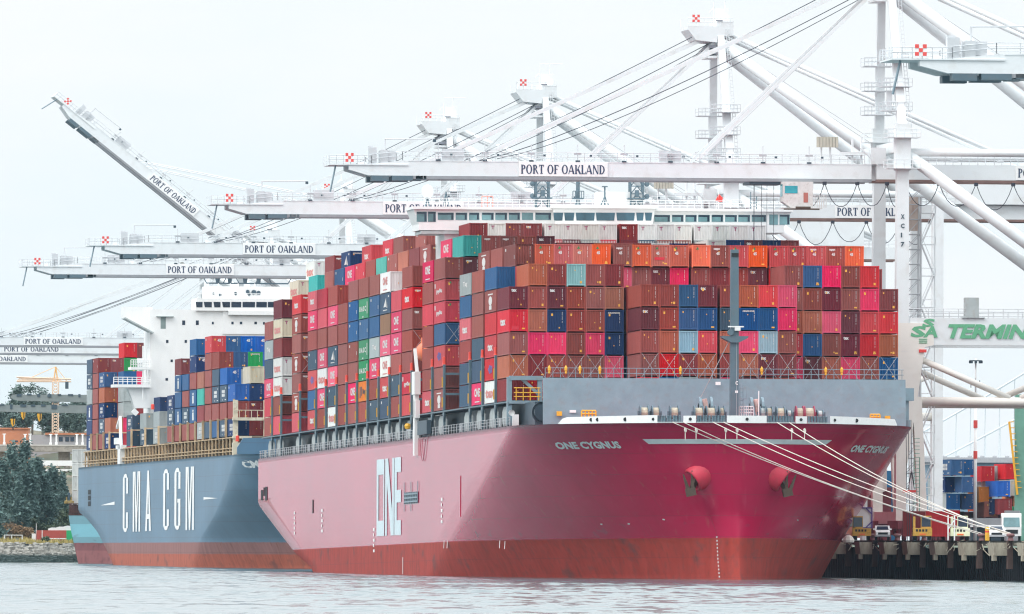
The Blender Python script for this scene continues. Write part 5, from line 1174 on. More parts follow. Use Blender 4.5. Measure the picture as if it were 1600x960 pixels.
def make_crane():
    c = thing('quay_crane', 'x', 'crane', CQ(1543), 'white quay cranes with boom lowered over the ships')
    for y in (-10, 10):
        mb = MB(); mb.bar((0, y, 25.0), (0, y, 52.6), 1.75, 1.6, (0, 1, 0), 1.55, 1.5)
        lg = mb.build('waterside_leg', CW_, c)
        mb = MB(); mb.prism([(-.8, 28.8), (-.8, 2.2), (.55, 2.2), (.55, 9), (2.6, 22.6), (3.0, 25.6), (4.2, 25.88), (4.2, 28.8)], y - .8, y + .8)
        mb.bar((2.0, y, 19), (2.9, y, 2.2), 1.2, 1.4, (0, 1, 0)); mb.build('lower_leg', CC, lg)
        mb = MB()
        for z in (53.4, 49.3):
            mb.bx(-2.2, 2.2, y - 1.7, y + 1.7, z - .1, z)
            for a, b in ((-2.2, -1.7), (2.2, -1.7), (-2.2, 1.7), (2.2, 1.7), (0, -1.7), (-1.1, -1.7), (1.1, -1.7)): mb.tube((a, y + b, z), (a, y + b, z + 1.1), .05, 4)
            for h in (.55, 1.1): mb.tube((-2.2, y - 1.7, z + h), (2.2, y - 1.7, z + h), .05, 4); mb.tube((-2.2, y + 1.7, z + h), (2.2, y + 1.7, z + h), .05, 4)
        mb.bx(-1.0, 1.0, y - .95, y + .95, 49, 55.2); mb.build('leg_platform', CW_, lg)
        mb = MB(); mb.bar((30.5, y, 2.2), (30.5, y, 52), 1.6, 1.6, (0, 1, 0)); mb.build('landside_leg', CW_, c)
        mb = MB(); mb.prism([(.9, 25.9), (30, 25.9), (30, 29.5), (.9, 29.5)], y - .7, y + .7)
        pb = mb.build('portal_beam', CW_, c)
        mb = MB()
        for i in range(15): x = 1.5 + 2 * i; mb.tube((x, y - .7, 29.5), (x, y - .7, 30.7), .05, 4)
        for h in (.6, 1.2): mb.tube((1, y - .7, 29.5 + h), (30, y - .7, 29.5 + h), .045, 4)
        mb.build('beam_rail', M['rail_pale'], pb)
        mb = MB(); mb.tube((.8, y, 51.0), (30.5, y, 29.5), .82, 14); mb.build('diagonal_brace', CW_, c, smooth=True)
        mb = MB(); mb.tube((1, y, 51.4), (30.5, y, 51.4), .52, 12); mb.build('top_tie_tube', CW_, c, smooth=True)
        mb = MB(); mb.tube((2.4, y, 18.4), (30.5, y, 18.4), .62, 12); mb.tube((2.6, y, 24), (14.5, y, 18.9), .42, 10); mb.tube((29.5, y, 24.5), (16, y, 18.9), .42, 10); mb.build('lower_brace', CC, c, smooth=True)
        mb = MB(); mb.bar((0, y, 54), (-.8, y * .32, 76), 1.2, 1.2, (0, 1, 0), 1.0, 1.0); mb.build('apex_mast', CW_, c)
        mb = MB(); mb.tube((-.3, y * .32, 73.5), (30.5, y, 50.5), .80, 14); mb.build('back_brace', CW_, c, smooth=True)
        mb = MB(); mb.tube((0, y * .3, 75.5), (56, y * .29, 51), .36, 10); mb.build('backstay', CW_, c, smooth=True)
        mb = MB()
        for x in (0, 30.5):
            mb.bx(x - 1.1, x + 1.1, y - 4.5, y + 4.5, 1.5, 2.6)
            for q_ in (-2.7, 2.7):
                mb.bx(x - .8, x + .8, y + q_ - 1.5, y + q_ + 1.5, .7, 1.5)
                for k in (-.8, .8): mb.lathe([(.02, 0), (.42, 0), (.42, .3), (.02, .3)], (x - .15, y + q_ + k, .42), (1, 0, 0), 10)
        mb.build('wheel_bogie', M['maroon'], c)
        mb = MB()
        for dx in (-2.9, 2.9):
            pass
        for x, w_ in ((-56, .62), (-26.5, .62)): mb.bar((x, y * .29, HB + 1.3), (-1.2, y * .30, 75.4 - (1 if x > -30 else 0)), .28, .5 if x < -30 else .42)
        mb.build('forestay', CW_, c)
    for z, w_ in ((52.2, 1.4), (27.2, 2.6), (3.0, 1.6)):
        for x in (0, 30.5): mb = MB(); mb.bx(x - .6, x + .6, -9.2, 9.2, z - w_ / 2, z + w_ / 2); mb.build('cross_beam', CW_ if z > 10 else CC, c)
    # mast platforms, ladder and struts near the hinge
    mb = MB()
    for z in (57.0, 60.2, 63.5):
        mb.bx(-2.6, 1.4, -9.5, -6.2, z - .1, z); mb.bx(-2.6, 1.4, 6.2, 9.5, z - .1, z)
        for y0, y1 in ((-9.5, -6.2), (6.2, 9.5)):
            for x in (-2.6, -1.6, -.6, .4, 1.4):
                for y in (y0, y1): mb.tube((x, y, z), (x, y, z + 1.1), .045, 4)
            for h in (.55, 1.1):
                for y in (y0, y1): mb.tube((-2.6, y, z + h), (1.4, y, z + h), .045, 4)
    for k in range(40): z = 54 + .55 * k; t = (z - 54) / 22; yy = -10 + 6.8 * t; mb.tube((.75 - .8 * t, yy - .9, z), (1.15 - .8 * t, yy - .9, z), .04, 4)
    for s in (.75, 1.15): mb.tube((s, -10.9, 54), (s - .8, -4.1, 76), .04, 4)
    mb.bx(-1.9, -1.2, -8.8, -8.1, 57, 59.6); mb.build('mast_platforms', M['rail_pale'], c)
    mb = MB()
    for x in (-4.4, -8.6): mb.tube((x, -2.9, HB + 1), (x, -2.9, HB + 4.6), .16, 6); mb.tube((x - 1.2, -2.9, HB + 1), (x - 1.2, -2.9, HB + 4.4), .16, 6)
    mb.bar((-2.2, -3.4, HB + .8), (-4.6, -3.4, HB + 3.2), .5, .14); mb.bx(-7.4, -3.4, -3.5, -3.0, HB + 2.2, HB + 2.6); mb.build('hinge_fittings', CW_, c)
    mb = MB()
    for k in range(7): mb.bx(-10.5 + k * .42, -10.5 + k * .42 + .36, -3.7, -3.3, HB + 3.2, HB + 4.6)
    mb.build('resistor_bank', mat('beige_resistor_boxes', (.50, .48, .40), .6, .1, 1), c)
    # fixed girder with second name board
    mb = MB()
    for y in (-2.9, 2.9): mb.bx(-2.4, 58, y - .56, y + .56, HB - 1.0, HB + 1.0)
    for k in range(13): x = -1 + 4.8 * k; mb.bx(x - .3, x + .3, -2.4, 2.4, HB + .1, HB + .8)
    mb.bx(-3.2, -1.2, -3.6, 3.6, HB + 1, HB + 3.2); gd = mb.build('girder', CW_, c)
    mb = MB()
    for y in (-2.9, 2.9): mb.bx(-2.4, 58, y - .6, y + .6, HB - 1.34, HB - 1.02)
    mb.build('rail_beam', mat('rusty_rail_beam', (.22, .13, .11), .6, .2, .6), gd)
    mb = MB()
    for y in (-3.6, 3.6):
        for i in range(26): x = 2.4 + 2.2 * i; mb.tube((x, y, HB + 1), (x, y, HB + 2.15), .05, 4)
        for h in (.6, 1.15): mb.tube((2, y, HB + 1 + h), (57.5, y, HB + 1 + h), .045, 4)
    for k in range(8): x = 8 + 6.2 * k; mb.bx(x - .5, x + .5, -3.7, -3.5, HB + 1.35, HB + 1.6)
    mb.build('girder_rails', M['rail_pale'], gd)
    mb = MB(); mb.bx(16.3, 28.3, -3.6, -3.5, HB - .95, HB + .95); mb.build('name_board', M['white_ink'], gd)
    mb = MB(); put_serif(mb, 'PORT OF OAKLAND', lambda u, v, k: (16.6 + u, -3.63 - k, HB - .62 + v), 11.3, 1.2); mb.build('board_lettering', M['navy_ink'], gd)
    mb = MB(); mb.bx(34, 52, -4.5, 4.5, HB + 1.2, HB + 7); mb.build('machinery_house', CW_, c)
    # apex head
    mb = MB(); mb.bx(-1.3, 1.1, -4, 4, 75, 77.2); mb.prism([(-5.6, 75.9), (-4.4, 74.3), (-1.3, 74.0), (-1.3, 76.4), (-5.6, 76.4)], -4, 4); mb.bx(-.9, .9, -1, 1, 77, 79.2)
    for x in (-5.6, -4.4, -3.2, -2, -.8, .6): mb.tube((x, -4, 76.4), (x, -4, 77.6), .05, 4); mb.tube((x, 4, 76.4), (x, 4, 77.6), .05, 4)
    for h in (77, 77.6): mb.tube((-5.6, -4, h), (1, -4, h), .05, 4)
    mb.tube((-1.4, -1, 77), (-1.4, -1, 80.4), .06, 4); mb.tube((.4, 0, 79), (.4, 0, 81), .06, 4); mb.tube((-1.2, 0, 80.9), (2.6, 0, 80.9), .05, 4); mb.tube((-2, 0, 78.6), (-1.2, 0, 79.4), .05, 4)
    mb.bx(-2.6, -1.1, -3.6, 3.6, 71.7, 72.0); ah = mb.build('apex_head', CW_, c)
    mb = MB(); mb.bx(-2.5, -1.2, -3.5, 3.5, 72.3, 72.7); mb.bx(-2.4, -1.4, -3.5, 3.5, 73.2, 73.6); mb.bx(-1.5, -.5, -4.06, -4, 77.15, 77.35); mb.build('sheaves', mat('shadow_grey_sheave', (.26, .27, .31), .6, .15, .8), ah)
    mb = MB(); mb.bx(-5.0, -3.9, -4.08, -4.02, 77.0, 78.1); mb.build('checker_board', M['white_ink'], ah)
    mb = MB()
    for i in range(3):
        for k in range(3):
            if (i + k) % 2 == 0: mb.bx(-5.0 + i * .367, -5.0 + i * .367 + .36, -4.12, -4.085, 77.0 + k * .367, 77.0 + k * .367 + .36)
    mb.build('checker_squares', M['signal_red'], ah)
    # trolley, cab, hoist ropes, festoon
    mb = MB(); mb.bx(-19.4, -14.9, -3.4, 3.4, HB - 1.75, HB - 1.36); tr = mb.build('trolley', M['steel_dark'], c)
    mb = MB(); mb.prism([(-15.3, HB - 4.1), (-14.2, HB - 4.9), (-11.2, HB - 4.9), (-11.2, HB - 1.45), (-15.3, HB - 1.45)], -5.3, -3.0); mb.bx(-15.4, -10.0, -5.6, -2.8, HB - 5.05, HB - 4.92)
    for k in range(6): mb.tube((-11 + k * .3, -5.5, HB - 4.9), (-11 + k * .3, -5.5, HB - 3.2 - .2 * (k % 2)), .06, 4)
    cb = mb.build('operator_cab', mat('cab_off_white', (.66, .65, .63), .5, .1, 1.2, dirt=(.3, .22, .18), dirt_amt=.35), c)
    mb = MB(); mb.bx(-15.0, -13.3, -5.34, -5.31, HB - 3.0, HB - 2.0); mb.bx(-15.33, -15.31, -5.1, -3.2, HB - 3.4, HB - 1.8); mb.build('cab_window', M['glass_teal'], cb)
    mb = MB(); mb.bx(-12.5, -11.9, -5.34, -5.31, HB - 4.2, HB - 2.9); mb.build('cab_door', mat('faded_red_door', (.42, .13, .10), .6, .15, 1), cb)
    mb = MB(); mb.bx(-15.2, -10.4, -5.7, -5.58, HB - 5.2, HB - 5.0); mb.bx(-13.6, -11.6, -5.75, -5.6, HB - 5.0, HB - 4.75); mb.build('cab_underframe', M['rust'], cb)
    mb = MB()
    for x, y in ((-18.6, -1.8), (-17.6, -1.6), (-17.1, 1.8), (-16.4, 1.6), (-15.9, -1.2), (-18.1, 2)): mb.tube((x, y, HB - 1.7), (x, y, 27), .028, 4)
    mb.build('hoist_ropes', M['wire'], c)
    mb = MB(); xs = [-13.8, -9.4, -5, -1, 1.5, 6, 11, 16, 21, 26, 30.5]
    for a, b in zip(xs[:-1], xs[1:]): mb.line(loop_pts(a, b, -3.4, HB - 1.5, 3.2 + .25 * math.sin(a * 3)), .05, 4); mb.bx(b - .25, b + .25, -3.6, -3.2, HB - 1.8, HB - 1.36)
    mb.build('festoon_cables', M['wire'], c)
    mb = MB(); mb.line([(-56 + (54 * i / 16), -2.2, HB + 1.8 + 25.5 * (i / 16) ** 1.12) for i in range(17)], .06, 5); mb.line([(-53 + (51 * i / 16), -1.2, HB + 1.4 + 23 * (i / 16) ** 1.25) for i in range(17)], .05, 5); mb.line([(-55 + (53.5 * i / 16), 1.4, HB + 1.2 + 24 * (i / 16) ** 1.2) for i in range(17)], .06, 5)
    mb.build('boom_hoist_ropes', M['wire'], c)
    mb = MB()
    for a, b in ((-26.0, -1.0), (-25.0, -.4)): mb.tube((a, -2.2, HB + 2), (b, -1.5, 75), .035, 4)
    for a in (-2.4, 2.4): mb.tube((0, a, 74), (34, a, HB + 3), .035, 4); mb.tube((0, a + .6, 74), (31, a + .6, HB + 3), .035, 4)
    mb.build('thin_ropes', M['rail_grey'], c)
    # lift tower and stairs behind the waterside legs
    mb = MB(); x0, x1, y0, y1 = 3.3, 5.2, 7, 9
    for x in (x0, x1):
        for y in (y0, y1): mb.tube((x, y, 1), (x, y, 46), .1, 4)
    for k in range(23):
        z = 1 + 2 * k
        for y in (y0, y1): mb.tube((x0, y, z), (x1, y, z), .07, 4); mb.tube((x0, y, z), (x1, y, z + 2), .05, 4)
        for x in (x0, x1): mb.tube((x, y0, z), (x, y1, z), .07, 4)
    lt = mb.build('lift_tower', mat('galvanised_lattice', (.50, .51, .53), .45, .1, .7), c)
    mb = MB(); mb.bx(x0 + .3, x1 - .3, y0 + .4, y1 - .4, 41.5, 46); mb.build('lift_car', mat('rust_stained_cabin', (.58, .48, .42), .6, .15, .7, (1, 1, .3), dirt=(.35, .2, .14), dirt_amt=.6), lt)
    mb = MB()
    for k in range(10):
        z = 2 + 4.2 * k; a, b = (5.5, 7.2) if k % 2 else (7.2, 5.5); mb.bar((a, 8, z), (b, 8, z + 4.0), .8, .12); mb.bx(5.4, 7.3, 7.4, 8.6, z + 4.0, z + 4.1)
        for s in (5.4, 7.3): mb.tube((s, 7.4, z + 4), (s, 7.4, z + 5.1), .04, 4)
        mb.tube((5.4, 7.4, z + 5.1), (7.3, 7.4, z + 5.1), .04, 4); mb.tube((a, 7.5, z + 1), (b, 7.5, z + 5), .04, 4)
    for s in (5.3, 7.4): mb.tube((s, 8.6, 1), (s, 8.6, 45), .06, 4)
    mb.build('stairs', CW_, c)
    bm = make_boom(); bm.parent = c; bm.location = (-3.1, 0, HB)
    return c
crane = make_crane()
crane['label'] = 'white crane with its full boom sign clear above the magenta ship\'s bridge, leg lettered XC17'
# its own lettering, on this crane alone
legs = [o for o in crane.children if o.name.startswith('waterside_leg')]
CRANES = [(1703, 5, .985, 'white crane whose boom tip stops above the bridge of the magenta ship\'s left wing'), (1907, 5, .965, 'white crane second behind, boom tip above the grey ship and mast beside the middle apex'), (2041, 5, .95, 'white crane with lowest boom tip left of the two stacked above the grey ship\'s bridge'), (1064, 5, .89, 'white crane whose chequered boom tip reaches in at the upper edge, legs out of view')]
CRANES[0] = (1703, 5, .985, 'white crane whose boom sign is half hidden by the magenta ship\'s bridge')
CRANES[1] = (1907, 5, .965, 'white crane whose boom sign hangs just left of the magenta ship\'s stacks, upper of two')
CRANES[2] = (2041, 5, .958, 'white crane with the boom directly over the grey ship\'s bridge, lower of two')
for d, z, k, lab in CRANES:
    c = copy_tree(crane); c.matrix_world = CQ(d, z, k); c['label'] = lab
mb = MB()
for i, ch in enumerate('XC17'): put_text(mb, ch, lambda u, v: (-.3 + u, -10.87, 42.55 - i * 1.22 + v), .5 if ch != '1' else .18, .62)
leg_n = min(legs, key=lambda o: sum(v.co.y for v in o.data.vertices)); mb.build('leg_number', M['steel_dark'], leg_n)
pbs = [o for o in crane.children if o.name.startswith('portal_beam')]; pbn = min(pbs, key=lambda o: sum(v.co.y for v in o.data.vertices))
mb = MB(); sh = lambda x0: (lambda u, v: (x0 + u + .5 * v, -10.72, 26.5 + 1.45 * v))
v_, f_, W_ = text2d('TERMINALS'); mb.add([(5.6 + a / W_ * 15.9 + .65 * b, -10.84, 26.75 + 1.95 * b) for a, b in v_], f_)
for ch, x, z, k in (('S', 1.0, 26.9, 0), ('A', 2.75, 26.9, .004), ('S', 2.55, 28.3, .002)):
    v_, f_, W_ = text2d(ch); hh = 1.05 if k == .002 else 1.5; mb.add([(x + a / W_ * (1.6 if hh < 1.2 else 1.95) + .3 * b, -10.84 - k, z + hh * b) for a, b in v_], f_)
for k in range(3): mb.bx(2.2, 3.3, -10.86, -10.845, 26.1 + k * .25, 26.22 + k * .25)
mb.build('beam_lettering', M['green_ink'], pbn)
mb = MB(); mb.bx(8.4, 10.2, -11, -9.4, 29.56, 32.2); mb.bx(7.9, 11, -11, -9.2, 29.5, 29.58); mb.build('switch_cabinet', M['steel_light'], pbn)
mb = MB(); mb.bx(2.2, 3.2, -10.95, -10.75, 24.9, 25.3); mb.build('red_beacon', M['red'], pbn)
# crane with raised boom, much further along
c = copy_tree(crane); c.matrix_world = CQ(2206, QZ, .86); c['label'] = 'white crane with its boom raised at a slant over the grey ship\'s bridge'; c['group'] = 'white quay cranes with boom raised'
for ch in list(c.children):
    st = ch.name.split('.')[0]
    if st == 'boom': ch.rotation_euler = (0, R(42.6), 0); ch.location = (-3.1, 0, HB - 1.5)
    elif st in ('boom_hoist_ropes', 'trolley', 'operator_cab', 'hoist_ropes', 'thin_ropes', 'forestay', 'leg_number'):
        for q_ in list(ch.children_recursive): bpy.data.objects.remove(q_)
        bpy.data.objects.remove(ch)
mb = MB()
for y in (-2.6, 2.6):
    for dz_ in (0, -2.2): mb.tube((-40.4 - dz_ * .3, y, 83 + dz_ * .5), (0, y, 74 + dz_), .14, 5)
mb.build('forestay', CW_, c)
for o in list(c.children_recursive):
    if o.name.split('.')[0] in ('beam_lettering', 'switch_cabinet', 'red_beacon', 'leg_number'): bpy.data.objects.remove(o)
# three older, lower cranes in the distance
for d, k, lab in ((2345, .805, 'distant white crane with the highest of three low boom signs at the far shore'), (2398, .79, 'distant white crane whose low boom sign is half covered by the one above it'), (2480, .775, 'distant white crane with the lowest of three boom signs, cut by the picture edge')):
    c = copy_tree(crane); c.matrix_world = CQ(d, QZ, k); c['label'] = lab; c['group'] = 'old low quay cranes far down the quay'
    for o in list(c.children_recursive):
        if o.name.split('.')[0] in ('beam_lettering', 'switch_cabinet', 'red_beacon', 'leg_number'): bpy.data.objects.remove(o)

# ================================================================== quay edge and what stands on it
d = 1330.0; i = 0
def quay_px(px, L_):           # position along the quay of a pixel column, for a line L_ metres off
    t = (px - 800) / F; return (L_ * math.cos(YAW) - t * L_ * math.sin(YAW)) / (math.sin(YAW) + t * math.cos(YAW))
fend = None
for px in (1304, 1345, 1383, 1419, 1462, 1507, 1554, 1600, 1650):
    D = quay_px(px, 236.8)
    if fend is None:
        fend = thing('fender_block', 'concrete fender block with timber rubbing pile on the quay face', 'fender', Matrix.Translation(Q(237.2, D, 0)) @ Matrix.Rotation(YAW, 4, 'Z'), 'fender blocks along the quay')
        mb = MB(); mb.prism([(-.95, 4.75), (.8, 4.75), (.8, 3.15), (-.75, 3.15)], -2.2, 2.2); mb.build('pad', M['fender_concrete'], fend)
        mb = MB(); mb.bx(.82, 1.5, -2.4, -1.5, 1.5, 4.9); mb.build('rubbing_pile', M['timber'], fend)
        mb = MB(); mb.bx(-.95, -.45, -2.0, -1.0, 2.5, 3.2); mb.build('bracket', M['fender_concrete'], fend)
        o = fend
    else: o = copy_tree(fend); o.matrix_world = Matrix.Translation(Q(237.2, D, 0)) @ Matrix.Rotation(YAW, 4, 'Z')
BOL = []
for i, px in enumerate((1322, 1364, 1402, 1444, 1534, 1579)):
    D = quay_px(px, 238.6); mb = MB().lathe([(.4, 0), (.36, .2), (.28, .45), (.5, .55), (.56, .7), (.42, .85), (.02, .9)], (0, 0, 0), n=10)
    o = mb.build('bollard', mat('rust_red_bollard', (.20, .09, .09), .7, .2, 2) if i == 0 else bpy.data.materials['rust_red_bollard'], smooth=True, mat=Matrix.Translation(Q(238.6, D, QZ)))
    tag(o, 'rust red mooring bollard at the quay edge above the fenders', 'bollard', 'bollards along the quay edge'); BOL.append(Q(238.6, D, QZ + .7))
mb = MB(); er = random.Random(8)
for k in range(34):
    D = quay_px(1300 + k * 9, 238.1)
    for q_ in range(3):
        p = Q(238.0, D + er.uniform(-3, 3), 4.3 + er.uniform(-.5, .6)); mb.tube(p, p + Vector((er.uniform(-.8, .8), -1, er.uniform(-.9, .3))), .06, 4)
tag(mb.build('tangled_rope_debris', M['rope_coil']), kind='stuff')
# mooring lines
def sag_line(a, b, sag, r, n=18):
    mb = MB(); pts = []
    for i in range(n + 1): f = i / n; p = a.lerp(b, f); p.z -= sag * 4 * f * (1 - f); pts.append(p)
    return mb.line(pts, r, 6)
def bow_pt(px, py=662):
    t = edge_t(px); return SHIP @ Vector((t, H1.s_of(t, ZD) - .25, ZD + .1))
LN = [(1050, 4, 'lowest on the bow'), (1067, 4, 'second lowest on the bow'), (1113, 5, 'third up on the bow'), (1130, 5, 'fourth up on the bow'), (1213, 5, 'fifth, steepest but one'), (1233, 5, 'steepest and shortest')]
for px, b, lab in LN:
    o = sag_line(bow_pt(px), BOL[b] + Vector((0, 0, (px % 3) * .1)), .7 + (px % 5) * .12, .052).build('mooring_rope', M['rope']); tag(o, 'pale mooring rope from the magenta bow to the quay, %s' % lab, 'rope', 'mooring ropes of the magenta ship')
for px in (1050, 1067, 1113, 1130, 1216, 1236):
    p = bow_pt(px + 13); mb = MB(); mb.lathe([(.02, 0), (.3, 0), (.3, .05), (.02, .05)], p + Vector((.6, -.5, -1.0)), (.8, -.5, .1), 12); mb.tube(p + Vector((.6, -.5, -1.2)), p + Vector((.6, -.5, -2.2)), .05, 4)
    tag(mb.build('rat_guard', M['rope']), 'round pale rat guard hung on a mooring rope below the bow', 'rat guard', 'rat guards on the mooring ropes')
# vertical ropes beside the crane leg
o = thing('hanging_wires', 'pair of thin dark wires with red clamps hanging from the bow corner to the quay', 'wire'); p0 = SHIP @ Vector((25.0, -9, ZD + 1)); mb = MB()
for dx in (0, .35, -.3): mb.tube(p0 + Vector((dx, 0, 0)), Vector((p0.x + dx + .25, p0.y, QZ)), .04, 4)
mb.build('wire', M['wire'], o); mb = MB(); mb.bx(p0.x - .7, p0.x + 1.0, p0.y - .1, p0.y + .1, 11.1, 11.4); mb.build('clamp', M['red'], o)

def at(px, py, Dl=None, L_=None, Y=None):
    return P(px, py, Y)
def ground_Y(px, py): # depth at which a quay-level point shows at this pixel
    b = (HY - py) / F * cr + (px - 800) / F * sr; return (QZ - CAMZ) / b if abs(b) > 1e-6 else 1500
def frameY(px, Y, z=QZ, rz=0): v = P(px, 480, Y); return Matrix.Translation((v.x, Y, z)) @ Matrix.Rotation(rz, 4, 'Z')
# pick-up and other road vehicles, built facing us (-y)
def pickup(name, label, M_, colour, w=1.9, hood=True, group=None):
    c = thing(name, label, 'pickup truck', M_, group); mb = MB()
    mb.prism([(0, .45), (0, 1.05), (.2, 1.15), (1.5, 1.22), (2.1, 1.85), (3.6, 1.88), (3.9, 1.25), (5.4, 1.22), (5.4, .5)], -w / 2, w / 2, 'x'); mb.build('body', colour, c)
    mb = MB(); mb.quad((-w / 2 + .14, 1.58, 1.34), (w / 2 - .14, 1.58, 1.34), (w / 2 - .25, 2.02, 1.80), (-w / 2 + .25, 2.02, 1.80)); mb.build('windscreen', M['glass_dark'], c)
    mb = MB(); mb.bx(-w / 2 + .3, w / 2 - .3, -.03, .02, .72, 1.0); mb.bx(-w / 2 + .1, w / 2 - .1, -.06, .1, .4, .55); mb.build('grille', M['black'], c)
    mb = MB(); mb.bx(-w / 2 - .02, w / 2 + .02, -.14, .0, .48, .68); mb.build('bumper', M['rail_grey'], c)
    for s in (-1, 1):
        mb = MB(); mb.bx(s * (w / 2 - .17) - .12, s * (w / 2 - .17) + .12, -.04, .02, .76, .98); mb.build('headlight', M['white_ink'], c)
        mb = MB(); mb.bx(s * (w / 2 + .14) - .12, s * (w / 2 + .14) + .12, 1.75, 1.9, 1.3, 1.52); mb.build('door_mirror', colour, c)
        for y in (1.0, 4.3): mb = MB(); mb.lathe([(.02, 0), (.38, 0), (.38, .24), (.02, .24)], (s * (w / 2 - .14) - .12, y, .38), (1, 0, 0), 14); mb.build('wheel', M['black'], c)
    return c
pickup('pickup_truck', 'white pick-up facing the water between the yellow tractor and the crane foot', frameY(1381, 1500), M['white'], 1.85)
pickup('pickup_truck', 'white pick-up on the quay at the far side, in front of the lorry cab', frameY(1559, 1462), M['white'], 1.95)
pickup('pickup_truck', 'white pick-up half hidden behind the magenta bow', frameY(1302, 1585), M['white'], 1.9)
def tractor(label, M_, body, group=None, tank=False, cabx=.45, w=2.4):
    c = thing('terminal_tractor', label, 'yard tractor', M_, group); mb = MB()
    mb.bx(-w / 2, w / 2, 0, 4.8, .55, 1.0); mb.bx(-w / 2, w / 2, 0, 2.2, 1.0, 1.55); mb.bx(cabx - .65, cabx + .65, .3, 1.9, 1.55, 3.1); mb.bx(-w / 2, -w / 2 + .3, .3, .6, 1.5, 3.0); mb.build('body', body, c)
    mb = MB(); mb.bx(cabx - .58, cabx + .58, .27, .3, 1.72, 2.95); mb.build('cab_window', M['glass_dark'], c)
    mb = MB()
    for k in range(4): mb.bx(-w / 2 + .35 + k * .4, -w / 2 + .6 + k * .4, -.03, 0, 1.1, 1.4)
    mb.build('grille', M['black'], c)
    for s in (-1, 1):
        for y in (1, 3.9): mb = MB(); mb.lathe([(.02, 0), (.5, 0), (.5, .35), (.02, .35)], (s * (w / 2 - .3) - .17, y, .5), (1, 0, 0), 12); mb.build('wheel', M['black'], c)
    mb = MB(); mb.bx(-.4, .4, -.06, 0, .65, .85); mb.build('tail_light', M['orange'], c)
    return c
tractor('yellow yard tractor parked before the white tank on the quay', frameY(1348, 1510), M['machine_yellow'], cabx=-.5)
tractor('yellow yard tractor with upright exhaust before the long red container', frameY(1443, 1475), M['machine_yellow'])
tractor('white tractor with lime yellow skirt between the mooring ropes', frameY(1502, 1470), mat('lime_white_paint', (.78, .80, .55), .5, .25, .5), cabx=.3)
# tank container on its chassis
tk = thing('tank_container', 'white cylindrical tank in a frame behind the yellow tractor', 'tank container', frameY(1349, 1520)); mb = MB().lathe([(.02, -.2), (.8, -.1), (1.15, .3), (1.15, 5.7), (.8, 6.1), (.02, 6.2)], (-2.3, 0, 2.9), (.35, 1, 0), 16); mb.build('tank', M['white'], tk, smooth=True)
mb = MB(); mb.bx(-1.2, 1.2, -.4, -.3, 1.6, 4.2); mb.build('end_panel', M['white'], tk); mb = MB()
for a, b in (((-1.2, 4.2), (1.2, 4.2)), ((-1.2, 1.6), (1.2, 1.6)), ((-1.2, 1.6), (-1.2, 4.2)), ((1.2, 1.6), (1.2, 4.2)), ((-1.2, 3.4), (-.4, 4.2)), ((1.2, 3.4), (.4, 4.2)), ((-1.2, 2.4), (-.4, 1.6)), ((1.2, 2.4), (.4, 1.6))): mb.bar((a[0], -.5, a[1]), (b[0], -.5, b[1]), .16, .16, (0, 1, 0))
mb.build('frame', M['violet'], tk); mb = MB(); mb.bx(-1.1, 1.1, 0, 6, .9, 1.3)
for y in (1, 4.5):
    for s in (-.8, .8): mb.lathe([(.02, 0), (.48, 0), (.48, .3), (.02, .3)], (s - .15, y, .48), (1, 0, 0), 10)
mb.build('chassis', M['black'], tk)
mb = MB().lathe([(.7, 0), (.8, .3), (.55, .7), (.3, .9), (.02, .95)], n=9); tag(mb.build('canvas_bundle', M['rope'], mat=frameY(1327, 1500, QZ - .3)), 'pale wrapped bundle on the quay edge beside the bow', 'bundle')
# lorry cab at the edge of the picture
lc = thing('lorry', 'white lorry cab behind the quay pick-up at the picture edge', 'lorry', frameY(1582, 1485)); mb = MB(); mb.prism([(0, .6), (0, 1.7), (.35, 3.1), (.8, 3.5), (3, 3.5), (3, .6)], -1.25, 1.25, 'x'); mb.build('cab', M['white'], lc)
mb = MB(); mb.quad((-1.05, -.03, 1.75), (1.05, -.03, 1.75), (1.0, .27, 2.95), (-1.0, .27, 2.95)); mb.build('windscreen', M['glass'], lc); mb = MB(); mb.bx(-.8, .8, -.06, 0, .9, 1.4); mb.build('grille', M['black'], lc)
for s in (-1, 1): mb = MB(); mb.lathe([(.02, 0), (.5, 0), (.5, .3), (.02, .3)], (s * 1.05 - .15, 1.2, .5), (1, 0, 0), 12); mb.build('wheel', M['black'], lc)
# long red containers and yard stacks
yr = random.Random(3)
def yard(px, yb, col, Y, lab, w=None, long_=False, side='', front='-'):
    v = P(px, yb, Y); m = Matrix.Translation((v.x + CW / 2, Y, v.z)) @ Matrix.Rotation(YAW, 4, 'Z'); container(m, col, lab, side, front, 'containers in the terminal yard')
# a row of red boxes standing lengthways behind the tractors
def length_box(px0, px1, yt, yb, Y, col, lab):
    a, b = P(px0, yb, Y), P(px1, yt, Y); L_ = b.x - a.x; m = Matrix.Translation((b.x, Y, a.z)) @ Matrix.Rotation(PI / 2, 4, 'Z') @ Matrix.Diagonal((1, L_ / CLEN, (b.z - a.z) / CH, 1)) @ Matrix.Translation((CW / 2, 0, 0)); container(m, col, lab, '', None, 'containers in the terminal yard')
length_box(1411, 1446, 799, 840, 1540, 'MB', 'maroon-brown container standing lengthways beside the crane foot on the quay')
length_box(1447, 1480, 799, 840, 1545, 'RD', 'long red container behind the upright exhaust of a yard tractor')
length_box(1476, 1500, 797.5, 838, 1550, 'RD', 'shorter red container with white corner behind the lime skirted tractor')
length_box(1312, 1345, 752, 802, 1640, 'OB', 'orange-brown container behind the bow, beside the white light post')
length_box(1318, 1362, 802, 842, 1640, 'OB', 'orange-brown container low behind the white tank')
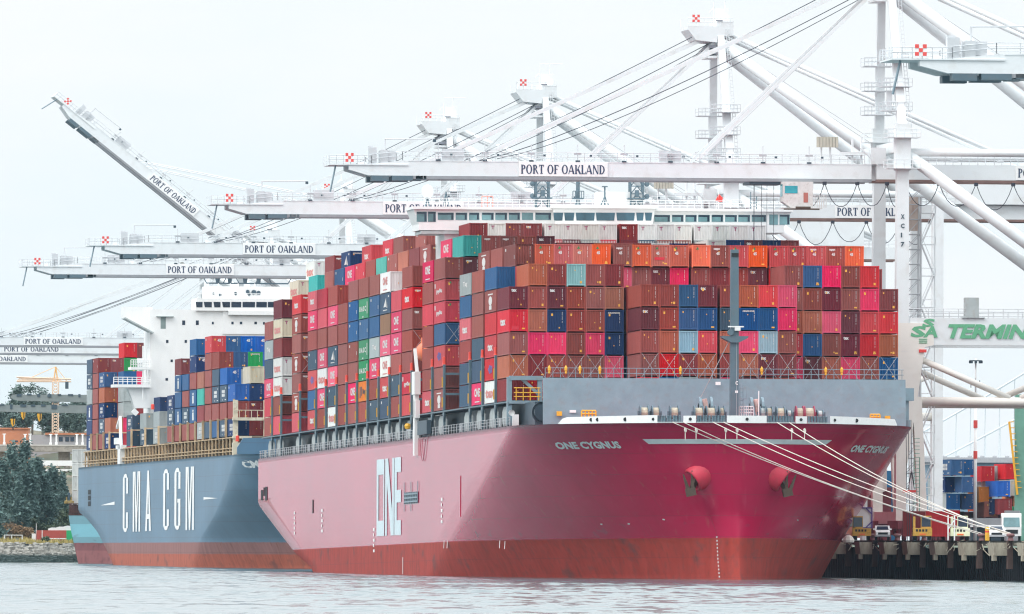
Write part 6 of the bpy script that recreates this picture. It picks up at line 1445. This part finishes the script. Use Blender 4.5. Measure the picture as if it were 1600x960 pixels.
YG = [(1485, 743.5, 'BL', 2, 'B'), (1503, 743.5, 'BL', 2, ''), (1476, 770.5, 'NV', 1, 'B'), (1503, 770.5, 'BL', 1, ''), (1478.5, 797, 'BL', 0, ''), (1502.5, 797, 'BL', 0, ''),
      (1472, 744, 'RD', 2, ''), (1533, 753.5, 'RD', 2, ''), (1533, 778, 'GY', 1, ''), (1557, 777, 'BB', 1, ''), (1529, 800, 'OR', 0, ''), (1529, 786, 'ON', 0, ''), (1560, 805, 'MB', 0, ''), (1551, 805, 'NV', 0, 'B'), (1557, 753, 'GY', 2, ''), (1570, 750, 'RD', 2, ''), (1578, 776, 'CR', 1, ''), (1538, 809, 'OB', 0, ''), (1556, 810, 'RP', 0, ''), (1564, 812, 'GN', 0, ''), (1583, 792, 'ON', 0, ''), (1466, 772, 'GY', 1, ''), (1467, 797, 'WH', 0, '')]
rows = ['lowest', 'middle', 'top']
for i, (px, yb, col, t, sd) in enumerate(YG):
    Y = 2080 + (40 if col in ('OR', 'GY', 'RP', 'GN', 'RD') else 0) + 4 * (i % 3)
    yard(px, yb + 0, col, Y, '%s in the yard beyond the quay, %s tier, %s along' % (desc(col, sd, ''), rows[t], ORD[i % 20]), side=sd)
mb = MB()
for i in range(9):
    v = P(1463 + i * 15, 812, 2070); mb.bx(v.x, v.x + 2.44, 2095, 2106, QZ, P(1500, 797, 2070).z - yr.uniform(.1, .4))
tag(mb.build('yard_containers_beneath', M['maroon']), kind='stuff')
# grey shed behind the vehicles
sh = thing('shed', 'low grey roofed shed behind the tractors and ropes', 'shed', Matrix.Translation((0, 0, 0))); a, b = P(1516, 821, 1640), P(1580, 810, 1640); mb = MB(); mb.bx(a.x, b.x, 1640, 1652, a.z, b.z); mb.build('roof', mat('grey_sheet_roof', (.30, .31, .33), .6, .1, .5), sh)
a2 = P(1516, 845, 1641); mb = MB(); mb.bx(a.x + .2, b.x - .2, 1641, 1651, QZ, a.z); mb.build('wall', M['steel_dark'], sh); mb = MB(); mb.bx(a.x, b.x, 1639.9, 1640, a.z - .25, a.z - .01); mb.build('fascia', M['white'], sh)
gb = thing('site_cabin', 'grey box cabin above the lorry at the end of the shed', 'cabin'); a, b = P(1572, 824, 1600), P(1594, 798, 1600); mb = MB(); mb.bx(a.x, b.x, 1600, 1606, QZ, b.z); mb.build('wall', M['rail_grey'], gb); mb = MB(); mb.bx(a.x + .8, a.x + 1.1, 1599.9, 1599.98, b.z - 1.8, b.z - .8); mb.build('door_mark', M['steel'], gb)
# signs, posts, lamps
lp = thing('light_post', 'white post with square cabinet and floodlight head beside the magenta bow', 'light post', frameY(1351, 1590)); v = P(1351, 757, 1590); h = v.z - QZ
mb = MB(); mb.tube((0, 0, 0), (0, 0, h), .55, 8, .5); mb.build('post', M['white'], lp); mb = MB(); mb.prism([(-2.6, h - 5), (-2.6, h - 4), (0, h - .2), (2.8, h + 1.6), (2.8, h - 5.6), (.8, h - 6)], .2, 3); mb.build('cabinet', M['steel_light'], lp)
pm = thing('lighting_mast', 'tall red and white banded mast with a ring of floodlights above the yard', 'mast', frameY(1525, 1600)); v = P(1525, 812, 1600); zt_m = P(1525, 560, 1600).z - QZ
mb = MB(); mb.tube((0, 0, 0), (0, 0, zt_m - 6), .25, 10, .2); mb.tube((0, 0, zt_m - 6), (0, 0, zt_m), .12, 6); mb.build('pole', M['white'], pm, smooth=True)
mb = MB()
for ya, yb in ((657, 669), (705, 717)): za, zb_m = P(1525, yb, 1600).z - QZ, P(1525, ya, 1600).z - QZ; mb.tube((0, 0, za), (0, 0, zb_m), .28, 10)
mb.build('red_band', M['signal_red'], pm)
mb = MB(); mb.lathe([(.2, 0), (.9, 0), (.9, .12), (.2, .12)], (0, 0, zt_m - .4), n=14)
for k in range(8): a = k * PI / 4; mb.bx(.8 * math.cos(a) - .14, .8 * math.cos(a) + .14, .8 * math.sin(a) - .14, .8 * math.sin(a) + .14, zt_m - .7, zt_m - .35)
for k in range(5): mb.bx(-.7 + k * .3, -.6 + k * .3, -.1, .1, P(1525, 606, 1600).z - QZ + (k % 2) * .4, P(1525, 598, 1600).z - QZ + (k % 3) * .3)
mb.build('floodlight_ring', M['steel_dark'], pm)
bo = thing('yellow_bollard_post', 'short yellow guard post at the quay edge before the shed', 'post', frameY(1544, 1450)); mb = MB().lathe([(.28, 0), (.28, 1.5), (.2, 1.65), (.02, 1.7)], n=10); mb.build('post', M['yellow'], bo); mb = MB().lathe([(.29, 1.0), (.29, 1.2)], n=10); mb.build('band', M['red'], bo)
fs = thing('white_fence_panel', 'white painted gate frame standing by the lime skirted tractor', 'gate', frameY(1489, 1470)); mb = MB()
for x in (-.5, .3): mb.bar((x, 0, 0), (x, 0, 3.2), .16, .16)
mb.bar((-.5, 0, 1.4), (.3, 0, 2.6), .14, .14); mb.build('frame', M['white'], fs)
# crane gear at the foot of the near crane
mw = thing('steel_frame', 'big maroon painted steel frame standing behind the crane foot', 'steel frame', frameY(1375, 1590)); v0, v1 = P(1360, 800, 1590), P(1398, 762, 1590); W_ = (v1.x - v0.x) / 2
mb = MB(); mb.bx(-W_, W_, 0, 3, v0.z - QZ, v1.z - QZ); mb.bx(-W_, -W_ + .6, .2, 2, 0, v0.z - QZ); mb.bx(W_ - .6, W_, .2, 2, 0, v0.z - QZ); mb.bx(-.5, .3, .4, 2, 0, v0.z - QZ); mb.build('upper_box', M['maroon'], mw)
mb = MB()
for k in (-1.4, .9): mb.prism([(k - .5, 0), (k + .5, 0), (k + .2, 2.4), (k - .2, 2.4)], -.2, .2)
mb.build('prop', M['maroon'], mw)
mb = MB(); v0, v1 = P(1367, 770, 1588), P(1386, 714, 1588); mb.prism([(v0.x, v0.z + 1), (v0.x + .9, v0.z), (v1.x, v0.z + .3), (v1.x, v1.z), (v0.x + .6, v1.z - 1.5), (v0.x, v0.z + 3)], 1588, 1591); tag(mb.build('cream_ballast_plate', M['crane_cream']), 'tall cream plate rising behind the bow beside the crane leg', 'steel plate')
mb = MB(); v0, v1 = P(1385.5, 770, 1592), P(1396, 736, 1592); mb.bx(v0.x, v0.x + 1.3, 1592, 1596, QZ, v1.z); o = mb.build('blue_yard_cabinet', mat('blue_green_cabinet', (.02, .2, .42), .5, .1, 1)); tag(o, 'blue cabinet between the cream plate and the maroon post', 'cabinet')
mb = MB(); v0, v1 = P(1396, 770, 1594), P(1400, 715, 1594); mb.bx(v0.x, v1.x, 1594, 1596, QZ, v1.z); tag(mb.build('maroon_post', M['maroon']), 'slim maroon post close beside the crane leg', 'post')
mb = MB(); v0, v1 = P(1417, 783, 1545), P(1433, 735, 1545); mb.prism([(v0.x, v0.z + .4), (v1.x - .2, v0.z + .2), (v1.x - .8, v1.z), (v0.x + .7, v1.z)], 1545, 1545.8); tag(mb.build('white_wheel_guard', M['white_ink']), 'white tapered guard plate hung inside the crane leg', 'guard plate')
mb = MB(); v0, v1 = P(1428, 780, 1549), P(1437, 715, 1549)
for x in (v0.x, v1.x): mb.tube((x, 1549, QZ + 3), (x, 1549, v1.z), .06, 4)
for k in range(18): z = QZ + 5 + k * .5; mb.tube((v0.x, 1549, z), (v1.x, 1549, z), .04, 4)
tag(mb.build('leg_ladder', M['far_green']), 'green caged ladder seen through the gap in the crane leg', 'ladder')
rt = thing('yard_crane', 'green painted yard crane leg at the picture edge', 'crane', frameY(1596, 1680)); a, b = P(1586, 815, 1680).x - P(1596, 480, 1680).x, P(1604, 630, 1680).x - P(1596, 480, 1680).x; zt_g = P(0, 632, 1680).z - QZ
mb = MB(); mb.prism([(.0 + a, 0), (a + 1.9, 0), (a + 1.5, zt_g), (a - .1, zt_g)], 0, 1.4); mb.bx(a, 14, 0, 1.4, zt_g, zt_g + 2); mb.bx(12, 14, 0, 1.4, 0, zt_g); mb.build('frame', M['far_green'], rt)
mb = MB(); mb.bar((a - .9, -.2, zt_g * .9), (a + .3, -.2, zt_g * .35), .5, .3)
for k in range(12): z = zt_g * (.4 + .045 * k); mb.bx(a - .9 + (11 - k) * .1, a - .2 + (11 - k) * .1, -.4, -.2, z, z + .12)
mb.build('stairs', M['yellow'], rt)
# warehouse and bridge beyond
wh = thing('warehouse', 'long low blue-grey warehouse with pale roof beyond the yard', 'warehouse'); a, b = P(1440, 745, 2350), P(1640, 712, 2350); mb = MB(); mb.bx(a.x, b.x + 40, 2350, 2400, QZ, P(0, 717, 2350).z); mb.build('wall', mat('blue_grey_cladding', (.22, .32, .40), .7, .06, .1), wh)
mb = MB(); mb.bx(a.x - .3, b.x + 40, 2349, 2401, P(0, 717, 2350).z, P(0, 709, 2350).z); mb.build('roof', M['rail_grey'], wh)
mb = MB()
for k in range(12): x = a.x + 2 + k * 2.5; mb = MB(); mb.bx(x, x + .8, 2355, 2357, P(0, 709, 2350).z, P(0, 706, 2350).z); mb.build('roof_vent', M['rail_grey'], wh)
pass
bb = thing('suspension_bridge', 'faint pale suspension bridge with sloping cables far beyond the yard', 'bridge'); BY = 5200; M['bridge'] = mat('pale_bridge_paint', (.62, .66, .68), .5, .05, .02)
def cab(x0, y0, x1, y1, sag=0, r=.42, n=14):
    mb_ = []
    for i in range(n + 1): f = i / n; mb_.append(P(x0 + (x1 - x0) * f, y0 + (y1 - y0) * f + sag * 4 * f * (1 - f), BY))
    return mb_
mb = MB(); c1, c2 = cab(1380, 760, 1700, 590, 6), cab(1380, 708, 1700, 520, 6)
mb.line(c1, .5, 5); mb.build('main_cable', M['bridge'], bb); mb = MB(); mb.line(c2, .5, 5); mb.build('main_cable', M['bridge'], bb)
mb = MB()
for f in range(1, 14): p = c1[f]; mb.tube(p, Vector((p.x, p.y, P(0, 770, BY).z)), .16, 4); p = c2[f]; mb.tube(p, Vector((p.x, p.y + 20, P(0, 770, BY).z)), .16, 4)
mb.build('hanger', M['bridge'], bb)
mb = MB(); a, b = P(1300, 744, BY), P(1750, 738, BY); mb.bx(a.x, b.x, BY - 8, BY + 24, a.z, b.z); mb.build('deck', M['bridge'], bb)

# ================================================================== left: hillside, overpass, far cranes, trees
def left(px, py, Y): return P(px, py, Y)
ov = thing('overpass', 'pale concrete overpass on square piers crossing above the hillside trees', 'overpass'); OY = 2760; mb = MB(); a, b = left(-30, 700, OY), left(175, 679, OY)
zt_o, zb_o = left(60, 697, OY).z, left(60, 706, OY).z; mb.bx(a.x, b.x, OY, OY + 12, zb_o, zt_o); mb.build('deck', M['concrete'], ov)
mb = MB(); mb.bx(a.x, b.x, OY - .1, OY, zt_o, left(60, 695, OY).z); mb.build('parapet', mat('pale_concrete', (.52, .50, .46), .9, .1, .3), ov)
for px in (5, 99, 150): p = left(px, 715, OY); mb = MB(); mb.bx(p.x - 1.3, p.x + 1.3, OY + 3, OY + 7, 17, zb_o); mb.build('pier', M['concrete'], ov)
lamp0 = None
for i, px in enumerate((6, 37, 46.5, 77, 87.5, 118, 128.5)):
    p = left(px, 697, OY); h = left(px, 679, OY).z - zt_o; m_ = Matrix.Translation((p.x, OY + 2 + (i % 2) * 6, zt_o))
    if lamp0 is None: mb = MB(); mb.tube((0, 0, 0), (0, 0, h), .22, 5); mb.bx(-.3, .3, -.3, .3, 0, .9); mb.bx(-.4, .4, -.2, .2, h, h + .2); lamp0 = mb.build('railing_post', M['white'], mat=m_); tag(lamp0, 'white post standing on the edge of the overpass', 'post', 'white posts along the overpass')
    else: o = copy_obj(lamp0); o.matrix_world = m_
mb = MB(); a, b = left(58, 728, OY - 60), left(122, 720, OY - 60); mb.bx(a.x, b.x, OY - 60, OY - 57, a.z, b.z); tag(mb.build('lower_ramp_wall', M['white']), 'white walled lower ramp passing beneath the overpass', 'ramp')
mb = MB(); a, b = left(70, 737, OY - 70), left(122, 733.5, OY - 70); mb.bx(a.x, b.x, OY - 70, OY - 68, a.z, b.z); tag(mb.build('guard_wall', M['white']), 'thin white kerb wall on the bare slope under the ramp', 'wall')
bl = thing('building_site', 'terracotta clad building shell above the overpass', 'building'); BYY = 2830; a, b = left(-30, 690, BYY), left(43.5, 671, BYY); mb = MB(); mb.bx(a.x, b.x, BYY, BYY + 12, 22, b.z); mb.build('wall', M['brick_orange'], bl)
mb = MB(); mb.bx(a.x, b.x + .2, BYY - .3, BYY + 12, b.z, b.z + .35); mb.build('roof', M['brick_orange'], bl); mb = MB(); p, q_ = left(20, 691, BYY), left(28, 688.5, BYY); mb.bx(p.x, q_.x, BYY - .06, BYY, p.z, q_.z); mb.build('window', M['glass_dark'], bl)
b2 = thing('grey_building', 'grey unfinished building behind the overpass posts with dark windows', 'building'); a, b = left(45, 697, BYY + 20), left(140, 680, BYY + 20); mb = MB(); mb.bx(a.x, b.x, BYY + 20, BYY + 34, 22, b.z); mb.build('wall', mat('grey_render', (.36, .35, .36), .9, .15, .1), b2)
mb = MB(); mb.bx(a.x + 4, b.x, BYY + 19.5, BYY + 34, b.z, b.z + .5); mb.build('roof', M['brick_orange'], b2)
for px in (92, 102, 110): p, q_ = left(px, 690, BYY + 20), left(px + 6, 683, BYY + 20); mb = MB(); mb.bx(p.x, q_.x, BYY + 19.9, BYY + 20, p.z, q_.z); mb.build('window', M['glass_dark'], b2)
twr = thing('tower_crane', 'thin yellow tower crane rising among the hilltop trees', 'tower crane', Matrix.Translation((left(87, 600, 2900).x, 2900, 26))); zj = left(0, 596, 2900).z - 26; ztp = left(0, 573, 2900).z - 26; mb = MB()
for s in (-.75, .75):
    mb.tube((s, -.7, 0), (s, -.7, zj), .14, 4)
    for k in range(24): mb.tube((s, -.7, zj * k / 24), (-s, -.7, zj * (k + 1) / 24), .09, 4)
mb.build('mast', mat('salmon_crane_paint', (.74, .56, .42), .6, .1, .5), twr)
mb = MB(); k_ = 2900 / F; jl, jr = -61 * k_, 24 * k_
for z in (0, 1.5): mb.tube((jl, 0, zj + z * (.7)), (jr, 0, zj + z * .4), .2, 4)
for k in range(26): x = jl + (0 - jl) * k / 26; mb.tube((x, 0, zj), (x + .95, 0, zj + 1.0), .1, 4); mb.tube((x + .95, 0, zj + 1), (x + 1.9, 0, zj), .1, 4)
mb.build('jib', bpy.data.materials['salmon_crane_paint'], twr); mb = MB(); mb.tube((-.5, 0, zj), (0, 0, ztp), .16, 4); mb.tube((.5, 0, zj), (0, 0, ztp), .16, 4); mb.tube((0, 0, ztp), (-38 * k_, 0, zj + 1), .07, 4); mb.tube((0, 0, ztp), (18 * k_, 0, zj), .07, 4); mb.build('tie_bars', M['tower_yellow'], twr)
mb = MB(); mb.bx(15 * k_, 20 * k_, -.6, .6, zj - 1.8, zj); mb.bx(-1.2, 1.2, -1.2, -.8, zj - 5.2, zj - 3.2); mb.build('counterweight', M['steel_dark'], twr)
gcr = None
for x0, y0, y1, Y, lab in ((19, 617.5, 627, 2620, 'dull grey crane boom with dark pulley tip in front of the trees'), (-40, 634, 643.5, 2600, 'lower dull grey crane boom running across the whole treetop edge')):
    g = thing('grey_crane_boom', lab, 'crane boom'); mb = MB(); a, b = left(x0, y1, Y), left(230, y0, Y); mb.prism([(a.x + 1.2, a.z + .1), (b.x, a.z - .5), (b.x, b.z), (a.x, b.z), (a.x - .5, (a.z + b.z) / 2)], Y, Y + 3); mb.bx(left(150, 0, Y).x, left(153, 0, Y).x, Y + .4, Y + 2.6, 3, a.z); mb.build('boom', M['dull_grey'], g)
    mb = MB(); r_ = random.Random(int(Y))
    for k in range(9): x = a.x + 1 + k * 2.3; mb.bx(x, x + r_.uniform(.4, 1.4), Y - .15, Y, b.z - r_.uniform(.1, .9), b.z + .15)
    mb.build('pulleys', M['steel_dark'], g)
for px, py, lab in ((36, 650, 'yellow hook block hanging on the middle cable before the trees'), (61.5, 653, 'yellow hook block hanging further along the grey booms'), (20, 661, 'yellow hook block lowest and next to the picture edge')):
    Y = 2610; p = left(px, py, Y); h = thing('hook_block', lab, 'hook block', Matrix.Translation(p)); mb = MB().prism([(-.5, .9), (.5, .9), (.45, -.3), (0, -.9), (-.35, -.2)], -.4, .4); mb.build('block', M['yellow'], h)
    mb = MB(); mb.bx(.1, .3, -.45, .45, -.4, .9); mb.tube((0, 0, -.8), (.1, 0, -1.6), .16, 5); mb.build('sheave', M['black'], h); mb = MB(); mb.tube((0, 0, .9), (0, 0, left(px, 634, Y).z - p.z), .06, 4); mb.build('cable', M['wire'], h)
br_ = thing('barn', 'red clad shed with green end and white roof on the shore', 'shed'); SY_ = YS + 24; a, b = left(57, 850, SY_), left(122, 829, SY_); xg = left(107, 0, SY_).x; mb = MB(); mb.bx(a.x, xg, SY_, SY_ + 6, 3.5, b.z); w_ = mb.build('red_wall', M['barn_red'], br_)
mb = MB(); mb.bx(xg + .01, b.x, SY_, SY_ + 6, 3.5, b.z); mb.build('green_end', M['barn_green'], br_); mb = MB(); mb.bx(a.x + 1.2, xg, SY_ - .05, SY_, a.z + 1.0, a.z + 1.2); mb.bx(a.x + 1.1, a.x + 1.25, SY_ - .05, SY_, 3.6, b.z); mb.build('white_trim', M['white_ink'], br_)
mb = MB(); n = 8; pts = [(a.x + 2.4, b.z)] + [(a.x + 2.4 + (b.x - a.x - 2.4) * i / n, b.z + .35 + .5 * (i % 2) * .25 + .5 * min(1, i / 5)) for i in range(n + 1)] + [(b.x, b.z)]; mb.prism(pts, SY_ + .2, SY_ + 5.8); mb.build('roof', M['white'], br_)
mb = MB(); mb.tube((a.x - .1, SY_ + 1, 3.5), (a.x - .1, SY_ + 1, b.z + 1.4), .05, 4); mb.bx(a.x - 1, a.x - .1, SY_ + .5, SY_ + 2, 3.5, b.z - .7); mb.build('side_lean_to', M['white'], br_)
cp = thing('canopy_frame', 'white open sided canopy frame on the shore grass', 'canopy'); a, b = left(6, 850, SY_), left(35, 837, SY_); mb = MB()
for x in (a.x, a.x + 1.5, b.x - .15):
    for y in (SY_, SY_ + 3): mb.bx(x, x + .15, y, y + .15, 3.5, b.z)
mb.build('post', M['white'], cp); mb = MB(); mb.bx(a.x, b.x, SY_ - .1, SY_ + 3.2, b.z, b.z + .15); mb.build('roof', M['white'], cp); mb = MB(); mb.bx(a.x + 2.2, b.x - .8, SY_ + 1, SY_ + 2.5, 3.5, b.z - .6); mb.build('stored_boat', M['rail_grey'], cp)

def leaf_mat(name, c, tr=.1):
    m = mat(name, c, .7, .35, .35); return m
M['pine'] = leaf_mat('dark_conifer_leaves', (.095, .16, .145)); M['euc'] = leaf_mat('eucalyptus_leaves', (.10, .15, .13)); M['bush'] = leaf_mat('scrub_leaves', (.07, .10, .05)); M['drybush'] = leaf_mat('dry_scrub_leaves', (.34, .22, .12)); M['trunk'] = mat('bark', (.16, .13, .10), .9, .2, 1)  # conifer and eucalyptus leaves paled and blued: distance haze put into their colour
def tree(name, label, base, h, wd, m, n, seed, kind, group):
    r = random.Random(seed); t = thing(name, label, 'tree' if 'tree' in name or name in ('conifer', 'eucalyptus') else 'bush', Matrix.Translation(base), group)
    mb = MB(); top = h * (.8 if kind != 'bush' else .5); mb.tube((0, 0, -1), (wd * .04, 0, top * .5), h * .022 + .08, 6, h * .014 + .06); mb.tube((wd * .04, 0, top * .5), (-wd * .02, 0, top), h * .014 + .06, 6, .04)
    cl = []
    if kind == 'euc':
        for k in range(9):
            a = r.uniform(0, 2 * PI); zz_ = h * r.uniform(.42, .93); rr = wd * .5 * r.uniform(.25, .85); c = Vector((math.cos(a) * rr, math.sin(a) * rr * .6, zz_)); mb.tube((0, 0, zz_ * .62), c, h * .009 + .04, 5, .04); cl.append((c, wd * r.uniform(.15, .26), h * r.uniform(.05, .085)))
        cl.append((Vector((0, 0, h * .95)), wd * .26, h * .06))
    elif kind == 'pine':
        for k in range(34):
            f = r.random() ** .9; zz_ = h * (.10 + .88 * f); rr = wd * .5 * (1 - f ** 2.2) ** .8 * r.uniform(.25, 1.0); a = r.uniform(0, 2 * PI); c = Vector((math.cos(a) * rr, math.sin(a) * rr, zz_)); mb.tube((0, 0, zz_ * .95), c, .1, 4, .03); cl.append((c, wd * .17 * (1.15 - f * .45), h * .07))
    else:
        for k in range(12): a = r.uniform(0, 2 * PI); rr = wd * .42 * r.random() ** .5; c = Vector((math.cos(a) * rr, math.sin(a) * rr, h * r.uniform(.25, .8))); mb.tube((0, 0, 0), c, .06, 4, .02); cl.append((c, wd * .2, h * .22))
    mb.build('trunk', M['trunk'], t)
    mb = MB()
    for c, rx, rz in cl:
        for k in range(n // len(cl)):
            d = Vector((r.gauss(0, .5), r.gauss(0, .5), r.gauss(0, .5))); p = c + Vector((d.x * rx * 1.3, d.y * rx * 1.3, d.z * rz * 1.5)); s = r.uniform(.25, .6) * (1.0 if kind != 'bush' else .7)
            u = Vector((r.uniform(-1, 1), r.uniform(-1, 1), r.uniform(-.6, .6))).normalized() * s; v = Vector((r.uniform(-1, 1), r.uniform(-1, 1), r.uniform(-.8, .8))).normalized() * s * .8
            mb.add([p - u, p + v * .6, p + u, p - v * .6], [(0, 1, 2, 3)])
    mb.build('crown', m, t); return t
def gz(x, y): return hz(y - YS)
trs = [(20, 815, 703, 52, 2470, 'pine'), (38, 830, 698, 46, 2478, 'pine'), (58, 812, 722, 44, 2490, 'pine'), (82, 790, 735, 42, 2496, 'pine'), (4, 812, 725, 42, 2472, 'pine'), (-8, 850, 770, 40, 2455, 'pine'), (70, 800, 745, 36, 2480, 'pine'), (46, 812, 728, 38, 2474, 'pine'), (97, 785, 745, 26, 2505, 'pine'), (30, 826, 760, 36, 2464, 'pine')]
names_t = ['tallest of the dark conifers, second crown along the shore', 'dark conifer with the pointed crown beside the tallest', 'dark conifer under the middle of the overpass', 'dark rounded conifer next to the bare slope', 'dark conifer just inside the picture edge', 'low dark conifer cut by the picture edge', 'dark conifer low between two larger crowns', 'dark conifer crowded in the middle of the clump', 'small dark conifer last before the bare slope', 'short dark conifer at the front of the clump']
for i, (px, yb, yt, wpx, Y, kind) in enumerate(trs):
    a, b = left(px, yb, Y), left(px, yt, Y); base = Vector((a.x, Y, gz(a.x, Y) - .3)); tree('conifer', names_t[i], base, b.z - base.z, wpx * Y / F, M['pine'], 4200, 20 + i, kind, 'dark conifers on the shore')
eu = [(10, 635, 26, 2950), (30, 606, 30, 2930), (50, 603, 34, 2940), (66, 612, 30, 2960), (84, 628, 26, 2950), (100, 633, 26, 2945), (116, 630, 28, 2955), (129, 627, 22, 2940), (-6, 640, 26, 2940), (76, 640, 24, 2935), (108, 642, 24, 2935), (40, 640, 26, 2925), (20, 648, 24, 2925), (122, 645, 24, 2930)]
nm_e = ['loose eucalyptus above the terracotta building', 'tall eucalyptus with flat crown before the grey boom tip', 'tallest eucalyptus, spreading flat crown between boom tip and tower crane', 'eucalyptus leaning beside the tower crane', 'eucalyptus behind the tower crane mast', 'eucalyptus just past the tower crane', 'eucalyptus above the grey building', 'eucalyptus touching the stacks of the grey ship', 'eucalyptus at the picture edge', 'lower eucalyptus at the foot of the tower crane', 'lower eucalyptus before the grey building', 'lower eucalyptus between the hanging hook blocks', 'lower eucalyptus over the terracotta roof', 'lower eucalyptus beside the grey ship\'s stacks']
for i, (px, yt, wpx, Y) in enumerate(eu):
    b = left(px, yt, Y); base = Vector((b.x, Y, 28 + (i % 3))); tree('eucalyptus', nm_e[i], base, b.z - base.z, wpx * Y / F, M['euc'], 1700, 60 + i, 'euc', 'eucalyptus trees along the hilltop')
bs = [(72, 845, 822, 30, 2470, 'bush'), (95, 820, 795, 30, 2490, 'bush'), (20, 836, 817, 34, 2462, 'drybush'), (71, 851, 843, 14, 2438, 'bush'), (104, 800, 780, 26, 2500, 'bush'), (55, 838, 812, 26, 2470, 'bush'), (84, 838, 815, 26, 2476, 'bush'), (8, 800, 780, 22, 2500, 'drybush'), (42, 842, 826, 20, 2460, 'drybush')]
nm_b = ['green scrub above the red shed', 'green scrub at the grey ship\'s stern', 'dry orange scrub behind the white canopy', 'small round bush in front of the red shed', 'scrub high beside the rusty rail', 'scrub behind the end of the red shed', 'scrub over the green shed end', 'dry scrub under the conifers at the picture edge', 'dry scrub between canopy and shed']
for i, (px, yb, yt, wpx, Y, mk) in enumerate(bs):
    a, b = left(px, yb, Y), left(px, yt, Y); base = Vector((a.x, Y, gz(a.x, Y) - .2)); hh = max(1.2, min(5, b.z - base.z)); tree('bush', nm_b[i], base, hh, wpx * Y / F, M[mk], 1500, 90 + i, 'bush', 'scrub on the shore slope')
fw = MB(); r = random.Random(77)
for k in range(9000):
    x = r.uniform(-175, -88); y = r.uniform(YS + 70, YS + 320); z = gz(x, y); s = r.uniform(.3, .9); p = Vector((x, y, z + r.random() ** 2 * 2.4)); u = Vector((r.uniform(-1, 1), r.uniform(-1, 1), r.uniform(-.5, .5))).normalized() * s; v = Vector((r.uniform(-1, 1), r.uniform(-1, 1), r.uniform(-.8, .8))).normalized() * s
    if math.sin(x * .13 + 1) + math.sin(y * .045) + r.uniform(-.4, .4) < -.1: continue
    fw.add([p - u, p + v * .6, p + u, p - v * .6], [(0, 1, 2, 3)])
tag(fw.build('hillside_undergrowth', M['bush']), kind='stuff')

# ================================================================== air
hm = bpy.data.materials.new('haze_air'); hm.use_nodes = True; n, l = hm.node_tree.nodes, hm.node_tree.links; n.clear()
ho = n.new('ShaderNodeOutputMaterial'); hv_ = n.new('ShaderNodeVolumePrincipled'); hv_.inputs['Color'].default_value = (.55, .82, 1.0, 1); hv_.inputs['Density'].default_value = HAZE; hv_.inputs['Anisotropy'].default_value = .2
l.new(hv_.outputs[0], ho.inputs['Volume'])
if HAZE > 0:
    mb = MB().bx(-3000, 3000, -300, 10600, -2, 130); tag(mb.build('haze', hm), kind='stuff')
